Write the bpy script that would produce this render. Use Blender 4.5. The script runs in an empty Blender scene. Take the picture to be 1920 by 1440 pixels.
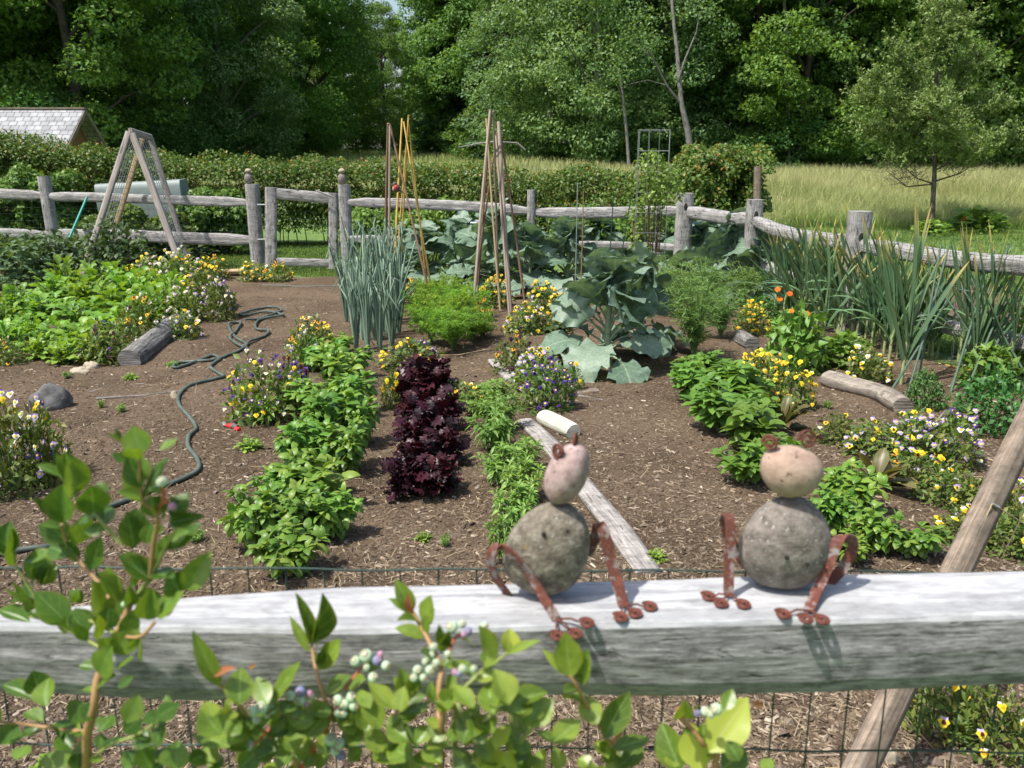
import bpy, math, random
import numpy as np
from mathutils import Vector, Matrix, Quaternion
R = math.radians
random.seed(7)
rng = np.random.default_rng(7)
SC = bpy.context.scene
# ---------------------------------------------------------------- camera
F = 1625.0
PITCH = R(14.66)
CAM = Vector((0, 0, 1.6))
cam_d = bpy.data.cameras.new('camera')
cam = bpy.data.objects.new('camera', cam_d)
SC.collection.objects.link(cam)
cam.location = CAM
cam.rotation_euler = (R(90) - PITCH, 0, 0)
cam_d.sensor_width = 36
cam_d.lens = F / 1920 * 36
cam_d.clip_start = 0.05
cam_d.clip_end = 2000
cam_d.dof.use_dof = True
cam_d.dof.focus_distance = 4.6
cam_d.dof.aperture_fstop = 7.0
SC.camera = cam
SC.render.resolution_x, SC.render.resolution_y = 1024, 768
# ---------------------------------------------------------------- sun and sky
SUN_EL = R(62)
SUN_AZ = R(240)          # clockwise from +Y
sdir = Vector((math.sin(SUN_AZ) * math.cos(SUN_EL), math.cos(SUN_AZ) * math.cos(SUN_EL), math.sin(SUN_EL)))
sl = bpy.data.lights.new('sun', 'SUN')
sl.energy = 5.0
sl.angle = R(0.6)
sl.color = (1.0, 0.955, 0.88)
so = bpy.data.objects.new('sun', sl)
SC.collection.objects.link(so)
so.rotation_euler = sdir.to_track_quat('Z', 'Y').to_euler()
so.location = sdir * 60
W = bpy.data.worlds.new('World')
SC.world = W
W.use_nodes = True
nt = W.node_tree
sky = nt.nodes.new('ShaderNodeTexSky')
sky.sky_type = 'NISHITA'
sky.sun_disc = False
sky.sun_elevation = SUN_EL
sky.sun_rotation = SUN_AZ
sky.dust_density = 3.0
sky.air_density = 1.2
nt.links.new(sky.outputs[0], nt.nodes['Background'].inputs[0])
nt.nodes['Background'].inputs[1].default_value = 0.15
SC.view_settings.view_transform = 'Standard'
SC.view_settings.look = 'None'
SC.view_settings.exposure = 0.36
SC.view_settings.gamma = 1
cy = SC.cycles
cy.use_denoising = True
cy.max_bounces = 5
cy.diffuse_bounces = 3
cy.glossy_bounces = 2
cy.transmission_bounces = 4
cy.transparent_max_bounces = 4
cy.caustics_reflective = False
cy.caustics_refractive = False
cy.use_adaptive_sampling = True
cy.adaptive_threshold = 0.015
# ---------------------------------------------------------------- picture geometry -> places on the ground
cp, sp = math.cos(PITCH), math.sin(PITCH)


def ray(px, py):
    x = (px - 960) / F
    y = (720 - py) / F
    return Vector((x, cp + y * sp, -sp + y * cp))


def gh(x, y):
    """height of the ground"""
    x = np.asarray(x, float)
    y = np.asarray(y, float)
    z = 0.012 * np.sin(x * 2.1 + 1.3 * np.sin(y * 0.9)) + 0.012 * np.sin(y * 1.7 + x * 0.6) - 0.004
    far = np.clip((y - 19) / 40, 0, 2)
    z = z * np.clip(1 - (y - 14) / 6, 0, 1) + far * 1.1 * (1 / (1 + np.exp((x - 6) / 3.0))) + far * 0.25
    return z


def G(px, py, z=None):
    d = ray(px, py)
    if z is not None:
        return CAM + d * ((z - CAM.z) / d.z)
    zz = 0.0
    for _ in range(6):
        p = CAM + d * ((zz - CAM.z) / d.z)
        zz = float(gh(p.x, p.y))
    return p


def D(px, py, Y):
    d = ray(px, py)
    return CAM + d * (Y / d.y)


def mpp(p):
    q = p - CAM
    return (q.y * cp - q.z * sp) / F


# ---------------------------------------------------------------- mesh helpers
class Acc:
    def __init__(s):
        s.V = []; s.UV = []; s.n = 0; s.Fq = []; s.Ft = []; s.Mq = []; s.Mt = []

    def add(s, V, Fc, m=0, uv=None):
        V = np.asarray(V, np.float32).reshape(-1, 3)
        Fc = np.asarray(Fc, np.int64)
        if len(Fc) == 0: return
        if uv is None: uv = np.zeros((len(V), 2), np.float32)
        s.V.append(V); s.UV.append(np.asarray(uv, np.float32))
        mm = np.broadcast_to(np.asarray(m, np.int32), (len(Fc),)).copy()
        if Fc.shape[1] == 4:
            s.Fq.append(Fc + s.n); s.Mq.append(mm)
        else:
            s.Ft.append(Fc + s.n); s.Mt.append(mm)
        s.n += len(V)

    def inst(s, T, M, P, m=0):
        """T=(V,F,uv) template, M (K,3,3), P (K,3)"""
        V, Fc, uv = T
        M = np.asarray(M); P = np.asarray(P); K = len(P)
        if K == 0: return
        X = np.einsum('kij,vj->kvi', M, V) + P[:, None, :]
        nv = len(V)
        FF = (Fc[None] + (np.arange(K) * nv)[:, None, None]).reshape(-1, Fc.shape[1])
        if np.ndim(m): m = np.repeat(np.asarray(m), len(Fc))
        s.add(X.reshape(-1, 3), FF, m, np.tile(uv, (K, 1)))

    def mesh(s, name, mats, smooth=True):
        me = bpy.data.meshes.new(name)
        V = np.concatenate(s.V)
        q = np.concatenate(s.Fq) if s.Fq else np.zeros((0, 4), np.int64)
        t = np.concatenate(s.Ft) if s.Ft else np.zeros((0, 3), np.int64)
        me.vertices.add(len(V)); me.vertices.foreach_set('co', V.ravel())
        L = np.concatenate([q.ravel(), t.ravel()]).astype(np.int32)
        me.loops.add(len(L)); me.loops.foreach_set('vertex_index', L)
        nf = len(q) + len(t)
        me.polygons.add(nf)
        st = np.concatenate([np.arange(len(q)) * 4, len(q) * 4 + np.arange(len(t)) * 3]).astype(np.int32)
        me.polygons.foreach_set('loop_start', st)
        me.polygons.foreach_set('material_index', np.concatenate((s.Mq or [np.zeros(0, np.int32)]) + (s.Mt or [np.zeros(0, np.int32)])).astype(np.int32))
        me.polygons.foreach_set('use_smooth', np.full(nf, bool(smooth)))
        a = me.attributes.new('uvp', 'FLOAT2', 'POINT')
        a.data.foreach_set('vector', np.concatenate(s.UV).ravel())
        for m in mats: me.materials.append(m)
        me.update(calc_edges=True)
        me.validate()
        return me


def ob(name, data, parent=None, loc=None, rot=None, scale=None, kind=None):
    o = bpy.data.objects.new(name, data)
    SC.collection.objects.link(o)
    if parent: o.parent = parent
    if loc is not None: o.location = loc
    if rot is not None: o.rotation_euler = rot
    if scale is not None: o.scale = scale
    if kind: o['kind'] = kind
    return o


def tag(o, label, cat, group=None):
    o['label'] = label; o['category'] = cat
    if group: o['group'] = group
    return o


def thing(name, label, cat, loc, group=None, rz=0, scale=(1, 1, 1)):
    o = ob(name, None, None, loc, (0, 0, rz), scale)
    o.empty_display_size = 0.1
    return tag(o, label, cat, group)


def part(root, name, acc, mats, smooth=True, world=True, parent=None):
    """acc in world coordinates -> child of root"""
    if world:
        off = np.array(root.location, np.float32)
        acc.V = [v - off for v in acc.V]
    if not isinstance(mats, (list, tuple)): mats = [mats]
    return ob(name, acc.mesh(name, mats, smooth), parent or root)


def solo(name, label, cat, acc, mats, base, group=None, smooth=True):
    """a thing that is one mesh; acc in world coordinates"""
    off = np.array(base, np.float32)
    acc.V = [v - off for v in acc.V]
    if not isinstance(mats, (list, tuple)): mats = [mats]
    o = ob(name, acc.mesh(name, mats, smooth), None, base)
    return tag(o, label, cat, group)


def nrm(a):
    return a / np.maximum(np.linalg.norm(a, axis=-1, keepdims=True), 1e-9)


def frames(d, n, s=1.0):
    d = nrm(np.asarray(d, float)); n = np.asarray(n, float)
    side = nrm(np.cross(d, n)); n2 = np.cross(side, d)
    M = np.stack([side, d, n2], axis=2)
    return M * (np.asarray(s, float).reshape(-1, 1, 1) if np.ndim(s) else s)


def rvec(k, g=None):
    return nrm((g or rng).normal(size=(k, 3)))


def leafT(nl=4, nw=2, shape='ovate', w=0.25, fold=0.15, curl=0.4, ruf=0.0, rk=5, lobe=0.0, petiole=0.0, cup=0.0, seed=0):
    r = np.random.default_rng(seed)
    v = np.linspace(0, 1, nl + 1); u = np.linspace(-1, 1, nw + 1)
    if shape == 'ovate': wf = np.sin(np.pi * v ** 0.75) ** 0.8
    elif shape == 'obovate': wf = np.sin(np.pi * v ** 1.5) ** 0.75
    elif shape == 'point': wf = np.sin(np.pi * v ** 0.92) ** 0.8 * (1 - .35 * v ** 5)
    elif shape == 'lance': wf = np.sin(np.pi * v ** 0.8) ** 1.1
    elif shape == 'strap': wf = np.minimum(1, (1 - v) * 3.0) ** 0.7 * (0.8 + 0.2 * v)
    elif shape == 'round': wf = np.sqrt(np.clip(1 - (2 * v - 1) ** 2, 0, 1))
    else: wf = np.sin(np.pi * v)
    wf = np.clip(wf, 0.02, None)
    if lobe: wf = wf * (1 + lobe * np.sin(v * rk * 6.28 + 1))
    U, VV = np.meshgrid(u, v)
    th = curl * VV
    yy = np.where(curl != 0, np.sin(th) / (curl if curl else 1), VV) if curl else VV
    zz = -(1 - np.cos(th)) / curl if curl else 0 * VV
    ph = r.uniform(0, 6.28, 3)
    hw = w * wf[:, None] * np.ones_like(U)
    x = U * hw
    z = zz + fold * np.abs(U) * hw - cup * (U ** 2) * hw
    if ruf:
        e = np.abs(U) ** 2
        z = z + ruf * e * np.sin(VV * rk * 6.28 + ph[0] + (U > 0) * 2.0) + ruf * .5 * e * np.sin(VV * rk * 2.3 * 6.28 + ph[1])
        yy = yy + ruf * .4 * e * np.sin(VV * rk * 1.6 * 6.28 + ph[2])
    V = np.stack([x, yy, z], -1).reshape(-1, 3)
    if petiole: V[:, 1] += petiole
    W1 = nw + 1
    i, j = np.meshgrid(np.arange(nl), np.arange(nw), indexing='ij')
    a = (i * W1 + j).ravel()
    Fc = np.stack([a, a + 1, a + W1 + 1, a + W1], 1)
    uv = np.stack([U, VV], -1).reshape(-1, 2)
    return V, Fc, uv


def tube(acc, pts, rad, sides=6, m=0, caps=True, flat=1.0, seed=None, rough=0.0):
    P = np.array([list(p) for p in pts], float); n = len(P)
    rad = np.broadcast_to(np.asarray(rad, float), (n,))
    T = np.gradient(P, axis=0); T = nrm(T)
    up = np.array([0, 0, 1.0]) if abs(T[0][2]) < 0.9 else np.array([0, 1.0, 0])
    A = []
    a = nrm(np.cross(T[0], up))
    for i in range(n):
        a = nrm(a - T[i] * np.dot(a, T[i])); A.append(a)
    A = np.array(A); B = np.cross(T, A)
    th = np.linspace(0, 2 * np.pi, sides, endpoint=False)
    rr = rad[:, None] * np.ones((1, sides))
    if rough:
        r = np.random.default_rng(seed or 0)
        rr = rr * (1 + rough * r.normal(size=rr.shape)) * (1 + rough * r.normal(size=(n, 1)))
    V = P[:, None] + rr[..., None] * (np.cos(th)[None, :, None] * A[:, None] + flat * np.sin(th)[None, :, None] * B[:, None])
    ln = np.concatenate([[0], np.cumsum(np.linalg.norm(np.diff(P, axis=0), axis=1))])
    uv = np.stack(np.broadcast_arrays(ln[:, None], th[None] * rad.max()), -1).reshape(-1, 2)
    i, j = np.meshgrid(np.arange(n - 1), np.arange(sides), indexing='ij')
    j2 = (j + 1) % sides
    Fc = np.stack([i * sides + j, i * sides + j2, (i + 1) * sides + j2, (i + 1) * sides + j], -1).reshape(-1, 4)
    acc.add(V.reshape(-1, 3), Fc, m, uv)
    if caps:
        for k, sgn in ((0, 1), (n - 1, -1)):
            ring = V[k]
            Vc = np.concatenate([ring, P[k][None]])
            jj = np.arange(sides)
            f = np.stack([jj, np.full(sides, sides), (jj + 1) % sides], 1) if sgn > 0 else np.stack([jj, (jj + 1) % sides, np.full(sides, sides)], 1)
            acc.add(Vc, f, m, np.full((sides + 1, 2), ln[k]))


def sn(P, f=1.0, seed=0, octv=3):
    r = np.random.default_rng(seed); out = 0; P = np.asarray(P, float); a = 1.0
    for o in range(octv):
        for _ in range(3):
            k = nrm(r.normal(size=3)) * f
            out = out + a * np.sin(P @ k + r.uniform(0, 6.28) + 1.3 * np.sin(P @ (k[::-1] * .7) + r.uniform(0, 6.28)))
        f *= 2.1; a *= 0.5
    return out / 3


def loft(acc, pts, w, h, seed=0, rough=0.06, n=None, m=0, sq=4.0, taper=0.0, sides=14, upv=(0, 0, 1)):
    """hand-split timber: rounded-rectangle section swept along pts, w across, h along upv"""
    P = np.array([list(p) for p in pts], float)
    seg = np.linalg.norm(np.diff(P, axis=0), axis=1); ln = np.concatenate([[0], np.cumsum(seg)])
    n = n or max(6, int(ln[-1] / 0.12))
    t = np.linspace(0, ln[-1], n)
    Q = np.stack([np.interp(t, ln, P[:, k]) for k in range(3)], 1)
    if len(P) > 2:
        for _ in range(2): Q[1:-1] = (Q[:-2] + 2 * Q[1:-1] + Q[2:]) / 4
    T = nrm(np.gradient(Q, axis=0))
    up = np.array(upv, float)
    S = nrm(np.cross(T, up)); U = np.cross(S, T)
    th = np.linspace(0, 2 * np.pi, sides, endpoint=False) + .2
    c, s_ = np.cos(th), np.sin(th)
    rr = (np.abs(c) ** sq + np.abs(s_) ** sq) ** (-1 / sq)
    cx, cyy = c * rr * w / 2, s_ * rr * h / 2
    tt = t / ln[-1]
    e = 1 - taper * np.clip(np.abs(tt - .5) * 2 - .8, 0, 1) / .2
    base = np.stack(np.broadcast_arrays(cx[None] / w * 3, cyy[None] / h * 3, (t[:, None]) * 1.3), -1)
    k = 1 + rough * sn(base.reshape(-1, 3), 1.6, seed, 3).reshape(n, sides)
    wob = np.stack([sn(np.stack([t, t * 0, t * 0 + seed], 1), 1.2, seed + 5, 2), sn(np.stack([t, t * 0 + 3, t * 0], 1), 1.2, seed + 9, 2)], 1) * rough * 0.35 * (w + h) / 2
    V = Q[:, None] + ((cx[None] * k + wob[:, :1]) * e[:, None])[..., None] * S[:, None] + ((cyy[None] * k + wob[:, 1:]) * e[:, None])[..., None] * U[:, None]
    per = th * (w + h) / 4
    uv = np.stack(np.broadcast_arrays(t[:, None] + seed * 3.7, per[None]), -1).reshape(-1, 2)
    i, j = np.meshgrid(np.arange(n - 1), np.arange(sides), indexing='ij'); j2 = (j + 1) % sides
    Fc = np.stack([i * sides + j, (i + 1) * sides + j, (i + 1) * sides + j2, i * sides + j2], -1).reshape(-1, 4)
    acc.add(V.reshape(-1, 3), Fc, m, uv)
    for k_ in (0, n - 1):
        ring = V[k_]; Vc = np.concatenate([ring, ring.mean(0)[None]])
        jj = np.arange(sides)
        f = np.stack([jj, (jj + 1) % sides, np.full(sides, sides)], 1)
        if k_ == 0: f = f[:, ::-1]
        uvc = np.concatenate([np.stack([cx, cyy], 1), [[0, 0]]]) + seed
        acc.add(Vc, f, m, uvc)


def rock(acc, c, r, seed=0, rough=0.08, n=20, m=0, rot=None, f=2.0, flatbot=None, pear=0.0):
    """stone: a noisy ellipsoid"""
    th = np.linspace(0, np.pi, n + 1); ph = np.linspace(0, 2 * np.pi, 2 * n, endpoint=False)
    TH, PH = np.meshgrid(th, ph, indexing='ij')
    N = np.stack([np.sin(TH) * np.cos(PH), np.sin(TH) * np.sin(PH), np.cos(TH)], -1).reshape(-1, 3)
    V = N * (1 + rough * sn(N, f, seed, 3))[:, None] * np.array(r)
    if pear: V[:, 0] *= 1 - pear * N[:, 2]
    if flatbot is not None: V[:, 2] = np.maximum(V[:, 2], -flatbot)
    if rot is not None: V = V @ np.array(rot.to_3x3() if hasattr(rot, 'to_3x3') else rot).T
    V = V + np.array(c)
    k = 2 * n
    i, j = np.meshgrid(np.arange(n), np.arange(k), indexing='ij'); j2 = (j + 1) % k
    Fc = np.stack([i * k + j, (i + 1) * k + j, (i + 1) * k + j2, i * k + j2], -1).reshape(-1, 4)
    acc.add(V, Fc, m, np.stack([TH, PH], -1).reshape(-1, 2))


# ---------------------------------------------------------------- materials
def newmat(name):
    m = bpy.data.materials.new(name); m.use_nodes = True
    n = m.node_tree.nodes; l = m.node_tree.links
    n.clear()
    out = n.new('ShaderNodeOutputMaterial')
    return m, n, l, out


def ramp(n, stops, interp='LINEAR'):
    r = n.new('ShaderNodeValToRGB'); cr = r.color_ramp; cr.interpolation = interp
    while len(cr.elements) < len(stops): cr.elements.new(0.5)
    for e, (p, c) in zip(cr.elements, stops):
        e.position = p; e.color = (*c, 1)
    return r


def mixc(n, l, fac, a, b, mode='MIX'):
    x = n.new('ShaderNodeMix'); x.data_type = 'RGBA'; x.blend_type = mode
    for sock, v in ((x.inputs[0], fac), (x.inputs[6], a), (x.inputs[7], b)):
        if hasattr(v, 'default_value') or hasattr(v, 'is_linked'): l.new(v, sock)
        elif isinstance(v, (int, float)): sock.default_value = v
        else: sock.default_value = (*v, 1)
    return x.outputs[2]


def math_(n, l, op, a, b=None, clamp=False):
    x = n.new('ShaderNodeMath'); x.operation = op; x.use_clamp = clamp
    for sock, v in ((x.inputs[0], a), (x.inputs[1], b)):
        if v is None: continue
        if isinstance(v, (int, float)): sock.default_value = v
        else: l.new(v, sock)
    return x.outputs[0]


LK = 1.28


def leafmat(name, cols, trans=0.35, rough=0.5, spec=0.35, vein=None, veinw=0.07, sidev=0, tip=None, tip0=0.75, tcol=None, ovar=0.15, edge=None):
    m, n, l, out = newmat(name)
    geo = n.new('ShaderNodeNewGeometry')
    cols = [(c[0] * LK * 1.06, c[1] * LK, c[2] * LK) for c in cols] if not name.startswith('petal') else cols
    k = len(cols)
    rp = ramp(n, [(i / max(1, k - 1), c) for i, c in enumerate(cols)])
    l.new(geo.outputs['Random Per Island'], rp.inputs[0])
    col = rp.outputs[0]
    if vein or tip or edge:
        at = n.new('ShaderNodeAttribute'); at.attribute_name = 'uvp'
        sx = n.new('ShaderNodeSeparateXYZ'); l.new(at.outputs['Vector'], sx.inputs[0])
    if tip:
        f = math_(n, l, 'MULTIPLY', math_(n, l, 'SUBTRACT', sx.outputs[1], tip0), 1 / (1 - tip0), True)
        r2 = math_(n, l, 'GREATER_THAN', math_(n, l, 'FRACT', math_(n, l, 'MULTIPLY', geo.outputs['Random Per Island'], 17.3)), 0.3)
        col = mixc(n, l, math_(n, l, 'MULTIPLY', f, r2), col, tip)
    if vein:
        au = math_(n, l, 'ABSOLUTE', sx.outputs[0])
        f = math_(n, l, 'LESS_THAN', au, veinw)
        if sidev:
            t = math_(n, l, 'ADD', math_(n, l, 'MULTIPLY', sx.outputs[1], sidev), math_(n, l, 'MULTIPLY', au, -1.6))
            f2 = math_(n, l, 'MULTIPLY', math_(n, l, 'LESS_THAN', math_(n, l, 'FRACT', t), 0.13), 0.45)
            f = math_(n, l, 'MAXIMUM', f, f2)
        col = mixc(n, l, math_(n, l, 'MULTIPLY', f, 0.7), col, vein)
    if edge:
        e_ = math_(n, l, 'MULTIPLY', math_(n, l, 'SUBTRACT', math_(n, l, 'ABSOLUTE', sx.outputs[0]), 0.72), 3.0, True)
        col = mixc(n, l, math_(n, l, 'MULTIPLY', e_, 0.6), col, edge)
        tc = n.new('ShaderNodeTexCoord'); nz = noise_(n, l, tc.outputs['Object'], 70, 4, 0.6)
        r5 = ramp(n, [(0.32, (0.72, 0.78, 0.7)), (0.5, (1, 1, 1)), (0.70, (1.2, 1.15, 1.0))]); l.new(nz, r5.inputs[0])
        col = mixc(n, l, 1.0, col, r5.outputs[0], 'MULTIPLY')
    oi = n.new('ShaderNodeObjectInfo')
    hs = n.new('ShaderNodeHueSaturation')
    l.new(col, hs.inputs['Color'])
    l.new(math_(n, l, 'ADD', math_(n, l, 'MULTIPLY', oi.outputs['Random'], 2 * ovar), 1 - ovar), hs.inputs['Value'])
    l.new(math_(n, l, 'ADD', math_(n, l, 'MULTIPLY', math_(n, l, 'FRACT', math_(n, l, 'MULTIPLY', oi.outputs['Random'], 7.3)), 0.03), 0.485), hs.inputs['Hue'])
    col = hs.outputs[0]
    b = n.new('ShaderNodeBsdfPrincipled'); l.new(col, b.inputs['Base Color'])
    b.inputs['Roughness'].default_value = rough
    b.inputs['Specular IOR Level'].default_value = spec
    if trans > 0:
        t = n.new('ShaderNodeBsdfTranslucent')
        tc = mixc(n, l, 1.0, col, tcol or (1.25, 1.15, 0.5), 'MULTIPLY')
        l.new(tc, t.inputs[0])
        ms = n.new('ShaderNodeMixShader'); ms.inputs[0].default_value = trans
        l.new(b.outputs[0], ms.inputs[1]); l.new(t.outputs[0], ms.inputs[2]); l.new(ms.outputs[0], out.inputs[0])
    else: l.new(b.outputs[0], out.inputs[0])
    return m


def noise_(n, l, vec, scale, detail=4, rough=0.6, dist=0.0):
    x = n.new('ShaderNodeTexNoise'); x.inputs['Scale'].default_value = scale
    x.inputs['Detail'].default_value = detail; x.inputs['Roughness'].default_value = rough
    x.inputs['Distortion'].default_value = dist
    l.new(vec, x.inputs['Vector'])
    return x.outputs['Fac']


def woodmat(name, dark, light, blot=None, grain=90.0, along=2.5, rough=0.85, bump=0.4, crack=0.5, bd=0.004, dist=0.5, mott=0.0, mscale=50):
    """weathered timber; grain runs along uvp.x (metres), uvp.y is metres round the piece"""
    m, n, l, out = newmat(name)
    at = n.new('ShaderNodeAttribute'); at.attribute_name = 'uvp'
    mp = n.new('ShaderNodeMapping'); mp.inputs['Scale'].default_value = (along, grain, 1)
    l.new(at.outputs['Vector'], mp.inputs[0])
    g1 = noise_(n, l, mp.outputs[0], 1.0, 5, 0.65, dist)
    mp2 = n.new('ShaderNodeMapping'); mp2.inputs['Scale'].default_value = (along * 1.3, grain * 0.35, 1)
    l.new(at.outputs['Vector'], mp2.inputs[0])
    g2 = noise_(n, l, mp2.outputs[0], 1.0, 3, 0.5, dist * 2)
    tc = n.new('ShaderNodeTexCoord')
    g3 = noise_(n, l, tc.outputs['Object'], 9.0, 4, 0.6)
    r1 = ramp(n, [(0.32, dark), (0.62, light)]); l.new(g1, r1.inputs[0])
    c = r1.outputs[0]
    cr = ramp(n, [(0.30, (1, 1, 1)), (0.38, (0, 0, 0))]); l.new(g2, cr.inputs[0])
    c = mixc(n, l, math_(n, l, 'MULTIPLY', cr.outputs[0], crack), c, tuple(x * 0.25 for x in dark))
    if blot:
        br = ramp(n, [(0.48, (0, 0, 0)), (0.66, (1, 1, 1))]); l.new(g3, br.inputs[0])
        c = mixc(n, l, math_(n, l, 'MULTIPLY', br.outputs[0], 0.55), c, blot)
    if mott:
        mp3 = n.new('ShaderNodeMapping'); mp3.inputs['Scale'].default_value = (0.35, 1, 1)
        l.new(tc.outputs['Object'], mp3.inputs[0])
        g4 = noise_(n, l, mp3.outputs[0], mscale, 6, 0.75)
        r4 = ramp(n, [(0.36, (1 - mott,) * 3), (0.5, (1, 1, 1)), (0.64, (1 + mott * .7,) * 3)]); l.new(g4, r4.inputs[0])
        c = mixc(n, l, 1.0, c, r4.outputs[0], 'MULTIPLY')
    b = n.new('ShaderNodeBsdfPrincipled'); l.new(c, b.inputs['Base Color'])
    b.inputs['Roughness'].default_value = rough; b.inputs['Specular IOR Level'].default_value = 0.2
    bp = n.new('ShaderNodeBump'); bp.inputs['Strength'].default_value = bump; bp.inputs['Distance'].default_value = bd
    hgt = math_(n, l, 'SUBTRACT', g1, math_(n, l, 'MULTIPLY', cr.outputs[0], 0.8))
    l.new(hgt, bp.inputs['Height']); l.new(bp.outputs[0], b.inputs['Normal'])
    l.new(b.outputs[0], out.inputs[0])
    return m


def noisemat(name, stops, scale=10, detail=5, rough=0.8, bump=0.3, bd=0.01, spec=0.3, metal=0.0, spots=None, spotscale=60, spotth=0.62, second=None, secscale=3, secth=(0.5, 0.6), coord='Object'):
    m, n, l, out = newmat(name)
    tc = n.new('ShaderNodeTexCoord')
    v = tc.outputs[coord]
    f = noise_(n, l, v, scale, detail, 0.65)
    r1 = ramp(n, stops); l.new(f, r1.inputs[0]); c = r1.outputs[0]
    hgt = f
    if spots:
        f2 = noise_(n, l, v, spotscale, 2, 0.5)
        r2 = ramp(n, [(spotth, (0, 0, 0)), (spotth + 0.06, (1, 1, 1))]); l.new(f2, r2.inputs[0])
        c = mixc(n, l, r2.outputs[0], c, spots)
        hgt = math_(n, l, 'SUBTRACT', f, math_(n, l, 'MULTIPLY', r2.outputs[0], 0.3))
    if second:
        f3 = noise_(n, l, v, secscale, 5, 0.7)
        r3 = ramp(n, [(secth[0], (0, 0, 0)), (secth[1], (1, 1, 1))]); l.new(f3, r3.inputs[0])
        c = mixc(n, l, r3.outputs[0], c, second)
    b = n.new('ShaderNodeBsdfPrincipled'); l.new(c, b.inputs['Base Color'])
    b.inputs['Roughness'].default_value = rough; b.inputs['Specular IOR Level'].default_value = spec
    b.inputs['Metallic'].default_value = metal
    if bump:
        bp = n.new('ShaderNodeBump'); bp.inputs['Strength'].default_value = bump; bp.inputs['Distance'].default_value = bd
        l.new(hgt, bp.inputs['Height']); l.new(bp.outputs[0], b.inputs['Normal'])
    l.new(b.outputs[0], out.inputs[0])
    return m


def plain(name, c, rough=0.6, metal=0.0, var=0.15, scale=25, spec=0.4):
    return noisemat(name, [(0.3, tuple(x * (1 - var) for x in c)), (0.7, tuple(min(1, x * (1 + var)) for x in c))], scale, 3, rough, 0.0, spec=spec, metal=metal)


M = {}
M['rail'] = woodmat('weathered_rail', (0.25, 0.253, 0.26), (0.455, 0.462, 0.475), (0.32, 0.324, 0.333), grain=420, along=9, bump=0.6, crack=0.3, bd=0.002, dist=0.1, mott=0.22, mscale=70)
M['railshade'] = woodmat('weathered_rail_shaded_side', (0.12, 0.114, 0.115), (0.33, 0.32, 0.325), (0.20, 0.193, 0.195), grain=260, along=16, bump=0.8, crack=0.5, bd=0.003, dist=0.12, mott=0.5, mscale=75)  # mottled weathered side grain, darkened further to paint in the front face's shade
M['fence'] = woodmat('grey_fence_timber', (0.14, 0.135, 0.13), (0.45, 0.435, 0.42), (0.27, 0.26, 0.25), grain=110, along=6.0, bump=0.9, bd=0.012, crack=.7, dist=.2, mott=.35, mscale=16)
M['brownwood'] = woodmat('brown_lumber', (0.125, 0.092, 0.066), (0.29, 0.235, 0.185), (0.17, 0.14, 0.11), grain=110, along=2.5, bump=0.3, crack=0.4, mott=.35, mscale=22, dist=.2)
M['trellis'] = woodmat('trellis_timber', (0.21, 0.175, 0.155), (0.40, 0.36, 0.33), None, grain=80, along=3)
M['paletan'] = woodmat('tan_timber', (0.33, 0.24, 0.14), (0.50, 0.38, 0.23), None, grain=80, along=3)
M['log'] = woodmat('grey_log', (0.075, 0.072, 0.07), (0.28, 0.27, 0.255), (0.14, 0.13, 0.12), grain=40, along=4, bump=0.9, bd=0.02, mott=.35, mscale=22, dist=.2)
M['logwarm'] = woodmat('barked_log', (0.13, 0.11, 0.088), (0.34, 0.30, 0.25), (0.19, 0.165, 0.14), grain=35, along=4, bump=0.8, bd=0.02, mott=.35, mscale=22, dist=.2)
M['palelog'] = woodmat('pale_log', (0.36, 0.35, 0.28), (0.60, 0.59, 0.50), (0.36, 0.40, 0.27), grain=35, along=4, bump=0.6, bd=0.01)
M['board'] = woodmat('weathered_board', (0.15, 0.135, 0.12), (0.40, 0.375, 0.35), (0.24, 0.22, 0.205), grain=120, along=5, bump=0.9, bd=0.008, mott=.35, mscale=22, dist=.2)
M['bamboo'] = woodmat('bamboo', (0.42, 0.26, 0.06), (0.62, 0.42, 0.12), None, grain=50, along=4, rough=0.5, crack=0.2, bump=0.1)
M['polebrown'] = woodmat('brown_pole', (0.15, 0.085, 0.05), (0.30, 0.19, 0.13), None, grain=60, along=3)
M['polegrey'] = woodmat('grey_brown_pole', (0.22, 0.17, 0.13), (0.42, 0.34, 0.28), None, grain=60, along=3)
M['wire'] = plain('green_coated_wire', (0.018, 0.05, 0.042), 0.5)
M['steel'] = plain('galvanised_wire', (0.36, 0.38, 0.37), 0.4, 0.6)
M['hose'] = noisemat('hose_rubber', [(0.3, (0.055, 0.075, 0.062)), (0.7, (0.10, 0.125, 0.105))], 8, 3, 0.55, 0.1, spec=0.4)
M['twine'] = plain('jute_twine', (0.42, 0.32, 0.19), 0.9)
M['rust'] = noisemat('rusted_red_paint', [(0.40, (0.155, 0.048, 0.034)), (0.5, (0.09, 0.036, 0.028)), (0.60, (0.20, 0.062, 0.04))], 140, 5, 0.65, 0.3, 0.002, second=(0.23, 0.20, 0.19), secscale=60, secth=(0.53, 0.60))
M['rustdark'] = noisemat('rusted_iron', [(0.35, (0.07, 0.025, 0.02)), (0.65, (0.17, 0.055, 0.035))], 200, 5, 0.7, 0.3, 0.001)
M['stoneA'] = noisemat('mossy_grey_stone', [(0.32, (0.075, 0.062, 0.046)), (0.5, (0.18, 0.155, 0.12)), (0.68, (0.33, 0.295, 0.24))], 75, 9, 0.9, 1.0, 0.005, spots=(0.42, 0.41, 0.36), spotscale=210, spotth=0.64, second=(0.30, 0.22, 0.09), secscale=24, secth=(0.62, 0.72))
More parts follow.
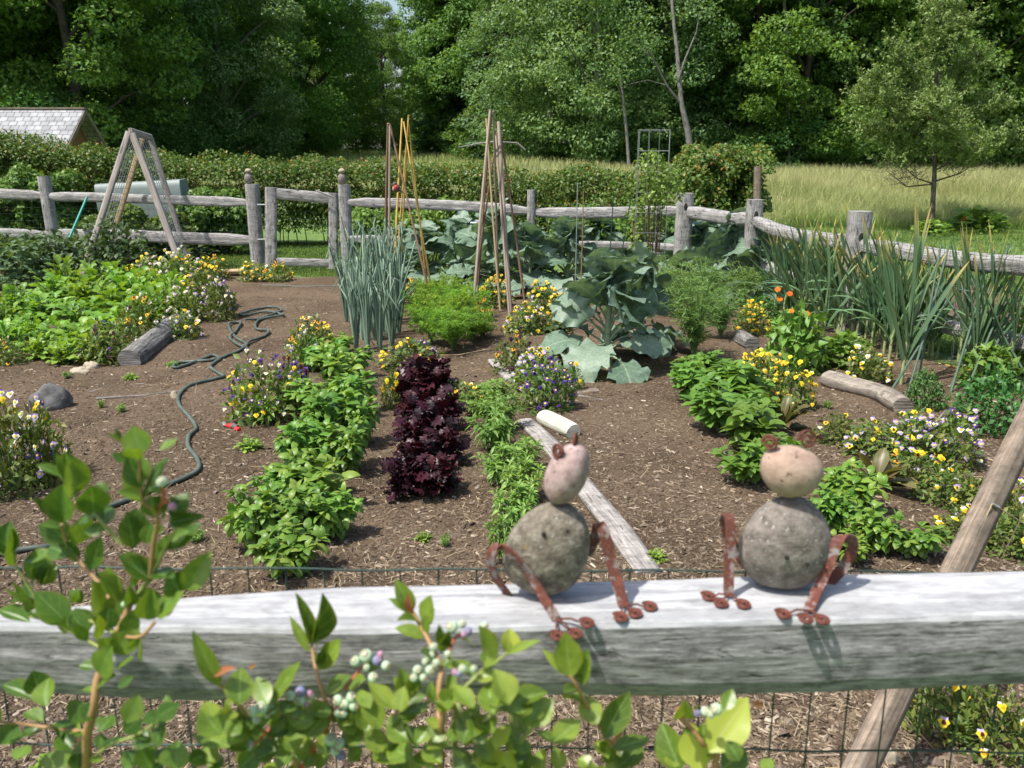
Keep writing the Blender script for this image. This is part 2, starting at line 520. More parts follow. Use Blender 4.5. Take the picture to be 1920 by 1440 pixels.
M['stoneB'] = noisemat('speckled_grey_stone', [(0.32, (0.10, 0.086, 0.073)), (0.5, (0.195, 0.17, 0.147)), (0.68, (0.30, 0.265, 0.235))], 70, 9, 0.9, 1.0, 0.005, spots=(0.44, 0.42, 0.38), spotscale=190, spotth=0.64, second=(0.33, 0.25, 0.24), secscale=10, secth=(0.55, 0.75))
M['headA'] = noisemat('pinkish_grey_stone', [(0.3, (0.20, 0.135, 0.125)), (0.5, (0.33, 0.24, 0.225)), (0.7, (0.42, 0.33, 0.31))], 90, 7, 0.9, 0.5, 0.003, spots=(0.17, 0.11, 0.10), spotscale=160, spotth=0.64, second=(0.46, 0.25, 0.18), secscale=16, secth=(0.56, 0.68))
M['headB'] = noisemat('buff_stone', [(0.3, (0.25, 0.165, 0.125)), (0.5, (0.37, 0.265, 0.205)), (0.7, (0.46, 0.345, 0.27))], 45, 8, 0.9, 0.8, 0.004, spots=(0.16, 0.11, 0.08), spotscale=95, spotth=0.66)
M['rockdark'] = noisemat('dark_rock', [(0.3, (0.05, 0.05, 0.052)), (0.7, (0.17, 0.165, 0.16))], 14, 8, 0.85, 0.8, 0.02)
M['rocktan'] = noisemat('tan_rock', [(0.3, (0.28, 0.23, 0.16)), (0.7, (0.48, 0.42, 0.32))], 14, 6, 0.85, 0.5, 0.01)
# ================================================================ SETTING
def grid(x0, x1, y0, y1, nx, ny, zf):
    x = np.linspace(x0, x1, nx); y = np.linspace(y0, y1, ny)
    X, Y = np.meshgrid(x, y)
    Z = zf(X, Y)
    V = np.stack([X, Y, Z], -1).reshape(-1, 3)
    i, j = np.meshgrid(np.arange(ny - 1), np.arange(nx - 1), indexing='ij')
    a = (i * nx + j).ravel()
    return V, np.stack([a, a + 1, a + nx + 1, a + nx], 1)


a = Acc()
V, Fc = grid(-400, 400, -150, 650, 3, 3, lambda x, y: gh(x, y) * 0 - 0.35)
# lawn: one sheet out to the horizon, finer where it is seen
xs = np.concatenate([np.linspace(-500, -60, 12), np.linspace(-50, 50, 130), np.linspace(60, 500, 12)])
ys = np.concatenate([np.linspace(-200, 0, 8), np.linspace(1, 80, 150), np.linspace(95, 700, 14)])
X, Y = np.meshgrid(xs, ys)
Z = gh(X, Y) - 0.012
V = np.stack([X, Y, Z], -1).reshape(-1, 3)
i, j = np.meshgrid(np.arange(len(ys) - 1), np.arange(len(xs) - 1), indexing='ij')
q = (i * len(xs) + j).ravel()
a.add(V, np.stack([q, q + 1, q + len(xs) + 1, q + len(xs)], 1))
M['lawn'] = noisemat('lawn', [(0.35, (0.07, 0.125, 0.025)), (0.65, (0.14, 0.22, 0.05))], 6, 8, 0.9, 0.4, 0.02)
ob('ground', a.mesh('ground', [M['lawn']]), kind='structure')

# soil of the garden, inside the fences
m, n, l, out = newmat('garden_soil')
tc = n.new('ShaderNodeTexCoord'); v = tc.outputs['Object']
n1 = noise_(n, l, v, 14, 8, 0.7); n2 = noise_(n, l, v, 90, 6, 0.7, 0.8); n3 = noise_(n, l, v, 1.1, 3, 0.5)
mp = n.new('ShaderNodeMapping'); mp.inputs['Scale'].default_value = (60, 260, 60); l.new(v, mp.inputs[0])
vo = n.new('ShaderNodeTexVoronoi'); vo.inputs['Scale'].default_value = 75; l.new(v, vo.inputs['Vector'])
vo.feature = 'F1'
r1 = ramp(n, [(0.30, (0.07, 0.050, 0.034)), (0.5, (0.16, 0.12, 0.082)), (0.72, (0.245, 0.19, 0.134))]); l.new(n2, r1.inputs[0])
r2 = ramp(n, [(0.35, (0.80, 0.78, 0.76)), (0.65, (1.15, 1.1, 1.05))]); l.new(n1, r2.inputs[0])
c = mixc(n, l, 1.0, r1.outputs[0], r2.outputs[0], 'MULTIPLY')
r3 = ramp(n, [(0.38, (0.74, 0.72, 0.70)), (0.6, (1.12, 1.12, 1.12))]); l.new(n3, r3.inputs[0])
c = mixc(n, l, 1.0, c, r3.outputs[0], 'MULTIPLY')
sep = n.new('ShaderNodeSeparateColor'); l.new(vo.outputs['Color'], sep.inputs[0])
big = math_(n, l, 'GREATER_THAN', sep.outputs[0], 0.86)
c = mixc(n, l, math_(n, l, 'MULTIPLY', big, 0.6), c, (0.27, 0.205, 0.15))
b = n.new('ShaderNodeBsdfPrincipled'); l.new(c, b.inputs['Base Color']); b.inputs['Roughness'].default_value = 0.95
b.inputs['Specular IOR Level'].default_value = 0.1
bp = n.new('ShaderNodeBump'); bp.inputs['Strength'].default_value = 1.0; bp.inputs['Distance'].default_value = 0.022
l.new(math_(n, l, 'ADD', n2, math_(n, l, 'MULTIPLY', vo.outputs['Distance'], 0.4)), bp.inputs['Height'])
l.new(bp.outputs[0], b.inputs['Normal']); l.new(b.outputs[0], out.inputs[0])
M['soil'] = m
EDGE = [(-30, 1.1), (-30, 13.2), (-5.0, 13.0), (-2.2, 11.6), (0.2, 11.4), (2.2, 10.9), (2.75, 9.7), (3.15, 7.9), (3.75, 6.2), (4.3, 5.2), (5.3, 3.4), (7.5, 0.9)]


def inpoly(x, y, P=EDGE):
    x = np.asarray(x); y = np.asarray(y); c = np.zeros(x.shape, bool)
    for k in range(len(P)):
        x1, y1 = P[k]; x2, y2 = P[k - 1]
        c ^= ((y1 > y) != (y2 > y)) & (x < (x2 - x1) * (y - y1) / (y2 - y1 + 1e-12) + x1)
    return c


def soilz(x, y):
    z = gh(x, y) + 0.012
    P = np.stack([np.asarray(x), np.asarray(y), np.asarray(x) * 0], -1)
    z = z + 0.011 * sn(P.reshape(-1, 3), 7, 3, 4).reshape(np.shape(x))
    return z


xs = np.linspace(-11, 7.6, 520); ys = np.concatenate([np.linspace(1.0, 4.5, 170), np.linspace(4.53, 13.4, 230)])
X, Y = np.meshgrid(xs, ys); Z = soilz(X, Y)
i, j = np.meshgrid(np.arange(len(ys) - 1), np.arange(len(xs) - 1), indexing='ij')
q = (i * len(xs) + j).ravel(); nx = len(xs)
xc = (X[:-1, :-1] + X[1:, 1:]).ravel() / 2; yc = (Y[:-1, :-1] + Y[1:, 1:]).ravel() / 2
wob = 0.12 * np.sin(yc * 3.1) + 0.08 * np.sin(xc * 7 + yc * 5)
keep = inpoly(xc + wob, yc + wob * .6)
q = q[keep]
a = Acc(); a.add(np.stack([X, Y, Z], -1).reshape(-1, 3), np.stack([q, q + 1, q + nx + 1, q + nx], 1))
ob('garden_soil', a.mesh('garden_soil', [M['soil']]), kind='structure')

# wood chip path beyond the side fence
pa = [(px, py) for px, py in ((1740, 545), (1800, 538), (1900, 555), (2100, 590), (2300, 650), (2300, 760), (2100, 700), (1920, 650), (1800, 610), (1730, 580))]
pw = [G(*p) for p in pa]
a = Acc()
ct = sum((Vector(p) for p in pw), Vector()) / len(pw)
VV = [[p.x, p.y, 0.03] for p in pw] + [[ct.x, ct.y, 0.045]]
a.add(VV, [[k, (k + 1) % len(pw), len(pw)] for k in range(len(pw))][::1])
ob('woodchip_path', a.mesh('woodchip_path', [M['soil']]), kind='structure')

# mulch: thousands of chips and twigs
chipm, n, l, out = newmat('wood_chips')
geo = n.new('ShaderNodeNewGeometry')
rp = ramp(n, [(0.0, (0.06, 0.044, 0.031)), (0.35, (0.13, 0.096, 0.066)), (0.8, (0.21, 0.16, 0.112)), (0.97, (0.33, 0.27, 0.20)), (1.0, (0.46, 0.40, 0.32))])
l.new(geo.outputs['Random Per Island'], rp.inputs[0])
b = n.new('ShaderNodeBsdfPrincipled'); l.new(rp.outputs[0], b.inputs['Base Color']); b.inputs['Roughness'].default_value = 0.9
b.inputs['Specular IOR Level'].default_value = 0.15
l.new(b.outputs[0], out.inputs[0])


def chips(name, N, xr, yr, lmin, lmax, wr, seed, poly=True):
    g = np.random.default_rng(seed)
    y = 1.0 / g.uniform(1 / yr[1], 1 / yr[0], N) if yr[0] > 0.5 else g.uniform(*yr, N)
    hw = y * 0.66 + 0.4
    x = np.clip(g.uniform(-1, 1, N) * hw, xr[0], xr[1])
    if poly:
        k = inpoly(x, y); x = x[k]; y = y[k]
    K = len(x)
    L = g.uniform(0, 1, K) ** 2.2 * (lmax - lmin) + lmin
    Wd = L * g.uniform(wr[0], wr[1], K)
    # wedge: 6 verts prism
    T = np.array([[-1, -1, 0], [1, -1, 0], [1, 1, 0], [-1, 1, 0], [-.8, -.2, 1], [.8, .3, 1]], float)
    Fq = np.array([[0, 1, 5, 4], [2, 3, 4, 5]]); Ft = np.array([[1, 2, 5], [3, 0, 4]])
    an = g.uniform(0, 6.28, K); ti = g.normal(0, .22, K)
    d = np.stack([np.cos(an) * np.cos(ti), np.sin(an) * np.cos(ti), np.sin(ti)], 1)
    nn = np.stack([g.normal(0, .25, K), g.normal(0, .25, K), np.ones(K)], 1)
    Mx = frames(d, nn)
    Mx = np.stack([Mx[:, :, 1] * (L / 2)[:, None], Mx[:, :, 0] * (Wd / 2)[:, None], Mx[:, :, 2] * (Wd * 0.55)[:, None]], 2)
    P = np.stack([x, y, soilz(x, y) + 0.001], 1)
    Vx = np.einsum('kij,vj->kvi', Mx, T) + P[:, None]
    ac = Acc()
    o = (np.arange(K) * 6)[:, None, None]
    Vf = Vx.reshape(-1, 3)
    ac.V.append(Vf.astype(np.float32)); ac.UV.append(np.zeros((len(Vf), 2), np.float32)); ac.n = len(Vf)
    ac.Fq.append((Fq[None] + o).reshape(-1, 4)); ac.Mq.append(np.zeros(K * 2, np.int32))
    ac.Ft.append((Ft[None] + o).reshape(-1, 3)); ac.Mt.append(np.zeros(K * 2, np.int32))
    return ob(name, ac.mesh(name, [chipm], False), kind='stuff')


o = chips('bark_mulch', 190000, (-11, 6.5), (1.5, 13), 0.003, 0.036, (0.10, 0.42), 3)
o['label'] = 'brown bark mulch and twigs covering the garden soil'
o = chips('dry_twigs', 2600, (-9, 5), (1.6, 12), 0.03, 0.14, (0.02, 0.05), 5)
o['label'] = 'thin dry twigs lying on the garden soil'

g = np.random.default_rng(19); ac = Acc()
sm = np.array(sorted([(x_, y_) for x_, y_ in zip(g.uniform(-6, 5, 5200), 1 / g.uniform(1 / 12., 1 / 1.8, 5200)) if abs(x_) < y_ * .66 + .3]))
sm = sm[inpoly(sm[:, 0], sm[:, 1])]
oc = (np.array([[1, 0, 0], [0, 1, 0], [-1, 0, 0], [0, -1, 0], [0, 0, .8], [.1, .1, -.6]], float), np.array([[0, 1, 4], [1, 2, 4], [2, 3, 4], [3, 0, 4]]), np.zeros((6, 2)))
K = len(sm); z_ = soilz(sm[:, 0], sm[:, 1]); s_ = g.uniform(0, 1, K) ** 3 * .02 + .005
MM = frames(g.normal(size=(K, 3)), rvec(K, g) + [0, 0, 2], s_)
ac.inst(oc, MM, np.stack([sm[:, 0], sm[:, 1], z_], 1))
M['clod'] = noisemat('soil_clods', [(.3, (.10, .075, .055)), (.7, (.22, .17, .13))], 40, 5, .95, .6, .01)
o = ob('soil_clods', ac.mesh('soil_clods', [M['clod']], False), kind='stuff'); o['label'] = 'crumbly brown soil clods scattered over the beds'
g = np.random.default_rng(23); ac = Acc(); K = 2600
y_ = 1 / g.uniform(1 / 11., 1 / 1.8, K); x_ = g.uniform(-1, 1, K) * y_ * .6; L_ = g.uniform(.02, .08, K); k_ = inpoly(x_, y_); x_, y_, L_ = x_[k_], y_[k_], L_[k_]; K = len(x_)
tri = (np.array([[-.02, 0, 0], [.02, 0, 0], [.015, 1, .08], [-.015, 1, .08]], float), np.array([[0, 1, 2, 3]]), np.zeros((4, 2)))
ac.inst(tri, frames(g.normal(size=(K, 3)) * [1, 1, .12], g.normal(0, .3, (K, 3)) + [0, 0, 1], L_), np.stack([x_, y_, soilz(x_, y_) + .006], 1))
M['straw'] = leafmat('petal_straw', [(.30, .24, .14), (.46, .38, .24), (.20, .16, .10)], .1, .8, .2)
o = ob('straw_litter', ac.mesh('straw_litter', [M['straw']], False), kind='stuff'); o['label'] = 'scattered pale straw litter on the mulch'

# ---------------------------------------------------------------- grass
def grassmat(name, base, mid, tipc, trans=0.45):
    m, n, l, out = newmat(name)
    at = n.new('ShaderNodeAttribute'); at.attribute_name = 'uvp'
    sx = n.new('ShaderNodeSeparateXYZ'); l.new(at.outputs['Vector'], sx.inputs[0])
    rp = ramp(n, [(0.0, base), (0.55, mid), (1.0, tipc)]); l.new(sx.outputs[1], rp.inputs[0])
    geo = n.new('ShaderNodeNewGeometry')
    hs = n.new('ShaderNodeHueSaturation'); l.new(rp.outputs[0], hs.inputs['Color'])
    l.new(math_(n, l, 'ADD', math_(n, l, 'MULTIPLY', geo.outputs['Random Per Island'], 0.7), 0.65), hs.inputs['Value'])
    tc = n.new('ShaderNodeTexCoord')
    nz = noise_(n, l, tc.outputs['Object'], 0.35, 4, 0.6)
    l.new(math_(n, l, 'ADD', math_(n, l, 'MULTIPLY', nz, 0.08), 0.46), hs.inputs['Hue'])
    b = n.new('ShaderNodeBsdfPrincipled'); l.new(hs.outputs[0], b.inputs['Base Color']); b.inputs['Roughness'].default_value = 0.6
    b.inputs['Specular IOR Level'].default_value = 0.25
    t = n.new('ShaderNodeBsdfTranslucent'); l.new(hs.outputs[0], t.inputs[0])
    ms = n.new('ShaderNodeMixShader'); ms.inputs[0].default_value = trans
    l.new(b.outputs[0], ms.inputs[1]); l.new(t.outputs[0], ms.inputs[2]); l.new(ms.outputs[0], out.inputs[0])
    return m


M['meadow'] = grassmat('meadow_grass', (0.22, 0.36, 0.09), (0.33, 0.44, 0.135), (0.53, 0.50, 0.24))
M['shortgrass'] = grassmat('short_grass', (0.07, 0.12, 0.02), (0.13, 0.21, 0.035), (0.18, 0.26, 0.06))


def blades(name, x, y, h, w, mat, seed, lean=0.25, head=0.0):
    g = np.random.default_rng(seed); K = len(x)
    z = gh(x, y) - 0.01
    an = g.uniform(0, 6.28, K); sd = np.stack([np.cos(an), np.sin(an), 0 * an], 1)
    le = np.stack([g.normal(0, lean, K), g.normal(0, lean, K), np.zeros(K)], 1)
    P = np.stack([x, y, z], 1)
    up = np.array([0, 0, 1.0])
    v = []
    for t, ww in ((0, 1.0), (0.5, .9), (0.8, .55 + head), (1.0, .15)):
        c = P + (up * t + le * t * t) * h[:, None]
        v += [c - sd * (w * ww)[:, None] / 2, c + sd * (w * ww)[:, None] / 2]
    V = np.stack(v, 1)
    Fq = np.array([[0, 1, 3, 2], [2, 3, 5, 4], [4, 5, 7, 6]])
    uv = np.array([[0, 0], [1, 0], [0, .5], [1, .5], [0, .8], [1, .8], [0, 1], [1, 1]], float)
    ac = Acc(); ac.add(V.reshape(-1, 3), (Fq[None] + (np.arange(K) * 8)[:, None, None]).reshape(-1, 4), 0, np.tile(uv, (K, 1)))
    return ob(name, ac.mesh(name, [mat], False), kind='stuff')


# meadow beyond the side fence, and the strip seen over the hedge
g = np.random.default_rng(11)
N = 260000
u = g.uniform(0, 1, N); y = 1 / (1 / 19.0 * (1 - u) + 1 / 47.0 * u)
x = g.uniform(0.18, 0.72, N) * y
k = (x > 4.3 + 0.25 * np.sin(y)) & (x < 30) & (y > 20.1 + 0.25 * (x - 5) * 0.1 + .3 * np.sin(x * 2))
x1, y1 = x[k], y[k]
h = g.uniform(0.35, 1.2, len(x1)) * (0.9 + 0.18 * np.sin(x1 * 1.3 + y1) * np.cos(y1 * .8)); h *= np.clip(.35 + .65 * (y1 - 20) / 3.5, .35, 1); w = g.uniform(0.004, 0.011, len(x1)) * (y1 / 22) ** .8
blades('meadow_grass', x1, y1, h, w, M['meadow'], 12, 0.3, 0.5)['label'] = 'tall pale meadow grass gone to seed'
N = 70000
y = 1 / g.uniform(1 / 76., 1 / 24., N); x = g.uniform(-0.42, 0.27, N) * y
h = g.uniform(0.5, 1.0, N) * np.where(x > -1, 1, .55); w = g.uniform(0.02, 0.04, N)
o = blades('field_grass', x, y, h, w, M['meadow'], 13, 0.16, 0.3); o['label'] = 'yellow green field grass between the hedge and the wood'
# mown lawn
N = 120000
u = g.uniform(0, 1, N); y = 1 / (1 / 5.0 * (1 - u) + 1 / 20.0 * u); x = g.uniform(0.22, 0.68, N) * y
k = ~inpoly(x - 0.15, y) & (x > 2.2); x, y = x[k], y[k]
N2 = 50000
y2 = g.uniform(11.5, 17, N2); x2 = g.uniform(-5.5, 0.5, N2); k = ~inpoly(x2, y2 - .15); x2, y2 = x2[k], y2[k]
x = np.concatenate([x, x2]); y = np.concatenate([y, y2])
o = blades('lawn_grass', x, y, g.uniform(0.025, 0.07, len(x)) * (1 + (y > 17)), g.uniform(0.004, 0.009, len(x)), M['shortgrass'], 14, 0.5); o['label'] = 'short mown grass round the fenced garden'

# ================================================================ FOREST
M['bark'] = noisemat('bark', [(0.3, (0.045, 0.038, 0.03)), (0.7, (0.13, 0.11, 0.09))], 6, 6, 0.95, 0.6, 0.03)
M['palebark'] = noisemat('pale_bark', [(0.3, (0.13, 0.12, 0.105)), (0.7, (0.27, 0.255, 0.23))], 6, 6, 0.9, 0.4, 0.02)
M['lf_maple'] = leafmat('maple_leaf', [(0.062, 0.138, 0.024), (0.10, 0.20, 0.037), (0.15, 0.265, 0.056)], 0.42, 0.55, 0.3, ovar=0.2)
M['lf_dark'] = leafmat('dark_leaf', [(0.06, 0.14, 0.036), (0.098, 0.205, 0.052), (0.148, 0.27, 0.075)], 0.42, 0.55, 0.3, ovar=0.2)
M['lf_grey'] = leafmat('grey_green_leaf', [(0.078, 0.155, 0.052), (0.125, 0.22, 0.078), (0.19, 0.31, 0.125)], 0.42, 0.5, 0.4, ovar=0.15)
M['lf_pine'] = leafmat('conifer_needle', [(0.045, 0.10, 0.05), (0.075, 0.15, 0.07), (0.12, 0.20, 0.09)], 0.15, 0.6, 0.25, ovar=0.15)
RH = (np.array([[0, 0, 0], [.3, .45, .06], [0, 1, -.05], [-.3, .45, .06]], float), np.array([[0, 1, 2, 3]]), np.array([[0, 0], [1, .5], [0, 1], [-1, .5]], float))


def broadleaf(seed, H, Rm, low, nclump, per, ls, lean=0.0, clr=(0.55, 1.15), limb=True, open_=0.0):
    g = np.random.default_rng(seed); tr = Acc(); cr = Acc()
    n = 9
    pts = [(lean * t * H + .15 * math.sin(t * 5 + seed), .12 * math.cos(t * 4 + seed), t * H * .93) for t in np.linspace(0, 1, n)]
    r0 = H * 0.016
    tube(tr, pts, np.linspace(r0, r0 * .15, n), 8, rough=0.05, seed=seed)
    P = []
    for k in range(nclump):
        t = g.uniform(low, 1.0)
        tt = (t - low) / (1 - low)
        rad = Rm * (math.sin(math.pi * min(1, (tt * .80 + .20))) ** .6) * (0.35 + 0.65 * g.uniform(0, 1) ** .45)
        an = g.uniform(0, 6.28)
        c = np.array([lean * t * H + rad * math.cos(an), rad * math.sin(an), t * H])
        P.append(c)
        cr_ = g.uniform(*clr)
        K = int(per * cr_ ** 2)
        d = nrm(g.normal(size=(K, 3))); r = g.uniform(0.35, 1.0, K) ** .5
        q = d * (r * cr_)[:, None] * np.array([1, 1, .55]); q[:, 2] -= .18 * (q[:, 0] ** 2 + q[:, 1] ** 2) / cr_
        q = q + c
        nn = nrm(d * .6 + np.array([0, 0, 1.0]) + g.normal(0, .45, (K, 3)))
        out_ = nrm(c * np.array([1, 1, 0.0]) + 1e-6)
        dd = nrm(g.normal(size=(K, 3)) + out_ * .6 - np.array([0, 0, .5]))
        cr.inst(RH, frames(dd, nn, g.uniform(.7, 1.3, K) * ls), q)
    if limb:
        for k in g.choice(nclump, min(nclump, 18), replace=False):
            c = P[k]; z0 = max(H * .12, c[2] - g.uniform(.2, .35) * H * .6)
            i = z0 / (H * .93) * (n - 1); i0 = int(min(n - 2, i)); fr = i - i0
            s = np.array(pts[i0]) * (1 - fr) + np.array(pts[i0 + 1]) * fr
            mid = (s + c) / 2 + np.array([0, 0, .1 * H * .2])
            tube(tr, [s, mid, c], [r0 * .35, r0 * .22, r0 * .07], 5)
    return tr, cr


def conifer(seed, H, Rm, low=0.05):
    g = np.random.default_rng(seed); tr = Acc(); cr = Acc()
    tube(tr, [(0, 0, 0), (0, 0, H * .5), (0, 0, H)], [H * .016, H * .009, .01], 7)
    z = low * H
    while z < H * .985:
        t = z / H; L = Rm * (1 - t) ** .8 + .15
        for k in range(7):
            an = g.uniform(0, 6.28); l_ = L * g.uniform(.65, 1.1)
            dirv = np.array([math.cos(an), math.sin(an), 0]); dr = g.uniform(.05, .3)
            e = np.array([0, 0, z]) + dirv * l_ + np.array([0, 0, -dr * l_])
            m_ = (np.array([0, 0, z]) + e) / 2 + np.array([0, 0, .07 * l_])
            tube(tr, [(0, 0, z), m_, e], [.03, .02, .008], 4, caps=False)
            K = int(70 * l_ + 12); s = g.uniform(.12, 1, K) ** .8
            q = (np.array([0, 0, z]) * (1 - s[:, None]) ** 2 + 2 * m_ * (s * (1 - s))[:, None] + e * (s ** 2)[:, None])
            sidev = np.array([-dirv[1], dirv[0], 0]); wd = (1 - s * .6) * l_ * .30
            o_ = g.uniform(-1, 1, K)
            q = q + sidev * (o_ * wd)[:, None] + np.array([0, 0, -1]) * (np.abs(o_) * wd * .3 + g.uniform(0, .1, K))[:, None]
            dd = nrm(dirv + sidev * (np.sign(o_) * .8)[:, None] + g.normal(0, .35, (K, 3)) + np.array([0, 0, -.25]))
            cr.inst(RH, frames(dd, np.array([0, 0, 1.0]) + g.normal(0, .4, (K, 3)), g.uniform(.16, .30, K)), q)
        z += g.uniform(.22, .38) * (1.15 - t * .5)
    return tr, cr


PROTO = {}


def proto(key, fn, mats, names=('trunk', 'crown'), smooth=True):
    accs = fn
    PROTO[key] = [(nm, ac.mesh(key + '_' + nm, [mt] if not isinstance(mt, (list, tuple)) else mt, smooth)) for nm, ac, mt in zip(names, accs, mats)]


proto('maple1', broadleaf(1, 13, 3.9, .12, 150, 430, .17), [M['bark'], M['lf_maple']])
proto('maple2', broadleaf(2, 15, 4.2, .10, 160, 430, .17, .02), [M['bark'], M['lf_maple']])
proto('dark1', broadleaf(3, 14, 4.0, .08, 160, 430, .165), [M['bark'], M['lf_dark']])
proto('dark2', broadleaf(4, 12, 3.8, .07, 150, 430, .165, -.02), [M['bark'], M['lf_dark']])
proto('grey1', broadleaf(5, 13, 3.6, .07, 170, 480, .125, .02, (.55, 1.0)), [M['palebark'], M['lf_grey']])
proto('grey2', broadleaf(6, 12, 3.3, .07, 160, 480, .125, -.03, (.55, 1.0)), [M['palebark'], M['lf_grey']])
proto('pine1', conifer(7, 14, 3.0), [M['bark'], M['lf_pine']])
proto('pine2', conifer(8, 12, 2.5), [M['bark'], M['lf_pine']])
proto('under', broadleaf(9, 3.4, 1.9, .08, 46, 260, .15, 0, (.45, .8)), [M['bark'], M['lf_dark']])


def put(key, name, label, cat, loc, rz=0.0, sc=(1, 1, 1), group=None, z0=None):
    loc = (loc[0], loc[1], float(gh(loc[0], loc[1])) - 0.02 if z0 is None else z0)
    r = thing(name, label, cat, loc, group, rz, sc)
    for nm, me in PROTO[key]: ob(nm, me, r)
    return r


ORD = 'first second third fourth fifth sixth seventh eighth ninth tenth eleventh twelfth thirteenth fourteenth fifteenth sixteenth seventeenth eighteenth nineteenth twentieth'.split()
# front rank of the wood: (px, Y, kind, scale)
rank = [(-150, 30, 'maple2', 1.15), (30, 33, 'dark1', 1.1), (150, 30, 'maple1', 1.0), (235, 36, 'dark2', 1.15), (325, 41, 'grey1', 1.05),
        (425, 38, 'grey2', 1.05), (505, 44, 'maple1', 1.0), (575, 48, 'dark1', 1.0), (600, 56, 'maple1', .92),
        (722, 68, 'maple2', .70), (838, 60, 'pine2', 1.05), (850, 54, 'pine1', .98), (905, 52, 'dark2', 1.15), (965, 44, 'pine1', 1.0),
        (1035, 38, 'grey1', 1.0), (1115, 36, 'grey2', 1.1), (1190, 37, 'grey1', 1.05), (1300, 40, 'dark2', 1.15), (1400, 38, 'dark1', 1.0),
        (1500, 36, 'maple1', .95), (1600, 40, 'dark1', 1.1), (1700, 38, 'dark2', 1.2), (1790, 37, 'maple2', 1.0), (1880, 39, 'dark1', 1.1), (2000, 36, 'dark2', 1.1), (2120, 36, 'maple1', 1.1)]
desc = {'maple': ('broad yellow green leafy tree', 'leafy_tree'), 'dark1': ('dense dark green leafy tree', 'leafy_tree'), 'dark2': ('dense dark green leafy tree', 'leafy_tree'), 'grey': ('pale grey green small-leaved tree', 'aspen_tree'), 'pine': ('dark pointed conifer', 'conifer_tree')}
cnt = {}
for px, Y, kd, s in rank:
    d_ = next(v for k, v in desc.items() if kd.startswith(k))
    i_ = cnt.get(d_[0], 0); cnt[d_[0]] = i_ + 1
    Y *= 1.3; s *= 1.28; p = D(px, 300, Y)
    put(kd, d_[1], f'{d_[0]}, {ORD[i_]} of its kind counting from the shed', 'tree', (p.x, Y), px * 1.3, (s, s, s), 'trees along the edge of the wood')
g = random.Random(5)
for r_, (Y0, sc_) in enumerate(((66, 1.5), (78, 1.7))):
    for k in range(13):
        px = -120 + k * 175 + g.uniform(-40, 40) + r_ * 80
        if 600 < px < 850: continue
        Y = Y0 + g.uniform(-3, 3) + (12 if 300 < px < 1000 else 0)
        p = D(px, 300, Y)
        put(g.choice(['maple2', 'dark1', 'dark2', 'pine1', 'maple1']), 'wood_tree', 'tree standing deep in the wood behind the edge trees', 'tree', (p.x, Y), g.uniform(0, 6), (sc_,) * 3, 'trees deep in the wood')
for k in range(7):
    px = 590 + k * 46; Y = 112 + g.uniform(-3, 3); p = D(px, 300, Y)
    s = .88 if k in (1, 4) else 1.02
    put(g.choice(['pine1', 'dark1', 'maple1']), 'wood_tree', 'tree standing deep in the wood behind the edge trees', 'tree', (p.x, Y), g.uniform(0, 6), (s * .9, s * .9, s), 'trees deep in the wood')
# undergrowth along the foot of the wood
for k in range(46):
    px = -60 + k * 46 + g.uniform(-15, 15)
    Y = float(np.interp(px, [0, 250, 450, 640, 760, 900, 1050, 2000], [27, 32, 38, 55, 60, 46, 36, 36])) * 1.3 + g.uniform(-1, 1)
    p = D(px, 300, Y); s = g.uniform(.6, 1.1)
    put('under', 'undergrowth_bush', 'dark leafy bush at the foot of the wood', 'bush', (p.x, Y), g.uniform(0, 6), (s * 1.2, s * 1.2, s), 'bushes at the foot of the wood')

# leaning pale trunks with bare limbs in front of the wood
def baretree(label, paths, base_py, Y, mat=None):
    ac = Acc()
    for pts, r0, r1 in paths:
        w = [D(px, py, Y + dy) for px, py, dy in pts]
        tube(ac, w, np.linspace(r0, r1, len(w)), 6, rough=.04, seed=3)
    b = D(*paths[0][0][0][:2], Y)
    b.z = float(gh(b.x, Y))
    ac2 = Acc()
    g = np.random.default_rng(int(Y * 10))
    for pts, r0, r1 in paths[1:]:
        e = np.array(D(pts[-1][0], pts[-1][1], Y + pts[-1][2]))
        for c_ in range(3):
            K = 90; q = g.normal(0, .38, (K, 3)) * [1, 1, .6] + e + g.normal(0, .5, 3) + [0, 0, .25]
            ac2.inst(RH, frames(g.normal(size=(K, 3)), np.array([0, 0, 1.]) + g.normal(0, .5, (K, 3)), g.uniform(.10, .18, K)), q)
    r = thing('bare_branched_tree', label, 'tree', b, 'pale bare-limbed trees before the wood')
    part(r, 'trunk', ac, mat or M['palebark']); part(r, 'crown', ac2, M['lf_grey'])
    return r


baretree('pale trunk with forked bare limbs among small-leaved trees behind the wire cage', [
    ([(1296, 300, 0), (1290, 250, 0), (1277, 190, 0), (1270, 100, .2), (1262, 30, .4), (1255, -60, .5)], .17, .05),
    ([(1277, 195, 0), (1250, 160, -.2), (1225, 110, -.3), (1205, 75, -.5)], .06, .015),
    ([(1272, 150, 0), (1285, 110, -.2), (1306, 60, -.3), (1312, 20, -.4)], .06, .015),
    ([(1225, 110, -.3), (1200, 90, -.4), (1190, 85, -.5)], .03, .01),
    ([(1250, 160, -.2), (1215, 150, -.3), (1170, 160, -.5)], .025, .008)], 300, 42)
baretree('thin pale trunk rising between the small-leaved trees near the cage', [
    ([(1180, 320, 0), (1175, 250, 0), (1168, 180, 0), (1160, 130, 0)], .08, .04),
    ([(1168, 180, 0), (1150, 150, -.1), (1140, 110, -.2)], .02, .008)], 300, 42)
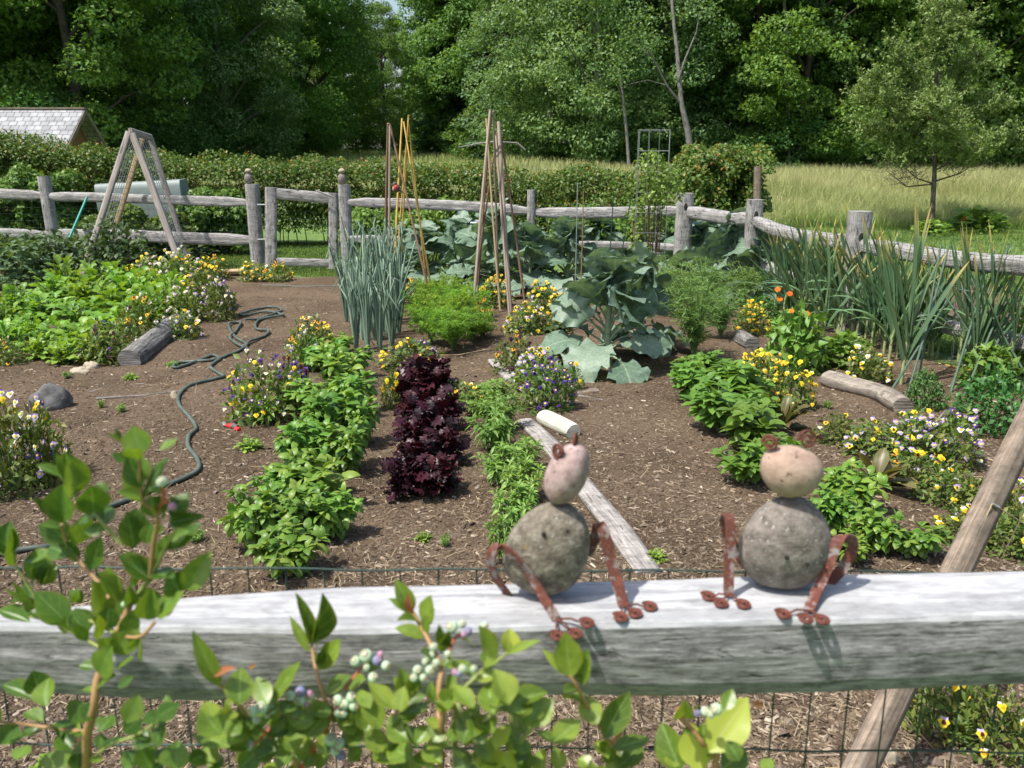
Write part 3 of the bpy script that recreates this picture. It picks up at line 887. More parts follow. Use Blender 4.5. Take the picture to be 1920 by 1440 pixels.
baretree('thick grey trunk with long bare limb behind the young fruit tree', [
    ([(1680, 320, 0), (1672, 200, 0), (1650, 90, 0), (1632, 40, 0), (1620, -40, 0)], .26, .2),
    ([(1655, 135, -.2), (1590, 125, -.4), (1540, 110, -.6), (1480, 102, -.8)], .07, .02),
    ([(1640, 70, 0), (1590, 45, -.3), (1550, 30, -.5)], .05, .02)], 300, 50, M['palebark'])
baretree('slim grey leaning trunk at the shaded end of the wood', [
    ([(1480, 320, 0), (1478, 200, 0), (1476, 80, 0), (1470, 0, 0), (1465, -40, 0)], .09, .07),
    ([(1476, 80, 0), (1500, 40, -.2), (1510, 10, -.2)], .03, .01)], 300, 46)
# fallen branch seen above the hedge
ac = Acc(); w = [D(860, 276, 40), D(900, 269, 40), D(925, 266, 40), D(970, 268, 40)]
tube(ac, w, [.02, .04, .05, .03], 5); tube(ac, [D(925, 266, 40), D(950, 272, 40)], [.03, .01], 5)
tube(ac, [w[3], D(985, 282, 40)], [.05, .04], 5)
solo('fallen_branch', 'pale bare fallen branch on the field beyond the bean poles', 'branch', ac, M['palebark'], w[1])

# young fruit tree on the meadow edge
g = np.random.default_rng(21)
YT = 19.6
base = D(1750, 430, YT); base.z = float(gh(base.x, YT))
tr, cr = Acc(), Acc()
tp = [(1747, 432, 0), (1749, 380, 0), (1752, 330, 0), (1754, 250, 0), (1756, 150, .05), (1768, 80, .05)]
w = [D(a_, b_, YT + c_) for a_, b_, c_ in tp]; w[0].z = base.z - .05
tube(tr, w, [.065, .055, .05, .035, .02, .008], 8, rough=.04)
top = D(1768, 20, YT).z; zlow = D(1750, 312, YT).z
limbs = [((1752, 345), (1700, 350), (1660, 318), -.3), ((1752, 345), (1720, 335), (1690, 310), .8), ((1752, 340), (1800, 325), (1826, 308), .2), ((1753, 320), (1790, 300), (1850, 270), -.7),
         ((1753, 300), (1690, 270), (1620, 240), .2), ((1754, 270), (1680, 230), (1640, 150), -.5), ((1754, 260), (1820, 220), (1880, 190), .3), ((1755, 220), (1700, 150), (1680, 90), -.2),
         ((1755, 200), (1810, 150), (1840, 110), .2), ((1756, 160), (1790, 90), (1820, 30), 0), ((1756, 170), (1750, 90), (1765, 10), 0), ((1753, 300), (1790, 280), (1910, 262), .5),
         ((1754, 250), (1750, 200), (1760, 200), -1.2), ((1754, 250), (1750, 200), (1740, 180), 1.2), ((1755, 230), (1700, 190), (1608, 190), .6), ((1754, 290), (1770, 270), (1790, 240), -1.3)]
K0 = 0
for s, m_, e, dy in limbs:
    a_, b_, c_ = D(*s, YT), D(*m_, YT + dy * .5), D(*e, YT + dy)
    tube(tr, [a_, b_, c_], [.022, .014, .005], 5)
    for q in range(92):
        t = g.uniform(.32, 1.05); P0 = (1 - t) ** 2 * np.array(a_) + 2 * t * (1 - t) * np.array(b_) + t * t * np.array(c_)
        P0 = P0 + g.normal(0, .10, 3)
        dv = nrm(g.normal(size=3) * [1, 1, .4] + [0, 0, .75]); L = g.uniform(.22, .55)
        tube(tr, [P0, P0 + dv * L], [.004, .002], 3, caps=False)
        if P0[2] < zlow: continue
        K = 30; tt = g.uniform(.1, 1.05, K); pos = P0 + dv * (tt * L)[:, None] + g.normal(0, .015, (K, 3))
        dd = nrm(g.normal(size=(K, 3)) + dv * .7)
        cr.inst(leafT(2, 2, 'ovate', .22, .3, .5), frames(dd, rvec(K, g) + [0, 0, .9], g.uniform(.055, .09, K)), pos)
M['lf_apple'] = leafmat('apple_leaf', [(0.085, 0.17, 0.035), (0.14, 0.245, 0.06), (0.26, 0.36, 0.15)], 0.3, 0.5, 0.4)
r = thing('fruit_tree', 'young fruit tree with silvery green crown at the meadow edge', 'tree', base)
part(r, 'trunk', tr, M['bark']); part(r, 'crown', cr, M['lf_apple'])
# ================================================================ HEDGE, SHED, FENCES
M['lf_hedge'] = leafmat('hedge_leaf', [(0.04, 0.095, 0.016), (0.07, 0.145, 0.023), (0.12, 0.205, 0.036)], 0.35, 0.45, 0.4)
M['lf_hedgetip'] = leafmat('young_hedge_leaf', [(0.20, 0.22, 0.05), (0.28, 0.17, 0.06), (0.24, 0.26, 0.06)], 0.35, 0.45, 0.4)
M['lf_bright'] = leafmat('bright_leaf', [(0.06, 0.12, 0.02), (0.10, 0.18, 0.03), (0.16, 0.25, 0.05)], 0.35, 0.45, 0.4)
M['stem'] = plain('brown_stem', (0.10, 0.07, 0.04), 0.8)
M['gstem'] = plain('green_stem', (0.12, 0.19, 0.06), 0.6)
LF2 = leafT(2, 2, 'ovate', .34, .25, .5)


def mass(ac, pts, N, ls, seed, mat=0, tipmat=None, tipf=0.3, shell=True, up=.7):
    """leafy mass: pts = list of (x,y,z,rx,ry,rz) overlapping lumps"""
    g = np.random.default_rng(seed)
    A = np.array(pts, float); wgt = A[:, 3] * A[:, 5] + A[:, 3] * A[:, 4]; wgt /= wgt.sum()
    k = g.choice(len(A), N, p=wgt); L = A[k]
    d = rvec(N, g); d[:, 2] = np.where(d[:, 2] < -.3, -d[:, 2], d[:, 2]); r = g.uniform(.45, 1.06, N) ** (.45 if shell else 1)
    q = L[:, :3] + d * r[:, None] * L[:, 3:6]
    ok = q[:, 2] > 0.02
    q, d, r = q[ok], d[ok], r[ok]; K = len(q)
    nn = d * .7 + np.array([0, 0, up]) + g.normal(0, .4, (K, 3))
    dd = g.normal(size=(K, 3)) + d * .5 - np.array([0, 0, .35])
    m_ = np.full(K, mat)
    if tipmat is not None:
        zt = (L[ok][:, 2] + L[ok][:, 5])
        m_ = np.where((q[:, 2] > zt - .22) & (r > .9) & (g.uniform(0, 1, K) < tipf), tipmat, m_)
    ac.inst(LF2, frames(dd, nn, g.uniform(.7, 1.3, K) * ls), q, m_)


g = np.random.default_rng(31)
lumps = []
for k in range(-40, 120):
    px = -120 + k * 11.4
    Y = float(np.interp(px, [-100, 300, 700, 1250], [15.8, 16.4, 16.6, 15.2])) + g.uniform(-.25, .25)
    ty = float(np.interp(px, [-100, 20, 120, 190, 300, 400, 900, 960, 1000, 1060, 1100, 1150, 1190, 1250], [232, 236, 268, 268, 280, 288, 300, 310, 325, 308, 300, 305, 318, 318])) + g.uniform(-5, 6)
    t = D(px, ty, Y)
    for zz in (t.z - .36, t.z - .8, .45):
        lumps.append((t.x + g.uniform(-.15, .15), Y + g.uniform(-.35, .25), zz + g.uniform(-.08, .05), g.uniform(.22, .5), .5, g.uniform(.2, .36) if zz > .5 else .45))
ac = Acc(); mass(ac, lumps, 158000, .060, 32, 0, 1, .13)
st = ac
for k in range(160):
    L = lumps[g.integers(len(lumps))]
    x, y = L[0], L[1] + g.uniform(-.3, .3)
    tube(st, [(x, y, 0), (x + g.uniform(-.1, .1), y, .6), (x + g.uniform(-.2, .2), y + g.uniform(-.1, .1), 1.2)], [.01, .008, .004], 4, 2, caps=False)
hd = thing('hedge', 'long clipped hedge with reddish new tips along the back of the garden', 'hedge', (-4, 16.2, 0))
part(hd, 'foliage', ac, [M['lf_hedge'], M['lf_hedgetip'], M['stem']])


def bushpx(name, label, cat, boxes, Y, N, ls, mats, seed, group=None, tip=None, dep=.5, ground=True):
    """boxes: (px0,px1,py_top,py_bot)"""
    g = np.random.default_rng(seed); L = []
    for x0, x1, y0, y1 in boxes:
        a_, b_ = D(x0, y0, Y), D(x1, y1, Y)
        zb = max(b_.z, .0) if ground else b_.z
        nx_ = max(1, int((b_.x - a_.x) / .4)); nz = max(1, int((a_.z - zb) / .4))
        for i in range(nx_):
            for j in range(nz):
                rx = (b_.x - a_.x) / nx_ * .6; rz = (a_.z - zb) / nz * .62
                for q_ in range(5): L.append((a_.x + (i + .5) * (b_.x - a_.x) / nx_ + g.normal(0, rx * .45), Y + g.uniform(-.25, .25), zb + (j + .5) * (a_.z - zb) / nz + g.normal(0, rz * .35), rx * g.uniform(.4, .8), dep * g.uniform(.5, 1), rz * g.uniform(.4, .8)))
    ac = Acc(); mass(ac, L, N, ls, seed, 0, 1 if tip else None, .2)
    cx = np.mean([l_[0] for l_ in L]); st = ac
    for l_ in L:
        tube(st, [(l_[0] * .6 + cx * .4, Y, -.02), (l_[0], Y, max(.1, l_[2]))], [.012, .005], 4, len(mats), caps=False)
    r = thing(name, label, cat, (cx, Y, 0), group)
    part(r, 'foliage', ac, mats + [M['stem']])
    return r


bushpx('rounded_shrub', 'tall rounded shrub at the hedge end beside the meadow', 'shrub', [(1275, 1425, 285, 380), (1290, 1400, 275, 330), (1285, 1412, 350, 440)], 14.0, 20000, .06, [M['lf_hedge'], M['lf_hedgetip']], 41, tip=1, dep=.7)
bushpx('berry_shrub', 'bright green berry canes behind the low fence by the teal pole', 'shrub', [(-60, 150, 335, 450), (-40, 90, 322, 400)], 14.9, 13000, .075, [M['lf_bright']], 42)
bushpx('berry_shrub', 'green shrub growing up before the pale plastic tank', 'shrub', [(150, 350, 398, 470)], 14.3, 6000, .08, [M['lf_bright']], 46, dep=.3)
bushpx('berry_shrub', 'bright green leafy shrub between the pale box and the gate post', 'shrub', [(345, 470, 362, 480)], 14.9, 6500, .085, [M['lf_bright']], 43)
bushpx('berry_shrub', 'green shrub seen through the rails beside the galvanised tub', 'shrub', [(655, 900, 395, 462)], 13.2, 7000, .07, [M['lf_bright']], 44)
bushpx('berry_shrub', 'leafy shrub seen through the rails behind the thin garden stakes', 'shrub', [(1040, 1260, 398, 452)], 12.4, 6000, .07, [M['lf_bright']], 45)
# dark old post in the shrub end
ac = Acc(); p0, p1 = D(1421, 312, 13.3), D(1421, 440, 13.3); loft(ac, [(p1.x, p1.y, 0), (p0.x, p0.y, p0.z)], .10, .10, 3, .04, upv=(0, 1, 0))
solo('old_post', 'dark old post standing at the end of the rounded shrub', 'post', ac, M['brownwood'], (p1.x, p1.y, 0))

# ---- shed
Y0, Y1 = 24.4, 26.8
rA, rB = D(-260, 200, 25.6), D(143, 207, 25.6)
ez = D(120, 275, Y0).z
xe0, xe1 = rA.x, rB.x
M['shingle'] = None
m, n, l, out = newmat('weathered_shingles')
tc = n.new('ShaderNodeTexCoord'); mp = n.new('ShaderNodeMapping'); mp.inputs['Scale'].default_value = (1, 1, 1)
at = n.new('ShaderNodeAttribute'); at.attribute_name = 'uvp'; l.new(at.outputs['Vector'], mp.inputs[0])
bt = n.new('ShaderNodeTexBrick'); l.new(mp.outputs[0], bt.inputs['Vector']); bt.inputs['Scale'].default_value = 1
bt.inputs['Brick Width'].default_value = .22; bt.inputs['Row Height'].default_value = .2; bt.inputs['Mortar Size'].default_value = .012
bt.inputs['Color1'].default_value = (.26, .265, .275, 1); bt.inputs['Color2'].default_value = (.36, .365, .38, 1); bt.inputs['Mortar'].default_value = (.10, .10, .11, 1)
nz = noise_(n, l, tc.outputs['Object'], 3, 5, .6); rr = ramp(n, [(.35, (.75, .75, .75)), (.65, (1.1, 1.1, 1.1))]); l.new(nz, rr.inputs[0])
b = n.new('ShaderNodeBsdfPrincipled'); l.new(mixc(n, l, 1, bt.outputs[0], rr.outputs[0], 'MULTIPLY'), b.inputs['Base Color']); b.inputs['Roughness'].default_value = .8
l.new(b.outputs[0], out.inputs[0]); M['shingle'] = m


def slab(ac, c, u, v, t, m=0):
    """box from corner c, edges u,v,t with uv in metres"""
    c, u, v, t = (np.array(x, float) for x in (c, u, v, t))
    lu, lv = np.linalg.norm(u), np.linalg.norm(v); lt = np.linalg.norm(t)
    P = [c, c + u, c + u + v, c + v, c + t, c + u + t, c + u + v + t, c + v + t]
    for f, uv in (((0, 3, 2, 1), ((0, 0), (0, lv), (lu, lv), (lu, 0))), ((4, 5, 6, 7), ((0, 0), (lu, 0), (lu, lv), (0, lv))), ((0, 1, 5, 4), ((0, 0), (lu, 0), (lu, lt), (0, lt))),
                  ((1, 2, 6, 5), ((0, 0), (lv, 0), (lv, lt), (0, lt))), ((2, 3, 7, 6), ((0, 0), (lu, 0), (lu, lt), (0, lt))), ((3, 0, 4, 7), ((0, 0), (lv, 0), (lv, lt), (0, lt)))):
        ac.add([P[i] for i in f], [[0, 1, 2, 3]], m, uv)


sh = thing('shed', 'small wooden shed with pale shingled roof behind the tall hedge end', 'shed', ((xe0 + xe1) / 2, 25.6, 0))
ac = Acc(); zr = rB.z
slab(ac, (xe0, Y0 - .2, ez - .1), (xe1 + .25 - xe0, 0, 0), (0, 25.6 - Y0 + .2, zr - ez + .1), (0, -.02, .05))
slab(ac, (xe0, 26.8, ez - .1), (xe1 + .25 - xe0, 0, 0), (0, 25.6 - 26.8, zr - ez + .1), (0, .02, .05))
rf = part(sh, 'roof', ac, M['shingle'], False)
ac = Acc(); slab(ac, (xe0, 25.5, zr + .03), (xe1 + .27 - xe0, 0, 0), (0, .2, 0), (0, 0, .05)); o = part(sh, 'ridge_board', ac, M['brownwood'], False)
ac = Acc()
slab(ac, (xe0, Y0 + .05, 0), (xe1 - .15 - xe0, 0, 0), (0, 2.3, 0), (0, 0, ez - .12))
ac.add([(xe1 - .16, Y0 + .05, ez - .12), (xe1 - .16, 26.75, ez - .12), (xe1 - .16, 25.6, zr - .05)], [[0, 1, 2]], 0, [(0, 0), (3, 0), (1.5, 1)])
part(sh, 'wall', ac, plain('brown_boarding', (.22, .12, .06), .85), False)
ac = Acc()
for ye in (Y0 - .2, 26.8):
    loft(ac, [(xe1 + .27, ye, ez - .13), (xe1 + .27, 25.6, zr - .02)], .04, .12, 2, .02)
part(sh, 'bargeboard', ac, M['brownwood'])

# ---- pale green box behind the fence
m_ = noisemat('grey_green_plastic', [(.3, (.17, .21, .20)), (.7, (.24, .28, .265))], 5, 4, .5, .05, second=(.18, .2, .18), secscale=9, secth=(.62, .75))
pa_, pb_ = D(178, 345, 14.9), D(338, 336, 14.9)
ac = Acc(); loft(ac, [(pa_.x, 15.1, .66), (pb_.x, 15.1, .74)], .4, 1.0, 8, .015, n=14, sq=9, sides=40)
r = thing('water_tank', 'pale grey-green plastic tank behind the wooden A-frame trellis', 'tank', ((pa_.x + pb_.x) / 2, 15.1, 0)); part(r, 'body', ac, m_)
ac = Acc()
for xx in (pa_.x + .2, pb_.x - .2): slab(ac, (xx - .06, 14.95, 0), (.12, 0, 0), (0, .3, 0), (0, 0, .35))
part(r, 'support', ac, M['fence'], False)


# ---- fence parts
def post(root, px, Y, top, w=.13, name='post', hole=None, sd=1, d=None, lean=0):
    t = D(px, top, Y); ac = Acc()
    loft(ac, [(t.x + lean, Y, -.05), (t.x, Y, t.z)], w, d or w, sd, .035, upv=(0, 1, 0), sq=5, n=14)
    o = part(root, name, ac, M['fence'])
    if hole:
        h = D(px + 2, hole, Y - w / 2); a2 = Acc()
        rock(a2, (h.x, Y - w / 2 + .004, h.z), (.026, .012, .05), 3, .05, 8)
        o2 = ob('rail_hole_shade', a2.mesh('rail_hole_shade', [M['holeshade']]), o)  # solid dark lump on the face, painted as the shade inside a hole
        for v in o2.data.vertices: v.co -= root.location
    return o


M['holeshade'] = plain('painted_hollow_shade', (.02, .017, .014), .95)  # near-black colour standing in for shade inside post holes and stone pits


def rail(root, pts, w=.07, h=.12, sd=1, taper=.35, name='rail'):
    ac = Acc(); P = [D(px, py, Y) for px, py, Y in pts]
    loft(ac, P, w, h, sd, .13, taper=taper, sq=4.5, n=max(20, int((P[-1] - P[0]).length / .05)), sides=20)
    return part(root, name, ac, M['fence'])


def meshwire(root, P0, P1, z0, z1, dx, dz, r=.0012, name='wire_mesh', mat='wire'):
    ac = Acc(); P0, P1 = np.array(P0, float), np.array(P1, float); L = np.linalg.norm(P1 - P0); n_ = int(L / dx)
    for k in range(n_ + 1):
        c_ = P0 + (P1 - P0) * k / n_; tube(ac, [(c_[0], c_[1], z0), (c_[0], c_[1], z1)], r, 4, caps=False)
    z = z1
    while z > z0:
        tube(ac, [(P0[0], P0[1], z), (P1[0], P1[1], z)], r, 4, caps=False); z -= dz
    return part(root, name, ac, M[mat])


f1 = thing('rail_fence', 'weathered two-rail fence running from the gate past the A-frame trellis', 'fence', (-5.5, 12.6, 0))
post(f1, 82, 13.6, 330, .155, sd=3, lean=.04)
post(f1, 473, 12.7, 345, .18, 'gate_post', sd=4)
rail(f1, [(-160, 360, 14), (0, 363, 13.8), (80, 367, 13.6)], sd=5, h=.15)
rail(f1, [(80, 368, 13.6), (160, 370, 13.4), (280, 374, 13.1), (400, 378, 12.85), (470, 380, 12.7)], sd=6, h=.14)
rail(f1, [(-160, 433, 14), (0, 436, 13.8), (85, 440, 13.6)], sd=7, h=.14)
rail(f1, [(85, 440, 13.6), (250, 443, 13.2), (380, 448, 12.9), (470, 450, 12.7)], sd=8, h=.17)
p0, p1 = D(-160, 440, 14), D(473, 440, 12.7); meshwire(f1, (p0.x, p0.y + .1), (p1.x, p1.y + .1), 0, .95, .1, .1)

gt = thing('garden_gate', 'grey wooden garden gate with open wire-meshed frame', 'gate', (-2.9, 12.55, 0))
def stile(px, y0, y1, w, sd):
    a_, b_ = D(px, y0, 12.5), D(px, y1, 12.5); ac = Acc(); loft(ac, [(b_.x, 12.5, b_.z), (a_.x, 12.5, a_.z)], w, .05, sd, .02, upv=(0, 1, 0), sq=8); part(gt, 'stile', ac, M['fence'])
stile(508, 351, 499, .165, 11); stile(625, 362, 504, .13, 12)
def grail(pts, h, sd, nm='gate_rail'):
    ac = Acc(); loft(ac, [D(x_, y_, 12.5) for x_, y_ in pts], .045, h, sd, .02, sq=8); part(gt, nm, ac, M['fence'])
grail([(519, 363), (618, 372)], .155, 13); grail([(519, 491), (618, 494)], .12, 14)
a_, b_ = D(519, 400, 12.52), D(618, 400, 12.52); meshwire(gt, (a_.x, 12.53), (b_.x, 12.53), .12, 1.05, .1, .1)
ac = Acc(); tube(ac, [D(592, 357, 12.42), D(610, 364, 12.4), D(626, 370, 12.4)], .012, 5); part(gt, 'latch', ac, M['fence'])
ac = Acc()
for yy in (384, 449): tube(ac, [D(483, yy, 12.55), D(498, yy, 12.5)], .012, 5)
part(gt, 'hinge', ac, M['steel'])
for px, lab, tp_ in ((467, 'stacked stone finial on the gate post beside the trellis', 345), (642, 'stacked stone finial on the latch-side gate post near the onions', 346)):
    Yp = 12.7 if px < 500 else 12.2
    t = D(px, tp_, Yp); r = thing('stone_finial', lab, 'finial', (t.x, Yp, t.z))
    ac = Acc(); rock(ac, (t.x, Yp, t.z + .075), (.062, .06, .08), 4, .03); part(r, 'base_stone', ac, M['stoneB'])
    ac = Acc(); rock(ac, (t.x, Yp, t.z + .18), (.045, .045, .035), 6, .03); part(r, 'cap_stone', ac, M['rocktan'])

f2 = thing('rail_fence', 'weathered two-rail fence from the latch post to the corner post', 'fence', (0, 11, 0))
post(f2, 645, 12.2, 346, .16, 'gate_post', sd=21); post(f2, 996, 11.6, 356, .105, sd=22, d=.12); post(f2, 1284, 11.0, 362, .20, sd=23, hole=388)
rail(f2, [(650, 380, 12.15), (760, 381, 12), (880, 388, 11.8), (992, 396, 11.65)], sd=24, h=.13)
rail(f2, [(1000, 398, 11.6), (1080, 399, 11.4), (1180, 398, 11.2), (1280, 395, 11)], sd=25, h=.13)
rail(f2, [(655, 448, 12.1), (830, 455, 11.9), (992, 458, 11.6)], sd=26, h=.12)
rail(f2, [(1000, 460, 11.6), (1120, 459, 11.4), (1230, 462, 11.2), (1285, 466, 11)], sd=27, h=.10)
p0, p1 = D(650, 440, 12.2), D(1284, 440, 11.05); meshwire(f2, (p0.x, p0.y + .1), (p1.x, p1.y + .1), 0, 1.0, .1, .1)

f3 = thing('rail_fence', 'bowed grey rail fence along the lawn behind the leeks', 'fence', (2.4, 7, 0))
post(f3, 1416, 9.9, 374, .165, sd=31, hole=404); post(f3, 1613, 7.9, 396, .185, sd=32, hole=446)
p_end = D(2160, 470, 4.2); 
rail(f3, [(1294, 398, 10.9), (1330, 404, 10.6), (1370, 411, 10.3), (1410, 412, 10)], sd=33, h=.15, w=.12, taper=.2)
rail(f3, [(1418, 414, 9.85), (1450, 430, 9.5), (1490, 441, 9.1), (1540, 449, 8.6), (1600, 456, 8.0)], sd=34, h=.14, w=.14, taper=.25)
rail(f3, [(1618, 460, 7.85), (1680, 470, 7.5), (1750, 482, 7.1), (1840, 494, 6.6), (1930, 500, 6.1), (2120, 520, 5.4)], sd=35, h=.14, w=.17, taper=.2)
rail(f3, [(1418, 490, 9.85), (1500, 525, 9.0), (1610, 562, 7.95)], sd=36, h=.12, w=.11)
rail(f3, [(1618, 568, 7.85), (1700, 595, 7.4), (1800, 620, 6.8), (1920, 645, 6.2), (2120, 690, 5.4)], sd=37, h=.11, w=.14)
post(f3, 2140, 5.35, 440, .16, sd=38)
for (xa, Ya), (xb, Yb) in (((1416, 9.85), (1613, 7.85)), ((1613, 7.85), (2140, 5.3))):
    A_, B_ = D(xa, 480, Ya), D(xb, 480, Yb); meshwire(f3, (A_.x - .09, A_.y), (B_.x - .09, B_.y), 0, 1.0, .06, .1, .0011)

# ---- front fence rail, traced as a hewn timber of real thickness
ZR = 1.05
f4 = thing('front_fence', 'pale weathered hewn rail fence carrying the two stone frogs', 'fence', (0, 1.0, 0))
kx = [-700, 0, 330, 640, 1000, 1280, 1600, 1920, 2700]
kb = [1160, 1137, 1112, 1095, 1088, 1080, 1072, 1066, 1050]
kf = [1172, 1172, 1176, 1178, 1172, 1165, 1158, 1150, 1135]
kd = [1290, 1303, 1322, 1312, 1308, 1312, 1303, 1290, 1270]
N = 260; pxs = np.linspace(-600, 2600, N); secs = []
lnx = None
for i, px in enumerate(pxs):
    B = G(px, np.interp(px, kx, kb), ZR); Fr = G(px, np.interp(px, kx, kf), ZR); Bt = D(px, np.interp(px, kx, kd), Fr.y + .012)
    x = Fr.x; yf, yb, zb = Fr.y, B.y, Bt.z
    # outline in (y,z): front top, down front, under, back
    r_ = .006
    base = [(yf + r_, ZR), (yf + .003, ZR - .0025), (yf, ZR - r_ * 1.3), (yf - .001, ZR - .03), (yf - .003, (ZR + zb) / 2 + .01), (yf, zb + .03), (yf + .007, zb + .009), (yf + .02, zb), ((yf + yb) / 2, zb - .002), (yb - .02, zb + .004), (yb - .003, zb + .015), (yb, (ZR + zb) / 2), (yb - .001, ZR - .02), (yb - .006, ZR - .002), (yb - .012, ZR),
            (yb * .75 + yf * .25, ZR + .0), (yb * .5 + yf * .5, ZR + .0), (yb * .25 + yf * .75, ZR + .0)]
    secs.append([(x, a_, b_) for a_, b_ in base])
S = np.array(secs); ns = S.shape[1]
nzv = sn(S.reshape(-1, 3) * np.array([.25, 1, 1]), 55, 4, 4).reshape(N, ns)
nz2 = sn(S.reshape(-1, 3) * np.array([.12, 1, 1]), 150, 8, 2).reshape(N, ns)
low = sn(np.stack([pxs * .002, pxs * 0, pxs * 0], 1), 1, 9, 3)
S[:, :, 1] += (nzv * .0011 + nz2 * .0006) * np.array([1, 1, 1, 1, 1, 1, 1, 1, 0, 1, 1, 1, 1, 1, .3, 0, 0, 0])
S[:, :, 2] += (nz2 * .0003 + nzv * .0003) * np.array([.6, 1, 1, .5, 0, .5, 1, 1, 1, 1, 1, 0, 1, 1, .6, .5, .5, .5])
per = np.concatenate([[0], np.cumsum(np.linalg.norm(np.diff(S[0], axis=0), axis=1))])
uv = np.stack(np.broadcast_arrays(S[:, :1, 0], per[None]), -1).reshape(-1, 2)
i, j = np.meshgrid(np.arange(N - 1), np.arange(ns), indexing='ij'); j2 = (j + 1) % ns
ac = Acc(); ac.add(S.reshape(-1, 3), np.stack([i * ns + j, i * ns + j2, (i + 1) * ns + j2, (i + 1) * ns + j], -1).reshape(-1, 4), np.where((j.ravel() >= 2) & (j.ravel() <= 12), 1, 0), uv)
part(f4, 'rail', ac, [M['rail'], M['railshade']], False)  # front, underside and back take the wood with shade painted in
for px in (-560, 2560):
    q = G(px, 1140, ZR); ac = Acc(); loft(ac, [(q.x, 1.02, -.05), (q.x, 1.02, 1.35)], .15, .15, 6, .03, upv=(0, 1, 0)); part(f4, 'post', ac, M['fence'])
ac = Acc(); yb0 = 1.085
def wy(x): return yb0 + .02 - x * .012
x = -1.28
while x < 1.35:
    tube(ac, [(x, wy(x), 0), (x + .002, wy(x), .55), (x, wy(x), 1.043)], .0013, 5, caps=False)
    x += .0535
for zz in (1.043, .898, .755, .62, .48, .34, .2, .05):
    pts = [(xx, wy(xx) - .0015 + .0008 * math.sin(xx * 40), zz + .0015 * math.sin(xx * 23 + zz * 9)) for xx in np.linspace(-1.28, 1.35, 90)]
    tube(ac, pts, .0016, 5, caps=False)
part(f4, 'wire_mesh', ac, M['wire'])

# ================================================================ STONE FROGS ON THE RAIL
def strap(ac, P, w, t, wd, m=0):
    """flat iron strap along P, width direction wd"""
    P = np.array([list(p) for p in P], float)
    n0 = len(P); tt = np.linspace(0, n0 - 1, n0 * 5)
    # catmull-rom
    Q = []
    for s in tt:
        i1 = min(int(s), n0 - 2); u = s - i1; p0 = P[max(i1 - 1, 0)]; p1 = P[i1]; p2 = P[i1 + 1]; p3 = P[min(i1 + 2, n0 - 1)]
        Q.append(.5 * ((2 * p1) + (-p0 + p2) * u + (2 * p0 - 5 * p1 + 4 * p2 - p3) * u * u + (-p0 + 3 * p1 - 3 * p2 + p3) * u ** 3))
    Q = np.array(Q); T = nrm(np.gradient(Q, axis=0)); wd = np.array(wd, float)
    if wd.ndim == 1: wd = np.broadcast_to(wd, Q.shape)
    S_ = nrm(wd - T * (wd * T).sum(1)[:, None]); N_ = np.cross(T, S_); n_ = len(Q)
    V = np.stack([Q + S_ * w / 2 + N_ * t / 2, Q - S_ * w / 2 + N_ * t / 2, Q - S_ * w / 2 - N_ * t / 2, Q + S_ * w / 2 - N_ * t / 2], 1)
    i, j = np.meshgrid(np.arange(n_ - 1), np.arange(4), indexing='ij'); j2 = (j + 1) % 4
    ac.add(V.reshape(-1, 3), np.stack([i * 4 + j, i * 4 + j2, (i + 1) * 4 + j2, (i + 1) * 4 + j], -1).reshape(-1, 4), m)
    ac.add(V[0], [[0, 3, 2, 1]], m); ac.add(V[-1], [[0, 1, 2, 3]], m)


def coil(ac, c, nrm_, r, wire, turns=2.2, m=0, up=None):
    """flat spiral of iron wire"""
    z = Vector(nrm_).normalized(); x = z.orthogonal().normalized() if up is None else (Vector(up) - z * z.dot(Vector(up))).normalized()
    y = z.cross(x); pts = []
    for k in range(int(turns * 18) + 1):
        a_ = k / 18 * 2 * math.pi; rr = wire + (r - wire * 1.0) * (k / (turns * 18)) ** .9
        pts.append(Vector(c) + x * math.cos(a_) * rr + y * math.sin(a_) * rr)
    tube(ac, pts, wire, 6, m)


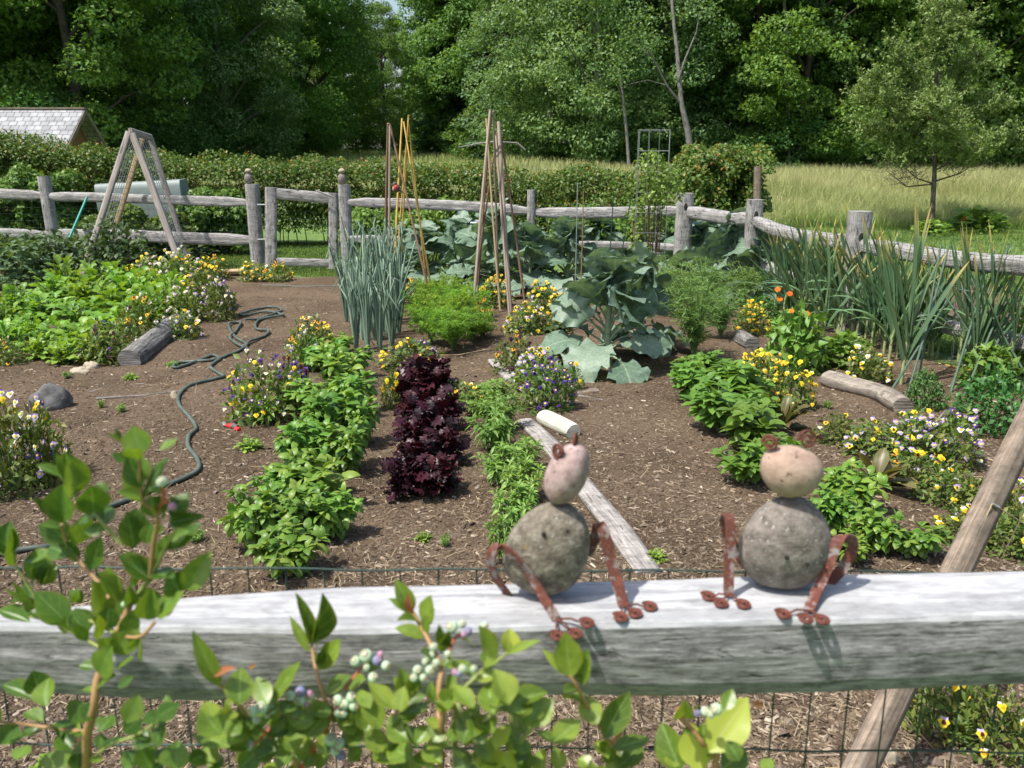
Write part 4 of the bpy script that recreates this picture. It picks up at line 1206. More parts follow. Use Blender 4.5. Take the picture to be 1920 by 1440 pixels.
def frog(label, body, head, eyes, legs, toes, bm, hm, eyemat):
    bx, by, base_y, rx, rz, rot, cyo = body
    q = G(base_y[0], base_y[1], ZR)
    Yb = q.y
    c_ = D(bx, by, Yb); s = mpp(c_)
    r = thing('stone_frog', label, 'garden ornament', (c_.x, Yb, ZR))
    ac = Acc(); rock(ac, c_, (rx * s, .036, rz * s), cyo, .085, 30, rot=Matrix.Rotation(R(rot), 3, 'Y'), f=1.15, pear=.13 if cyo == 3 else .15, flatbot=rz * s * (.97 if cyo == 3 else .93))
    part(r, 'body', ac, bm)
    for qx, qy, qr in HOLES[cyo]:
        hp_ = D(qx, qy, Yb - .0); dirv = (CAM - hp_).normalized()
        tt_ = Vector((((qx - bx) / rx), 0, ((by - qy) / rz))); dd_ = math.sqrt(max(0, 1 - tt_.x ** 2 - tt_.z ** 2)) * .036
        a2 = Acc(); hc_ = hp_ + Vector((0, -dd_ * 1.02, 0)) + Vector((0, 0, -(dd_) * .35)); rock(a2, hc_, (qr * s, .004, qr * s * 1.2), 3, .25, 8); part(r, 'pit_shade', a2, M['holeshade'])  # flattened dark lump on the stone, painted as the shade in a pit
    hx, hy, hrx, hrz, hrot, hs, hY = head
    hc = D(hx, hy, Yb + hY); ac = Acc(); rock(ac, hc, (hrx * s, .030, hrz * s), hs, .03, 26, rot=Matrix.Rotation(R(hrot), 3, 'Y'), f=1.6, pear=0 if hs == 5 else -.13)
    part(r, 'head', ac, hm)
    # mortar neck
    nk = D(head[7 - 1] * 0 + (hx * .45 + bx * .55), body[1] - body[4] + 6, Yb)
    for ex, ey, er, en, dy in eyes:
        ac = Acc(); ec = D(ex, ey, Yb + hY + dy); coil(ac, ec, en, er * s, 2.9 * s, 1.9)
        part(r, 'eye', ac, eyemat)
    for lp, w, wd in legs:
        ac = Acc(); P = [G(px, py, ZR + .002 + dz) if dy is None else D(px, py, Yb + dy) for px, py, dy, dz in lp]
        strap(ac, P, w * s, .0022, wd)
        lg = part(r, 'leg', ac, M['rust'], False)
        foot = P[-1]
        for tx, ty, tn in toes[len([1 for o in r.children if o.name.startswith('leg')]) - 1]:
            a2 = Acc(); tcn = D(tx, ty, tn) if tn else G(tx, ty, ZR + .004)
            coil(a2, tcn, (.05, -.15, 1), 14.5 * s, 2.6 * s, 2.3)
            mid = (Vector(foot) + tcn) / 2 + Vector((0, 0, .003))
            dirn = (tcn - Vector(foot)).normalized()
            tube(a2, [foot, mid, tcn - dirn * 13 * s], 2.0 * s, 5)
            a2.V = [v - np.array(r.location, np.float32) for v in a2.V]
            ob('toe', a2.mesh('toe', [M['rustdark']]), lg)
    return r


HOLES = {3: [(1018, 970, 4), (1062, 968, 3.5)], 13: [(1461, 1006, 4), (1499, 1019, 3.5), (1532, 1028, 2.5)]}
# frog looking up, beside the weathered board
fr1 = frog('stone frog tilting its narrow pinkish head, body stone mossy, standing taller near the berry leaves',
     (1030, 1030, (1030, 1118), 80, 101, 20, 3), (1063, 888, 37, 60, 24, 5, 0.0),
     [(1047, 846, 15, (-.75, -.66, .1), -.012), (1079, 824, 17, (.97, -.25, 0), .004)],
     [([(955, 1118, .005, 0), (925, 1075, -.006, 0), (920, 1042, -.014, 0), (938, 1026, -.020, 0), (966, 1046, -.030, 0), (1000, 1090, -.034, 0), (1043, 1160, None, .003)], 20, (.75, -.6, .25)),
      ([(1100, 1040, .012, 0), (1117, 1005, .008, 0), (1122, 983, -.004, 0), (1133, 1000, -.012, 0), (1148, 1060, -.018, 0), (1170, 1136, None, .003)], 21, (1, -.15, .2))],
     [[(1100, 1168, 0), (1044, 1192, .935), (1078, 1188, .935)], [(1163, 1157, 0), (1190, 1150, 0), (1218, 1137, 0)]],
     M['stoneA'], M['headA'], M['rustdark'])
fr2 = frog('stone frog with round buff head and wide speckled body stone, facing the berry bush',
     (1476, 1018, (1470, 1102), 83, 90, 6, 13), (1483, 884, 57, 49, 14, 15, 0.0),
     [(1444, 831, 15, (-.55, -.8, .1), -.004), (1514, 824, 18, (.15, -.98, .1), -.002)],
     [([(1425, 1088, .015, 0), (1392, 1050, .010, 0), (1368, 1010, .014, 0), (1358, 975, .008, 0), (1366, 966, -.006, 0), (1370, 1000, -.014, 0), (1367, 1060, -.02, 0), (1366, 1116, None, .003)], 19, (1, -.1, 0)),
      ([(1545, 1100, .012, 0), (1578, 1068, .014, 0), (1598, 1030, .012, 0), (1594, 1008, 0.0, 0), (1575, 1008, -.014, 0), (1555, 1052, -.022, 0), (1535, 1100, -.028, 0), (1516, 1144, None, .003)], 21, (1, -.35, .3))],
     [[(1328, 1118, 0), (1351, 1131, 0), (1393, 1133, 0)], [(1468, 1151, 0), (1510, 1160, .945), (1541, 1162, 0)]],
     M['stoneB'], M['headB'], M['rustdark'])

# ================================================================ TIMBER AND LOOSE THINGS
# A-frame trellis
AF = thing('bean_trellis', 'wooden A-frame trellis filled with wire netting beside the teal pole', 'trellis', (-6.1, 11.7, 0))
def leg_(p, q_, w, sd, mat='trellis', nm='trellis_leg'):
    ac = Acc(); loft(ac, [p, q_], w, w * .55, sd, .02, upv=(0, 1, 0), sq=8); part(AF, nm, ac, M[mat])
Yn, Yf = 11.9, 13.0
T1, B1 = D(242, 247, Yn), D(172, 462, Yn - .35); T2, B2 = D(248, 250, Yn), D(330, 474, Yn - .25)
T3, B3 = D(268, 258, Yf), D(212, 440, Yf); T4, B4 = D(282, 258, Yf), D(338, 440, Yf)
def ext(T, B): k = (T.z + .02) / (T.z - B.z); return T + (B - T) * k
B1, B2, B3, B4 = ext(T1, B1), ext(T2, B2), ext(T3, B3), ext(T4, B4)
leg_(B1, T1, .075, 1); leg_(B2, T2, .085, 2); leg_(B3, T3, .07, 3, 'paletan'); leg_(B4, T4, .075, 4)
ac = Acc(); loft(ac, [D(244, 246, Yn), D(283, 258, Yf)], .05, .09, 5, .02); part(AF, 'ridge_bar', ac, M['trellis'])
for (Ta, Ba, Tb, Bb) in ((T1, B1, T3, B3), (T2, B2, T4, B4)):
    ac = Acc()
    for k in range(1, 24):
        t = k / 24; tube(ac, [Ta.lerp(Ba, t), Tb.lerp(Bb, t)], .0045, 3, caps=False)
    for k in range(1, 7):
        t = k / 7; tube(ac, [Ta.lerp(Tb, t), Ba.lerp(Bb, t)], .0045, 3, caps=False)
    part(AF, 'wire_netting', ac, M['steel'])
M['stakegreen'] = plain('dull_green_stake', (.07, .12, .075), .7)
ac = Acc(); A_, B_ = D(163, 370, 12.9), D(125, 458, 12.4); tube(ac, [A_, ext(A_, B_)], .017, 8)
r = solo('teal_pole', 'teal painted pole leaning on the fence top rail', 'pole', ac, plain('teal_paint', (.02, .28, .22), .5), ext(A_, B_))


def poles(name, label, cat, L, group=None):
    base = None; accs = []
    for (x0, y0, Y0_), (x1, y1, Y1_), rad, mt in L:
        A_, B_ = D(x0, y0, Y0_), D(x1, y1, Y1_); B_ = ext(A_, B_)
        ac = Acc(); mid = (A_ + B_) / 2 + Vector((random.uniform(-.008, .008), 0, 0)); tube(ac, [B_, mid, A_], [rad * 1.1, rad, rad * .85], 7, rough=.03, seed=int(x0))
        accs.append((ac, mt)); base = base or (B_.x, B_.y, 0)
    r = thing(name, label, cat, base, group)
    for ac, mt in accs: part(r, 'pole', ac, M[mt])
    return r


poles('bean_pole_tripod', 'dark brown pole tripod beside the yellow bamboo, rising from the broccoli', 'pole tripod', [((728, 231, 9.6), (724, 420, 9.9), .017, 'polebrown'), ((731, 236, 9.55), (731, 470, 9.5), .013, 'polegrey'), ((731, 233, 9.6), (780, 445, 9.4), .012, 'polebrown')])
poles('bamboo_tripod', 'yellow bamboo cane tripod beside the dark brown poles', 'pole tripod', [((754, 222, 9.9), (743, 445, 9.6), .012, 'bamboo'), ((766, 216, 9.9), (754, 440, 10.2), .010, 'bamboo'), ((766, 222, 9.9), (750, 420, 9.9), .009, 'bamboo'), ((757, 228, 9.85), (794, 450, 9.5), .010, 'bamboo'), ((766, 232, 9.9), (788, 425, 10.1), .010, 'bamboo')])
poles('bean_pole_tripod', 'tall grey-brown pole tripod whose near foot stands by the yellow pansies', 'pole tripod', [((919, 206, 9.3), (890, 552, 8.8), .015, 'polegrey'), ((925, 208, 9.3), (932, 440, 9.8), .012, 'polegrey'), ((912, 222, 9.3), (930, 470, 9.2), .012, 'paletan'), ((921, 214, 9.3), (905, 430, 9.7), .010, 'polebrown')])
poles('bean_pole_tripod', 'shorter thick brown pole tripod leaning behind the tallest poles', 'pole tripod', [((935, 228, 9.5), (950, 470, 9.2), .022, 'polegrey'), ((938, 245, 9.5), (968, 455, 9.4), .013, 'polebrown'), ((933, 245, 9.5), (905, 440, 9.7), .012, 'polebrown'), ((930, 255, 9.5), (943, 430, 9.2), .012, 'polegrey')])
for k, (x0, y0, x1, y1, lab) in enumerate(((1083, 342, 1080, 470, 'thin grey stake in line with the broccoli, next to the fence post'), (1094, 358, 1090, 480, 'thin dark stake with orange tip behind the big broccoli'), (1150, 368, 1144, 470, 'forked thin dark stake midway along the back rail'), (1183, 372, 1165, 480, 'green stake leaning beside the wire cage'), (1186, 415, 1192, 480, 'thin brown cane at the foot of the wire cage'))):
    poles('garden_stake', lab, 'stake', [((x0, y0, 9.0), (x1, y1, 9.0), .006, ('steel', 'polebrown', 'wire', 'wire', 'polebrown')[k])], 'thin stakes by the back fence')

for k, (x0, y0, x1, y1) in enumerate(((600, 80, 470, 860), (670, 90, 500, 700), (1075, 150, 900, 720), (1210, 100, 890, 880), (1330, 230, 1120, 720), (1344, 430, 1160, 850), (1400, 560, 1210, 900), (820, 310, 1100, 800), (780, 470, 1030, 870), (660, 580, 480, 870), (470, 310, 870, 900))):
    x0, x1, y0, y1 = 1640 + x0 / 4.8, 1640 + x1 / 4.8, 440 + y0 / 4.8, 440 + y1 / 4.8
    poles('leaning_stake', ORD[k] + ' thin green stake of the leaning lattice before the lawn, counted from the leeks', 'stake', [((x0, y0, 6.55), (x1, y1, 6.25), .0085, 'stakegreen')], 'leaning green stakes by the side fence')
# wire cage with climbing plant
cg = thing('wire_cage', 'tall square wire plant cage beside the corner post', 'plant cage', (1.6, 9.2, 0))
ac = Acc(); a0, a1 = D(1197, 243, 9.6), D(1268, 250, 9.6); wx = a1.x - a0.x; zt = a0.z
C4 = [(a0.x, 9.6), (a0.x + wx * .82, 9.55), (a1.x, 10.0), (a0.x + wx * .2, 10.05)]
for k in range(4):
    p, q_ = C4[k], C4[(k + 1) % 4]
    for s in np.linspace(0, 1, 4)[:-1]: tube(ac, [(p[0] + (q_[0] - p[0]) * s, p[1] + (q_[1] - p[1]) * s, 0), (p[0] + (q_[0] - p[0]) * s, p[1] + (q_[1] - p[1]) * s, zt)], .0019, 4, caps=False)
    for zz in np.linspace(zt, .15, 9): tube(ac, [(p[0], p[1], zz), (q_[0], q_[1], zz)], .0019, 4, caps=False)
part(cg, 'wire_frame', ac, M['steel'])
bushpx('climbing_plant', 'bright green climber growing up inside the wire cage', 'plant', [(1175, 1262, 360, 470), (1190, 1262, 285, 400)], 9.8, 1500, .05, [M['lf_bright']], 47, dep=.25)

# galvanised tub
t0 = D(863, 416, 12.6); t1 = D(925, 416, 12.6); cx = (t0.x + t1.x) / 2; rr_ = (t1.x - t0.x) / 2; zt_ = t0.z
ac = Acc(); prof = [(rr_ * .86, .02), (rr_ * .9, zt_ * .35), (rr_ * .94, zt_ * .66), (rr_ * .96, zt_ * .68), (rr_ * .94, zt_ * .70), (rr_ * .98, zt_ * .94), (rr_ * 1.03, zt_ * .97), (rr_ * 1.0, zt_), (rr_ * .93, zt_ * .97), (rr_ * .85, .05), (.01, .04)]
th = np.linspace(0, 2 * np.pi, 32, endpoint=False)
V = np.array([[(cx + a_ * math.cos(t), 12.6 + rr_ + a_ * math.sin(t), b_) for t in th] for a_, b_ in prof]); i, j = np.meshgrid(np.arange(len(prof) - 1), np.arange(32), indexing='ij'); j2 = (j + 1) % 32
ac.add(V.reshape(-1, 3), np.stack([i * 32 + j, i * 32 + j2, (i + 1) * 32 + j2, (i + 1) * 32 + j], -1).reshape(-1, 4))
r = thing('metal_tub', 'galvanised metal tub behind the broccoli and rails', 'tub', (cx, 12.6 + rr_, 0))
part(r, 'body', ac, noisemat('galvanised_sheet', [(.3, (.30, .34, .35)), (.7, (.48, .52, .53))], 12, 4, .4, .05, metal=.6))
ac = Acc()
for sx in (-1, 1): tube(ac, [(cx + sx * rr_ * 1.0, 12.6 + rr_ - .06, zt_ * .8), (cx + sx * rr_ * 1.12, 12.6 + rr_, zt_ * .78), (cx + sx * rr_ * 1.0, 12.6 + rr_ + .06, zt_ * .8)], .006, 6)
part(r, 'handle', ac, M['steel'])

# small bird on the poles
b0 = D(742, 352, 9.5); r = thing('bird', 'small red-breasted bird perched between the bean poles', 'bird', b0)
ac = Acc(); rock(ac, b0 + Vector((.008, 0, -.004)), (.034, .038, .046), 2, .03, 12); rock(ac, b0 + Vector((-.008, -.012, .040)), (.022, .024, .021), 3, .02, 12)
rock(ac, b0 + Vector((.05, .02, -.035)), (.045, .012, .010), 4, .02, 8, rot=Matrix.Rotation(R(35), 3, 'Y'))
part(r, 'body', ac, plain('dark_feathers', (.12, .09, .085), .8))
ac = Acc(); rock(ac, b0 + Vector((.0, -.020, .002)), (.026, .026, .033), 5, .02, 12); part(r, 'breast', ac, plain('red_feathers', (.62, .06, .04), .8))
ac = Acc(); rock(ac, b0 + Vector((-.022, -.006, -.010)), (.010, .03, .028), 6, .02, 10); part(r, 'wing', ac, plain('pale_feathers', (.55, .58, .62), .8))
ac = Acc(); tube(ac, [b0 + Vector((-.018, -.03, .040)), b0 + Vector((-.026, -.05, .036))], [.006, .001], 6); part(r, 'beak', ac, plain('beak', (.3, .25, .2), .5))


def gpath(pts, dz=.0): return [G(x, y) + Vector((0, 0, dz)) for x, y in pts]


def logp(name, label, pts, w, h, mat, sd, dz=None, rough=.10, taper=.1, cat='log', n=None):
    ac = Acc(); P = gpath(pts, dz if dz is not None else h * .38)
    if h > .06 and w / h < 1.6: loft(ac, P, w, h, sd, rough, sq=2.0, sides=22, taper=taper, n=n or 26)
    else: loft(ac, P, w, h, sd, rough, sq=5, taper=taper, sides=16, n=n)
    return solo(name, label, cat, ac, M[mat], P[len(P) // 2])


logp('edging_log', 'dark grey edging log beside the bright spinach bed', [(240, 688), (285, 655), (335, 620)], .19, .19, 'log', 51, rough=.2)
logp('edging_log', 'short pale stripped log above the weathered board', [(1018, 793), (1075, 822)], .105, .10, 'palelog', 52, n=14)
logp('edging_board', 'long weathered grey board running down behind the pink-headed frog', [(985, 795), (1030, 838), (1090, 915), (1150, 990), (1215, 1085)], .11, .035, 'board', 53, dz=.02, cat='board', n=60)
logp('edging_log', 'knotty brown log below the leeks', [(1550, 722), (1600, 738), (1650, 752), (1692, 778)], .16, .15, 'logwarm', 54, rough=.16, n=22)
logp('edging_log', 'small grey log end beside the yellow pansies and fennel', [(1385, 640), (1410, 655)], .14, .13, 'log', 55)
logp('edging_board', 'short weathered board beside the dark pansies', [(925, 680), (960, 718)], .10, .03, 'board', 56, dz=.02, cat='board', n=12)
logp('edging_board', 'tan plank lying by the pansies near the gate', [(402, 518), (462, 516)], .22, .05, 'paletan', 57, dz=.06, cat='board', n=12)
logp('edging_board', 'broken brown board at the foot of the violet pansies', [(1060, 742), (1120, 735)], .08, .02, 'brownwood', 58, dz=.015, cat='board', n=12)
for k, (pts, lab) in enumerate((([(170, 738), (215, 726), (270, 722)], 'grey stick on the path above the dark rock'), ([(180, 750), (260, 745), (340, 735)], 'pale splintered stick on the path beside the hose'), ([(1085, 745), (1145, 756)], 'dark stick lying beside the broken board'), ([(1500, 1325), (1560, 1330), (1630, 1318)], 'bent pale twig on the soil under the rail'), ([(1535, 1388), (1600, 1398)], 'short pale twig below the rail by the brown stake'), ([(330, 640), (390, 636)], 'pale split stick by the end of the grey log'), ([(1750, 800), (1775, 770)], 'pale dry stalk beside the parsley'))):
    ac = Acc(); P = gpath(pts, .01); tube(ac, P, np.linspace(.010, .005, len(P)) * (.5 if pts[0][1] > 1200 else 1), 6, rough=.15, seed=k); solo('stick', lab, 'stick', ac, M['board'] if k != 2 else M['log'], P[0])
for k, (px, py, wpx, hpx, mt, lab) in enumerate(((98, 765, 80, 60, 'rockdark', 'dark angular rock on the path behind the pansies'), (150, 700, 34, 16, 'rocktan', 'flat tan stone beside the grey log'), (172, 692, 30, 18, 'rocktan', 'second flat tan stone touching the grey log end'), (1655, 1425, 50, 40, 'rocktan', 'pale stone beside the brown stake under the rail'), (1590, 728, 26, 12, 'rocktan', 'small stone tucked by the knotty log'), (328, 748, 16, 20, 'rocktan', 'small brown stone beside the hose'))):
    p = G(px, py); s = mpp(p); ac = Acc(); rock(ac, p + Vector((0, 0, hpx * s * .2)), (wpx * s / 2, wpx * s * .4, hpx * s * .55), 60 + k, .24, 18, f=3.4); solo('rock', lab, 'rock', ac, M[mt], p)

# garden hose
hp = [(-260, 1110), (-60, 1064), (40, 1045), (110, 1028), (190, 966), (250, 937), (300, 920), (345, 905), (372, 890), (371, 868), (354, 845), (355, 825), (368, 808), (356, 790), (338, 770), (335, 750), (347, 735), (375, 722), (420, 712), (396, 697), (400, 688), (412, 678), (395, 672), (332, 697), (336, 684), (400, 680), (445, 662), (462, 650), (440, 636), (430, 620), (432, 612), (452, 610), (440, 630), (432, 640), (455, 655), (470, 645), (505, 630), (480, 622), (488, 605), (532, 597), (500, 592), (450, 597), (500, 582), (528, 588), (500, 600), (460, 606)]
cp_, sp_ = cp, sp
P = [G(*p) for p in hp]; P = np.array([list(p) for p in P]); n0 = len(P); Q = []
for s in np.linspace(0, n0 - 1, n0 * 7):
    i1 = min(int(s), n0 - 2); u = s - i1; p0, p1, p2, p3 = P[max(i1 - 1, 0)], P[i1], P[i1 + 1], P[min(i1 + 2, n0 - 1)]
    Q.append(.5 * ((2 * p1) + (-p0 + p2) * u + (2 * p0 - 5 * p1 + 4 * p2 - p3) * u * u + (-p0 + 3 * p1 - 3 * p2 + p3) * u ** 3))
Q = np.array(Q); Q[:, 2] = soilz(Q[:, 0], Q[:, 1]) + .013
Q[200:, 2] += np.abs(np.sin(np.arange(len(Q) - 200) * .35)) * .012
ac = Acc(); tube(ac, Q, .0125, 9); solo('garden_hose', 'dark green soaker hose snaking and looping over the mulch path', 'hose', ac, M['hose'], Q[60])
ac = Acc(); P = gpath([(490, 536), (560, 539), (645, 538), (640, 560)], .012); tube(ac, P, .010, 6); solo('thin_hose', 'thin grey hose stretched on the soil before the gate', 'hose', ac, M['hose'], P[0])
ac = Acc(); P = gpath([(680, 672), (760, 673), (860, 672), (920, 660)], .03); tube(ac, P, .004, 5); solo('string_line', 'pale string line stretched before the onions and dill', 'string', ac, M['twine'], P[0])

# red handled pruners
p = G(436, 808); r = thing('pruners', 'red and black handled pruners dropped on the soil by the pansies', 'pruners', p)
for s_, off in ((1, 0), (-1, .02)):
    ac = Acc(); tube(ac, [p + Vector((-.055, .05, .02)), p + Vector((-.01, .015 + off, .024)), p + Vector((.05, -.02 + off * s_, .016))], [.008, .013, .012], 8)
    h_ = part(r, 'handle', ac, plain('red_plastic', (.62, .03, .03), .4))
    ac = Acc(); tube(ac, [p + Vector((-.005, .012 + off, .026)), p + Vector((.03, -.006 + off * .5, .022))], .0145, 8); a2 = ac; a2.V = [v - np.array(r.location, np.float32) for v in a2.V]; ob('grip', a2.mesh('grip', [M['rockdark']]), h_)
ac = Acc(); rock(ac, p + Vector((-.075, .085, .02)), (.014, .04, .006), 3, .02, 8, rot=Matrix.Rotation(R(20), 3, 'Z')); part(r, 'blade', ac, M['steel'])

# brown diagonal lumber with string netting
TR = thing('string_trellis', 'brown lumber trellis leg strung with jute twine behind the rail', 'trellis', (1.2, 2.2, 0))
ac = Acc(); A_, B_ = D(2003, 640, 2.75), D(1662, 1340, 1.95); A_ = B_ + (A_ - B_) * 1.22; k_ = (A_.z + .05) / (A_.z - B_.z)
loft(ac, [A_ + (B_ - A_) * k_, A_], .078, .045, 71, .012, upv=(.2, -1, .2), sq=9, n=40); part(TR, 'trellis_leg', ac, M['brownwood'])
ac = Acc(); loft(ac, [A_ + Vector((-.02, .1, -.02)), A_ + Vector((1.3, 1.9, -A_.z * .98))], .088, .045, 72, .012, upv=(.2, -1, .2), sq=9, n=20); part(TR, 'trellis_leg', ac, M['brownwood'])
sc_ = D(1858, 942, 2.35); ac = Acc(); tube(ac, [sc_ + Vector((-.004, -.02, 0)), sc_ + Vector((0, .02, 0))], .006, 8); tube(ac, [sc_ + Vector((-.012, -.022, .004)), sc_ + Vector((.012, -.022, -.006))], .005, 8); part(TR, 'screw', ac, M['steel'])
for pts in ([(1860, 945, 2.32), (1805, 1068, 2.25), (1700, 1370, 2.3)], [(1862, 945, 2.32), (1925, 985, 2.4), (2000, 1030, 2.5)], [(1925, 950, 2.5), (1870, 1063, 2.4), (1780, 1245, 2.35), (1700, 1425, 2.3)], [(1680, 1322, 2.1), (1720, 1370, 2.1), (1785, 1440, 2.1), (1850, 1500, 2.1)], [(1845, 1300, 2.2), (1780, 1420, 2.2), (1750, 1480, 2.2)], [(1845, 1300, 2.2), (1925, 1370, 2.3), (2000, 1420, 2.4)], [(1930, 1320, 2.3), (1880, 1440, 2.2)]):
    ac = Acc(); tube(ac, [D(*q_) for q_ in pts], .0018, 5); part(TR, 'twine', ac, M['twine'])
# cane and wire hoop by the far parsley
ac = Acc(); P = [G(1760, 682), G(1830, 708) + Vector((0, 0, .05)), G(1880, 735) + Vector((0, 0, .03))]; tube(ac, P, .007, 6); solo('bamboo_cane', 'pale bamboo cane lying between the leeks and the parsley', 'cane', ac, M['bamboo'], P[0])
hc = G(1830, 690); ac = Acc()
for zz, rr2 in ((.05, .2), (.32, .21), (.62, .23)):
    pts = [hc + Vector((math.cos(t) * rr2, math.sin(t) * rr2, zz)) for t in np.linspace(0, 2 * math.pi, 25)]; tube(ac, pts, .0022, 4, caps=False)
for k in range(6):
    t = k * math.pi / 3; tube(ac, [hc + Vector((math.cos(t) * .2, math.sin(t) * .2, 0)), hc + Vector((math.cos(t) * .23, math.sin(t) * .23, .64))], .0018, 4, caps=False)
r = thing('wire_hoop', 'round galvanised wire hoop cage standing among the thin leeks', 'plant cage', hc); part(r, 'wire_frame', ac, M['steel'])
# ================================================================ GARDEN PLANTS
M['basil'] = leafmat('basil_leaf', [(0.06, 0.155, 0.016), (0.09, 0.205, 0.023), (0.13, 0.255, 0.036), (.17, .26, .04)], .35, .42, .45, vein=(.20, .33, .09), veinw=.06, sidev=6)
M['pepper'] = leafmat('pepper_leaf', [(0.07, 0.15, 0.02), (0.10, 0.205, 0.03), (0.145, 0.26, 0.045)], .35, .4, .45, vein=(.15, .24, .07), veinw=.06, sidev=5)
M['lance'] = leafmat('lance_leaf', [(0.085, 0.175, 0.028), (0.125, 0.23, 0.038), (0.175, 0.285, 0.06)], .35, .45, .4, vein=(.24, .34, .12), veinw=.08)
M['spin'] = leafmat('spinach_leaf', [(0.10, 0.215, 0.025), (0.145, 0.28, 0.037), (0.205, 0.35, 0.058)], .4, .42, .4, vein=(.3, .42, .14), veinw=.06)
M['redlet'] = leafmat('red_lettuce_leaf', [(0.010, 0.005, 0.007), (0.018, 0.006, 0.010), (0.04, 0.008, 0.013), (0.016, 0.010, 0.014)], .12, .4, .3, tcol=(1.6, .5, .45))
M['brocc'] = leafmat('broccoli_leaf', [(0.08, 0.14, 0.095), (0.12, 0.19, 0.135), (0.17, 0.245, 0.185)], .22, .5, .35, vein=(.28, .36, .27), veinw=.05, sidev=5, tcol=(1.2, 1.3, .6), ovar=.1, edge=(.17, .26, .21))
M['broccstem'] = plain('pale_green_stalk', (.24, .32, .20), .55)
M['onion'] = leafmat('onion_leaf', [(0.09, 0.16, 0.11), (0.135, 0.215, 0.15), (0.20, 0.29, 0.215)], .15, .42, .5, ovar=.1)
M['leek'] = leafmat('leek_leaf', [(0.055, 0.125, 0.06), (0.09, 0.175, 0.085), (0.15, 0.25, 0.125)], .25, .45, .45, tip=(.66, .50, .13), tip0=.72, vein=(.14, .2, .13), veinw=.12)
M['leekstalk'] = plain('pale_leek_stalk', (.30, .36, .16), .5)
M['dill'] = leafmat('dill_frond', [(0.11, 0.235, 0.022), (0.155, 0.30, 0.033), (0.21, 0.37, 0.055)], .4, .55, .3)
M['fennel'] = leafmat('fennel_frond', [(0.09, 0.18, 0.045), (0.12, 0.22, 0.06), (0.17, 0.28, 0.085)], .4, .55, .3)
M['tomleaf'] = leafmat('grey_green_leaflet', [(0.045, 0.09, 0.035), (0.07, 0.13, 0.05), (0.115, 0.185, 0.085)], .3, .5, .35)
M['tomdark'] = leafmat('dark_leaflet', [(0.03, 0.062, 0.02), (0.05, 0.09, 0.03), (0.075, 0.12, 0.04)], .3, .5, .35)
M['pansyleaf'] = leafmat('pansy_leaf', [(0.045, 0.095, 0.018), (0.075, 0.14, 0.028), (0.12, 0.18, 0.035), (.15, .16, .04)], .35, .45, .4)
M['parsley'] = leafmat('parsley_leaf', [(0.03, 0.095, 0.02), (0.05, 0.14, 0.028), (0.075, 0.18, 0.04)], .3, .45, .4)
M['brownlet'] = leafmat('bronze_leaf', [(0.08, 0.11, 0.03), (0.10, 0.07, 0.03), (0.13, 0.16, 0.05)], .3, .4, .4, vein=(.25, .2, .12), veinw=.07)
PET = {}
def petmat(k, c): PET[k] = leafmat('petal_' + k, [tuple(x * .8 for x in c), c, tuple(min(.9, x * 1.15) for x in c)], .3, .6, .2, ovar=.08, tcol=(1, 1, 1)); return PET[k]
for k, c in dict(yellow=(.78, .60, .035), gold=(.80, .38, .02), violet=(.11, .045, .34), purple=(.065, .02, .17), maroon=(.07, .008, .02), lilac=(.31, .21, .53), white=(.78, .78, .74), pale=(.47, .40, .62), black=(.012, .008, .02), orange=(.80, .22, .015), cream=(.75, .68, .38)).items(): petmat(k, c)

# ---- flowers (each a small mesh, shared by its copies)
PT = leafT(2, 2, 'round', .52, -.12, .5)


def pansyface(name, up, low, eye, sz=.013):
    ac = Acc(); d = []; 
    for an, m_, s_ in ((60, 0, 1.0), (120, 0, 1.0), (5, 1, .95), (175, 1, .95), (270, 1, 1.1)):
        a_ = R(an); d.append((math.cos(a_), math.sin(a_), 0.12, m_, s_))
    K = len(d); D_ = np.array([x[:3] for x in d]); Z_ = np.tile([[0, 0, 1.]], (K, 1))
    pos = np.array([[0, 0, -.001 * (i < 2) + .0004 * i] for i in range(K)])
    ac.inst(PT, frames(D_, Z_, np.array([x[4] for x in d]) * sz * 1.05), pos, np.array([x[3] for x in d]))
    th = np.linspace(0, 2 * np.pi, 7)[:-1]
    Vc = [(math.cos(t) * sz * .38, math.sin(t) * sz * .38 - sz * .15, .0035) for t in th] + [(0, -sz * .15, .005)]
    ac.add(Vc, [[i, (i + 1) % 6, 6] for i in range(6)], 2)
    return ac.mesh(name, [PET[up], PET[low], PET[eye]])


FL = {
    'yellow': pansyface('yellow_pansy', 'yellow', 'yellow', 'gold'), 'gold': pansyface('gold_pansy', 'gold', 'yellow', 'maroon'),
    'violetwhite': pansyface('violet_white_pansy', 'violet', 'white', 'yellow'), 'purple': pansyface('purple_pansy', 'purple', 'violet', 'yellow'),
    'maroon': pansyface('maroon_pansy', 'maroon', 'gold', 'black'), 'dark': pansyface('dark_pansy', 'black', 'maroon', 'black'),
    'lilac': pansyface('lilac_pansy', 'lilac', 'pale', 'yellow'), 'lilacgold': pansyface('lilac_gold_pansy', 'pale', 'yellow', 'maroon', .014),
    'white': pansyface('white_pansy', 'white', 'white', 'yellow'), 'whitegold': pansyface('white_gold_pansy', 'white', 'yellow', 'gold'),
    'cream': pansyface('cream_pansy', 'cream', 'yellow', 'gold'), 'plum': pansyface('plum_pansy', 'violet', 'purple', 'black')}
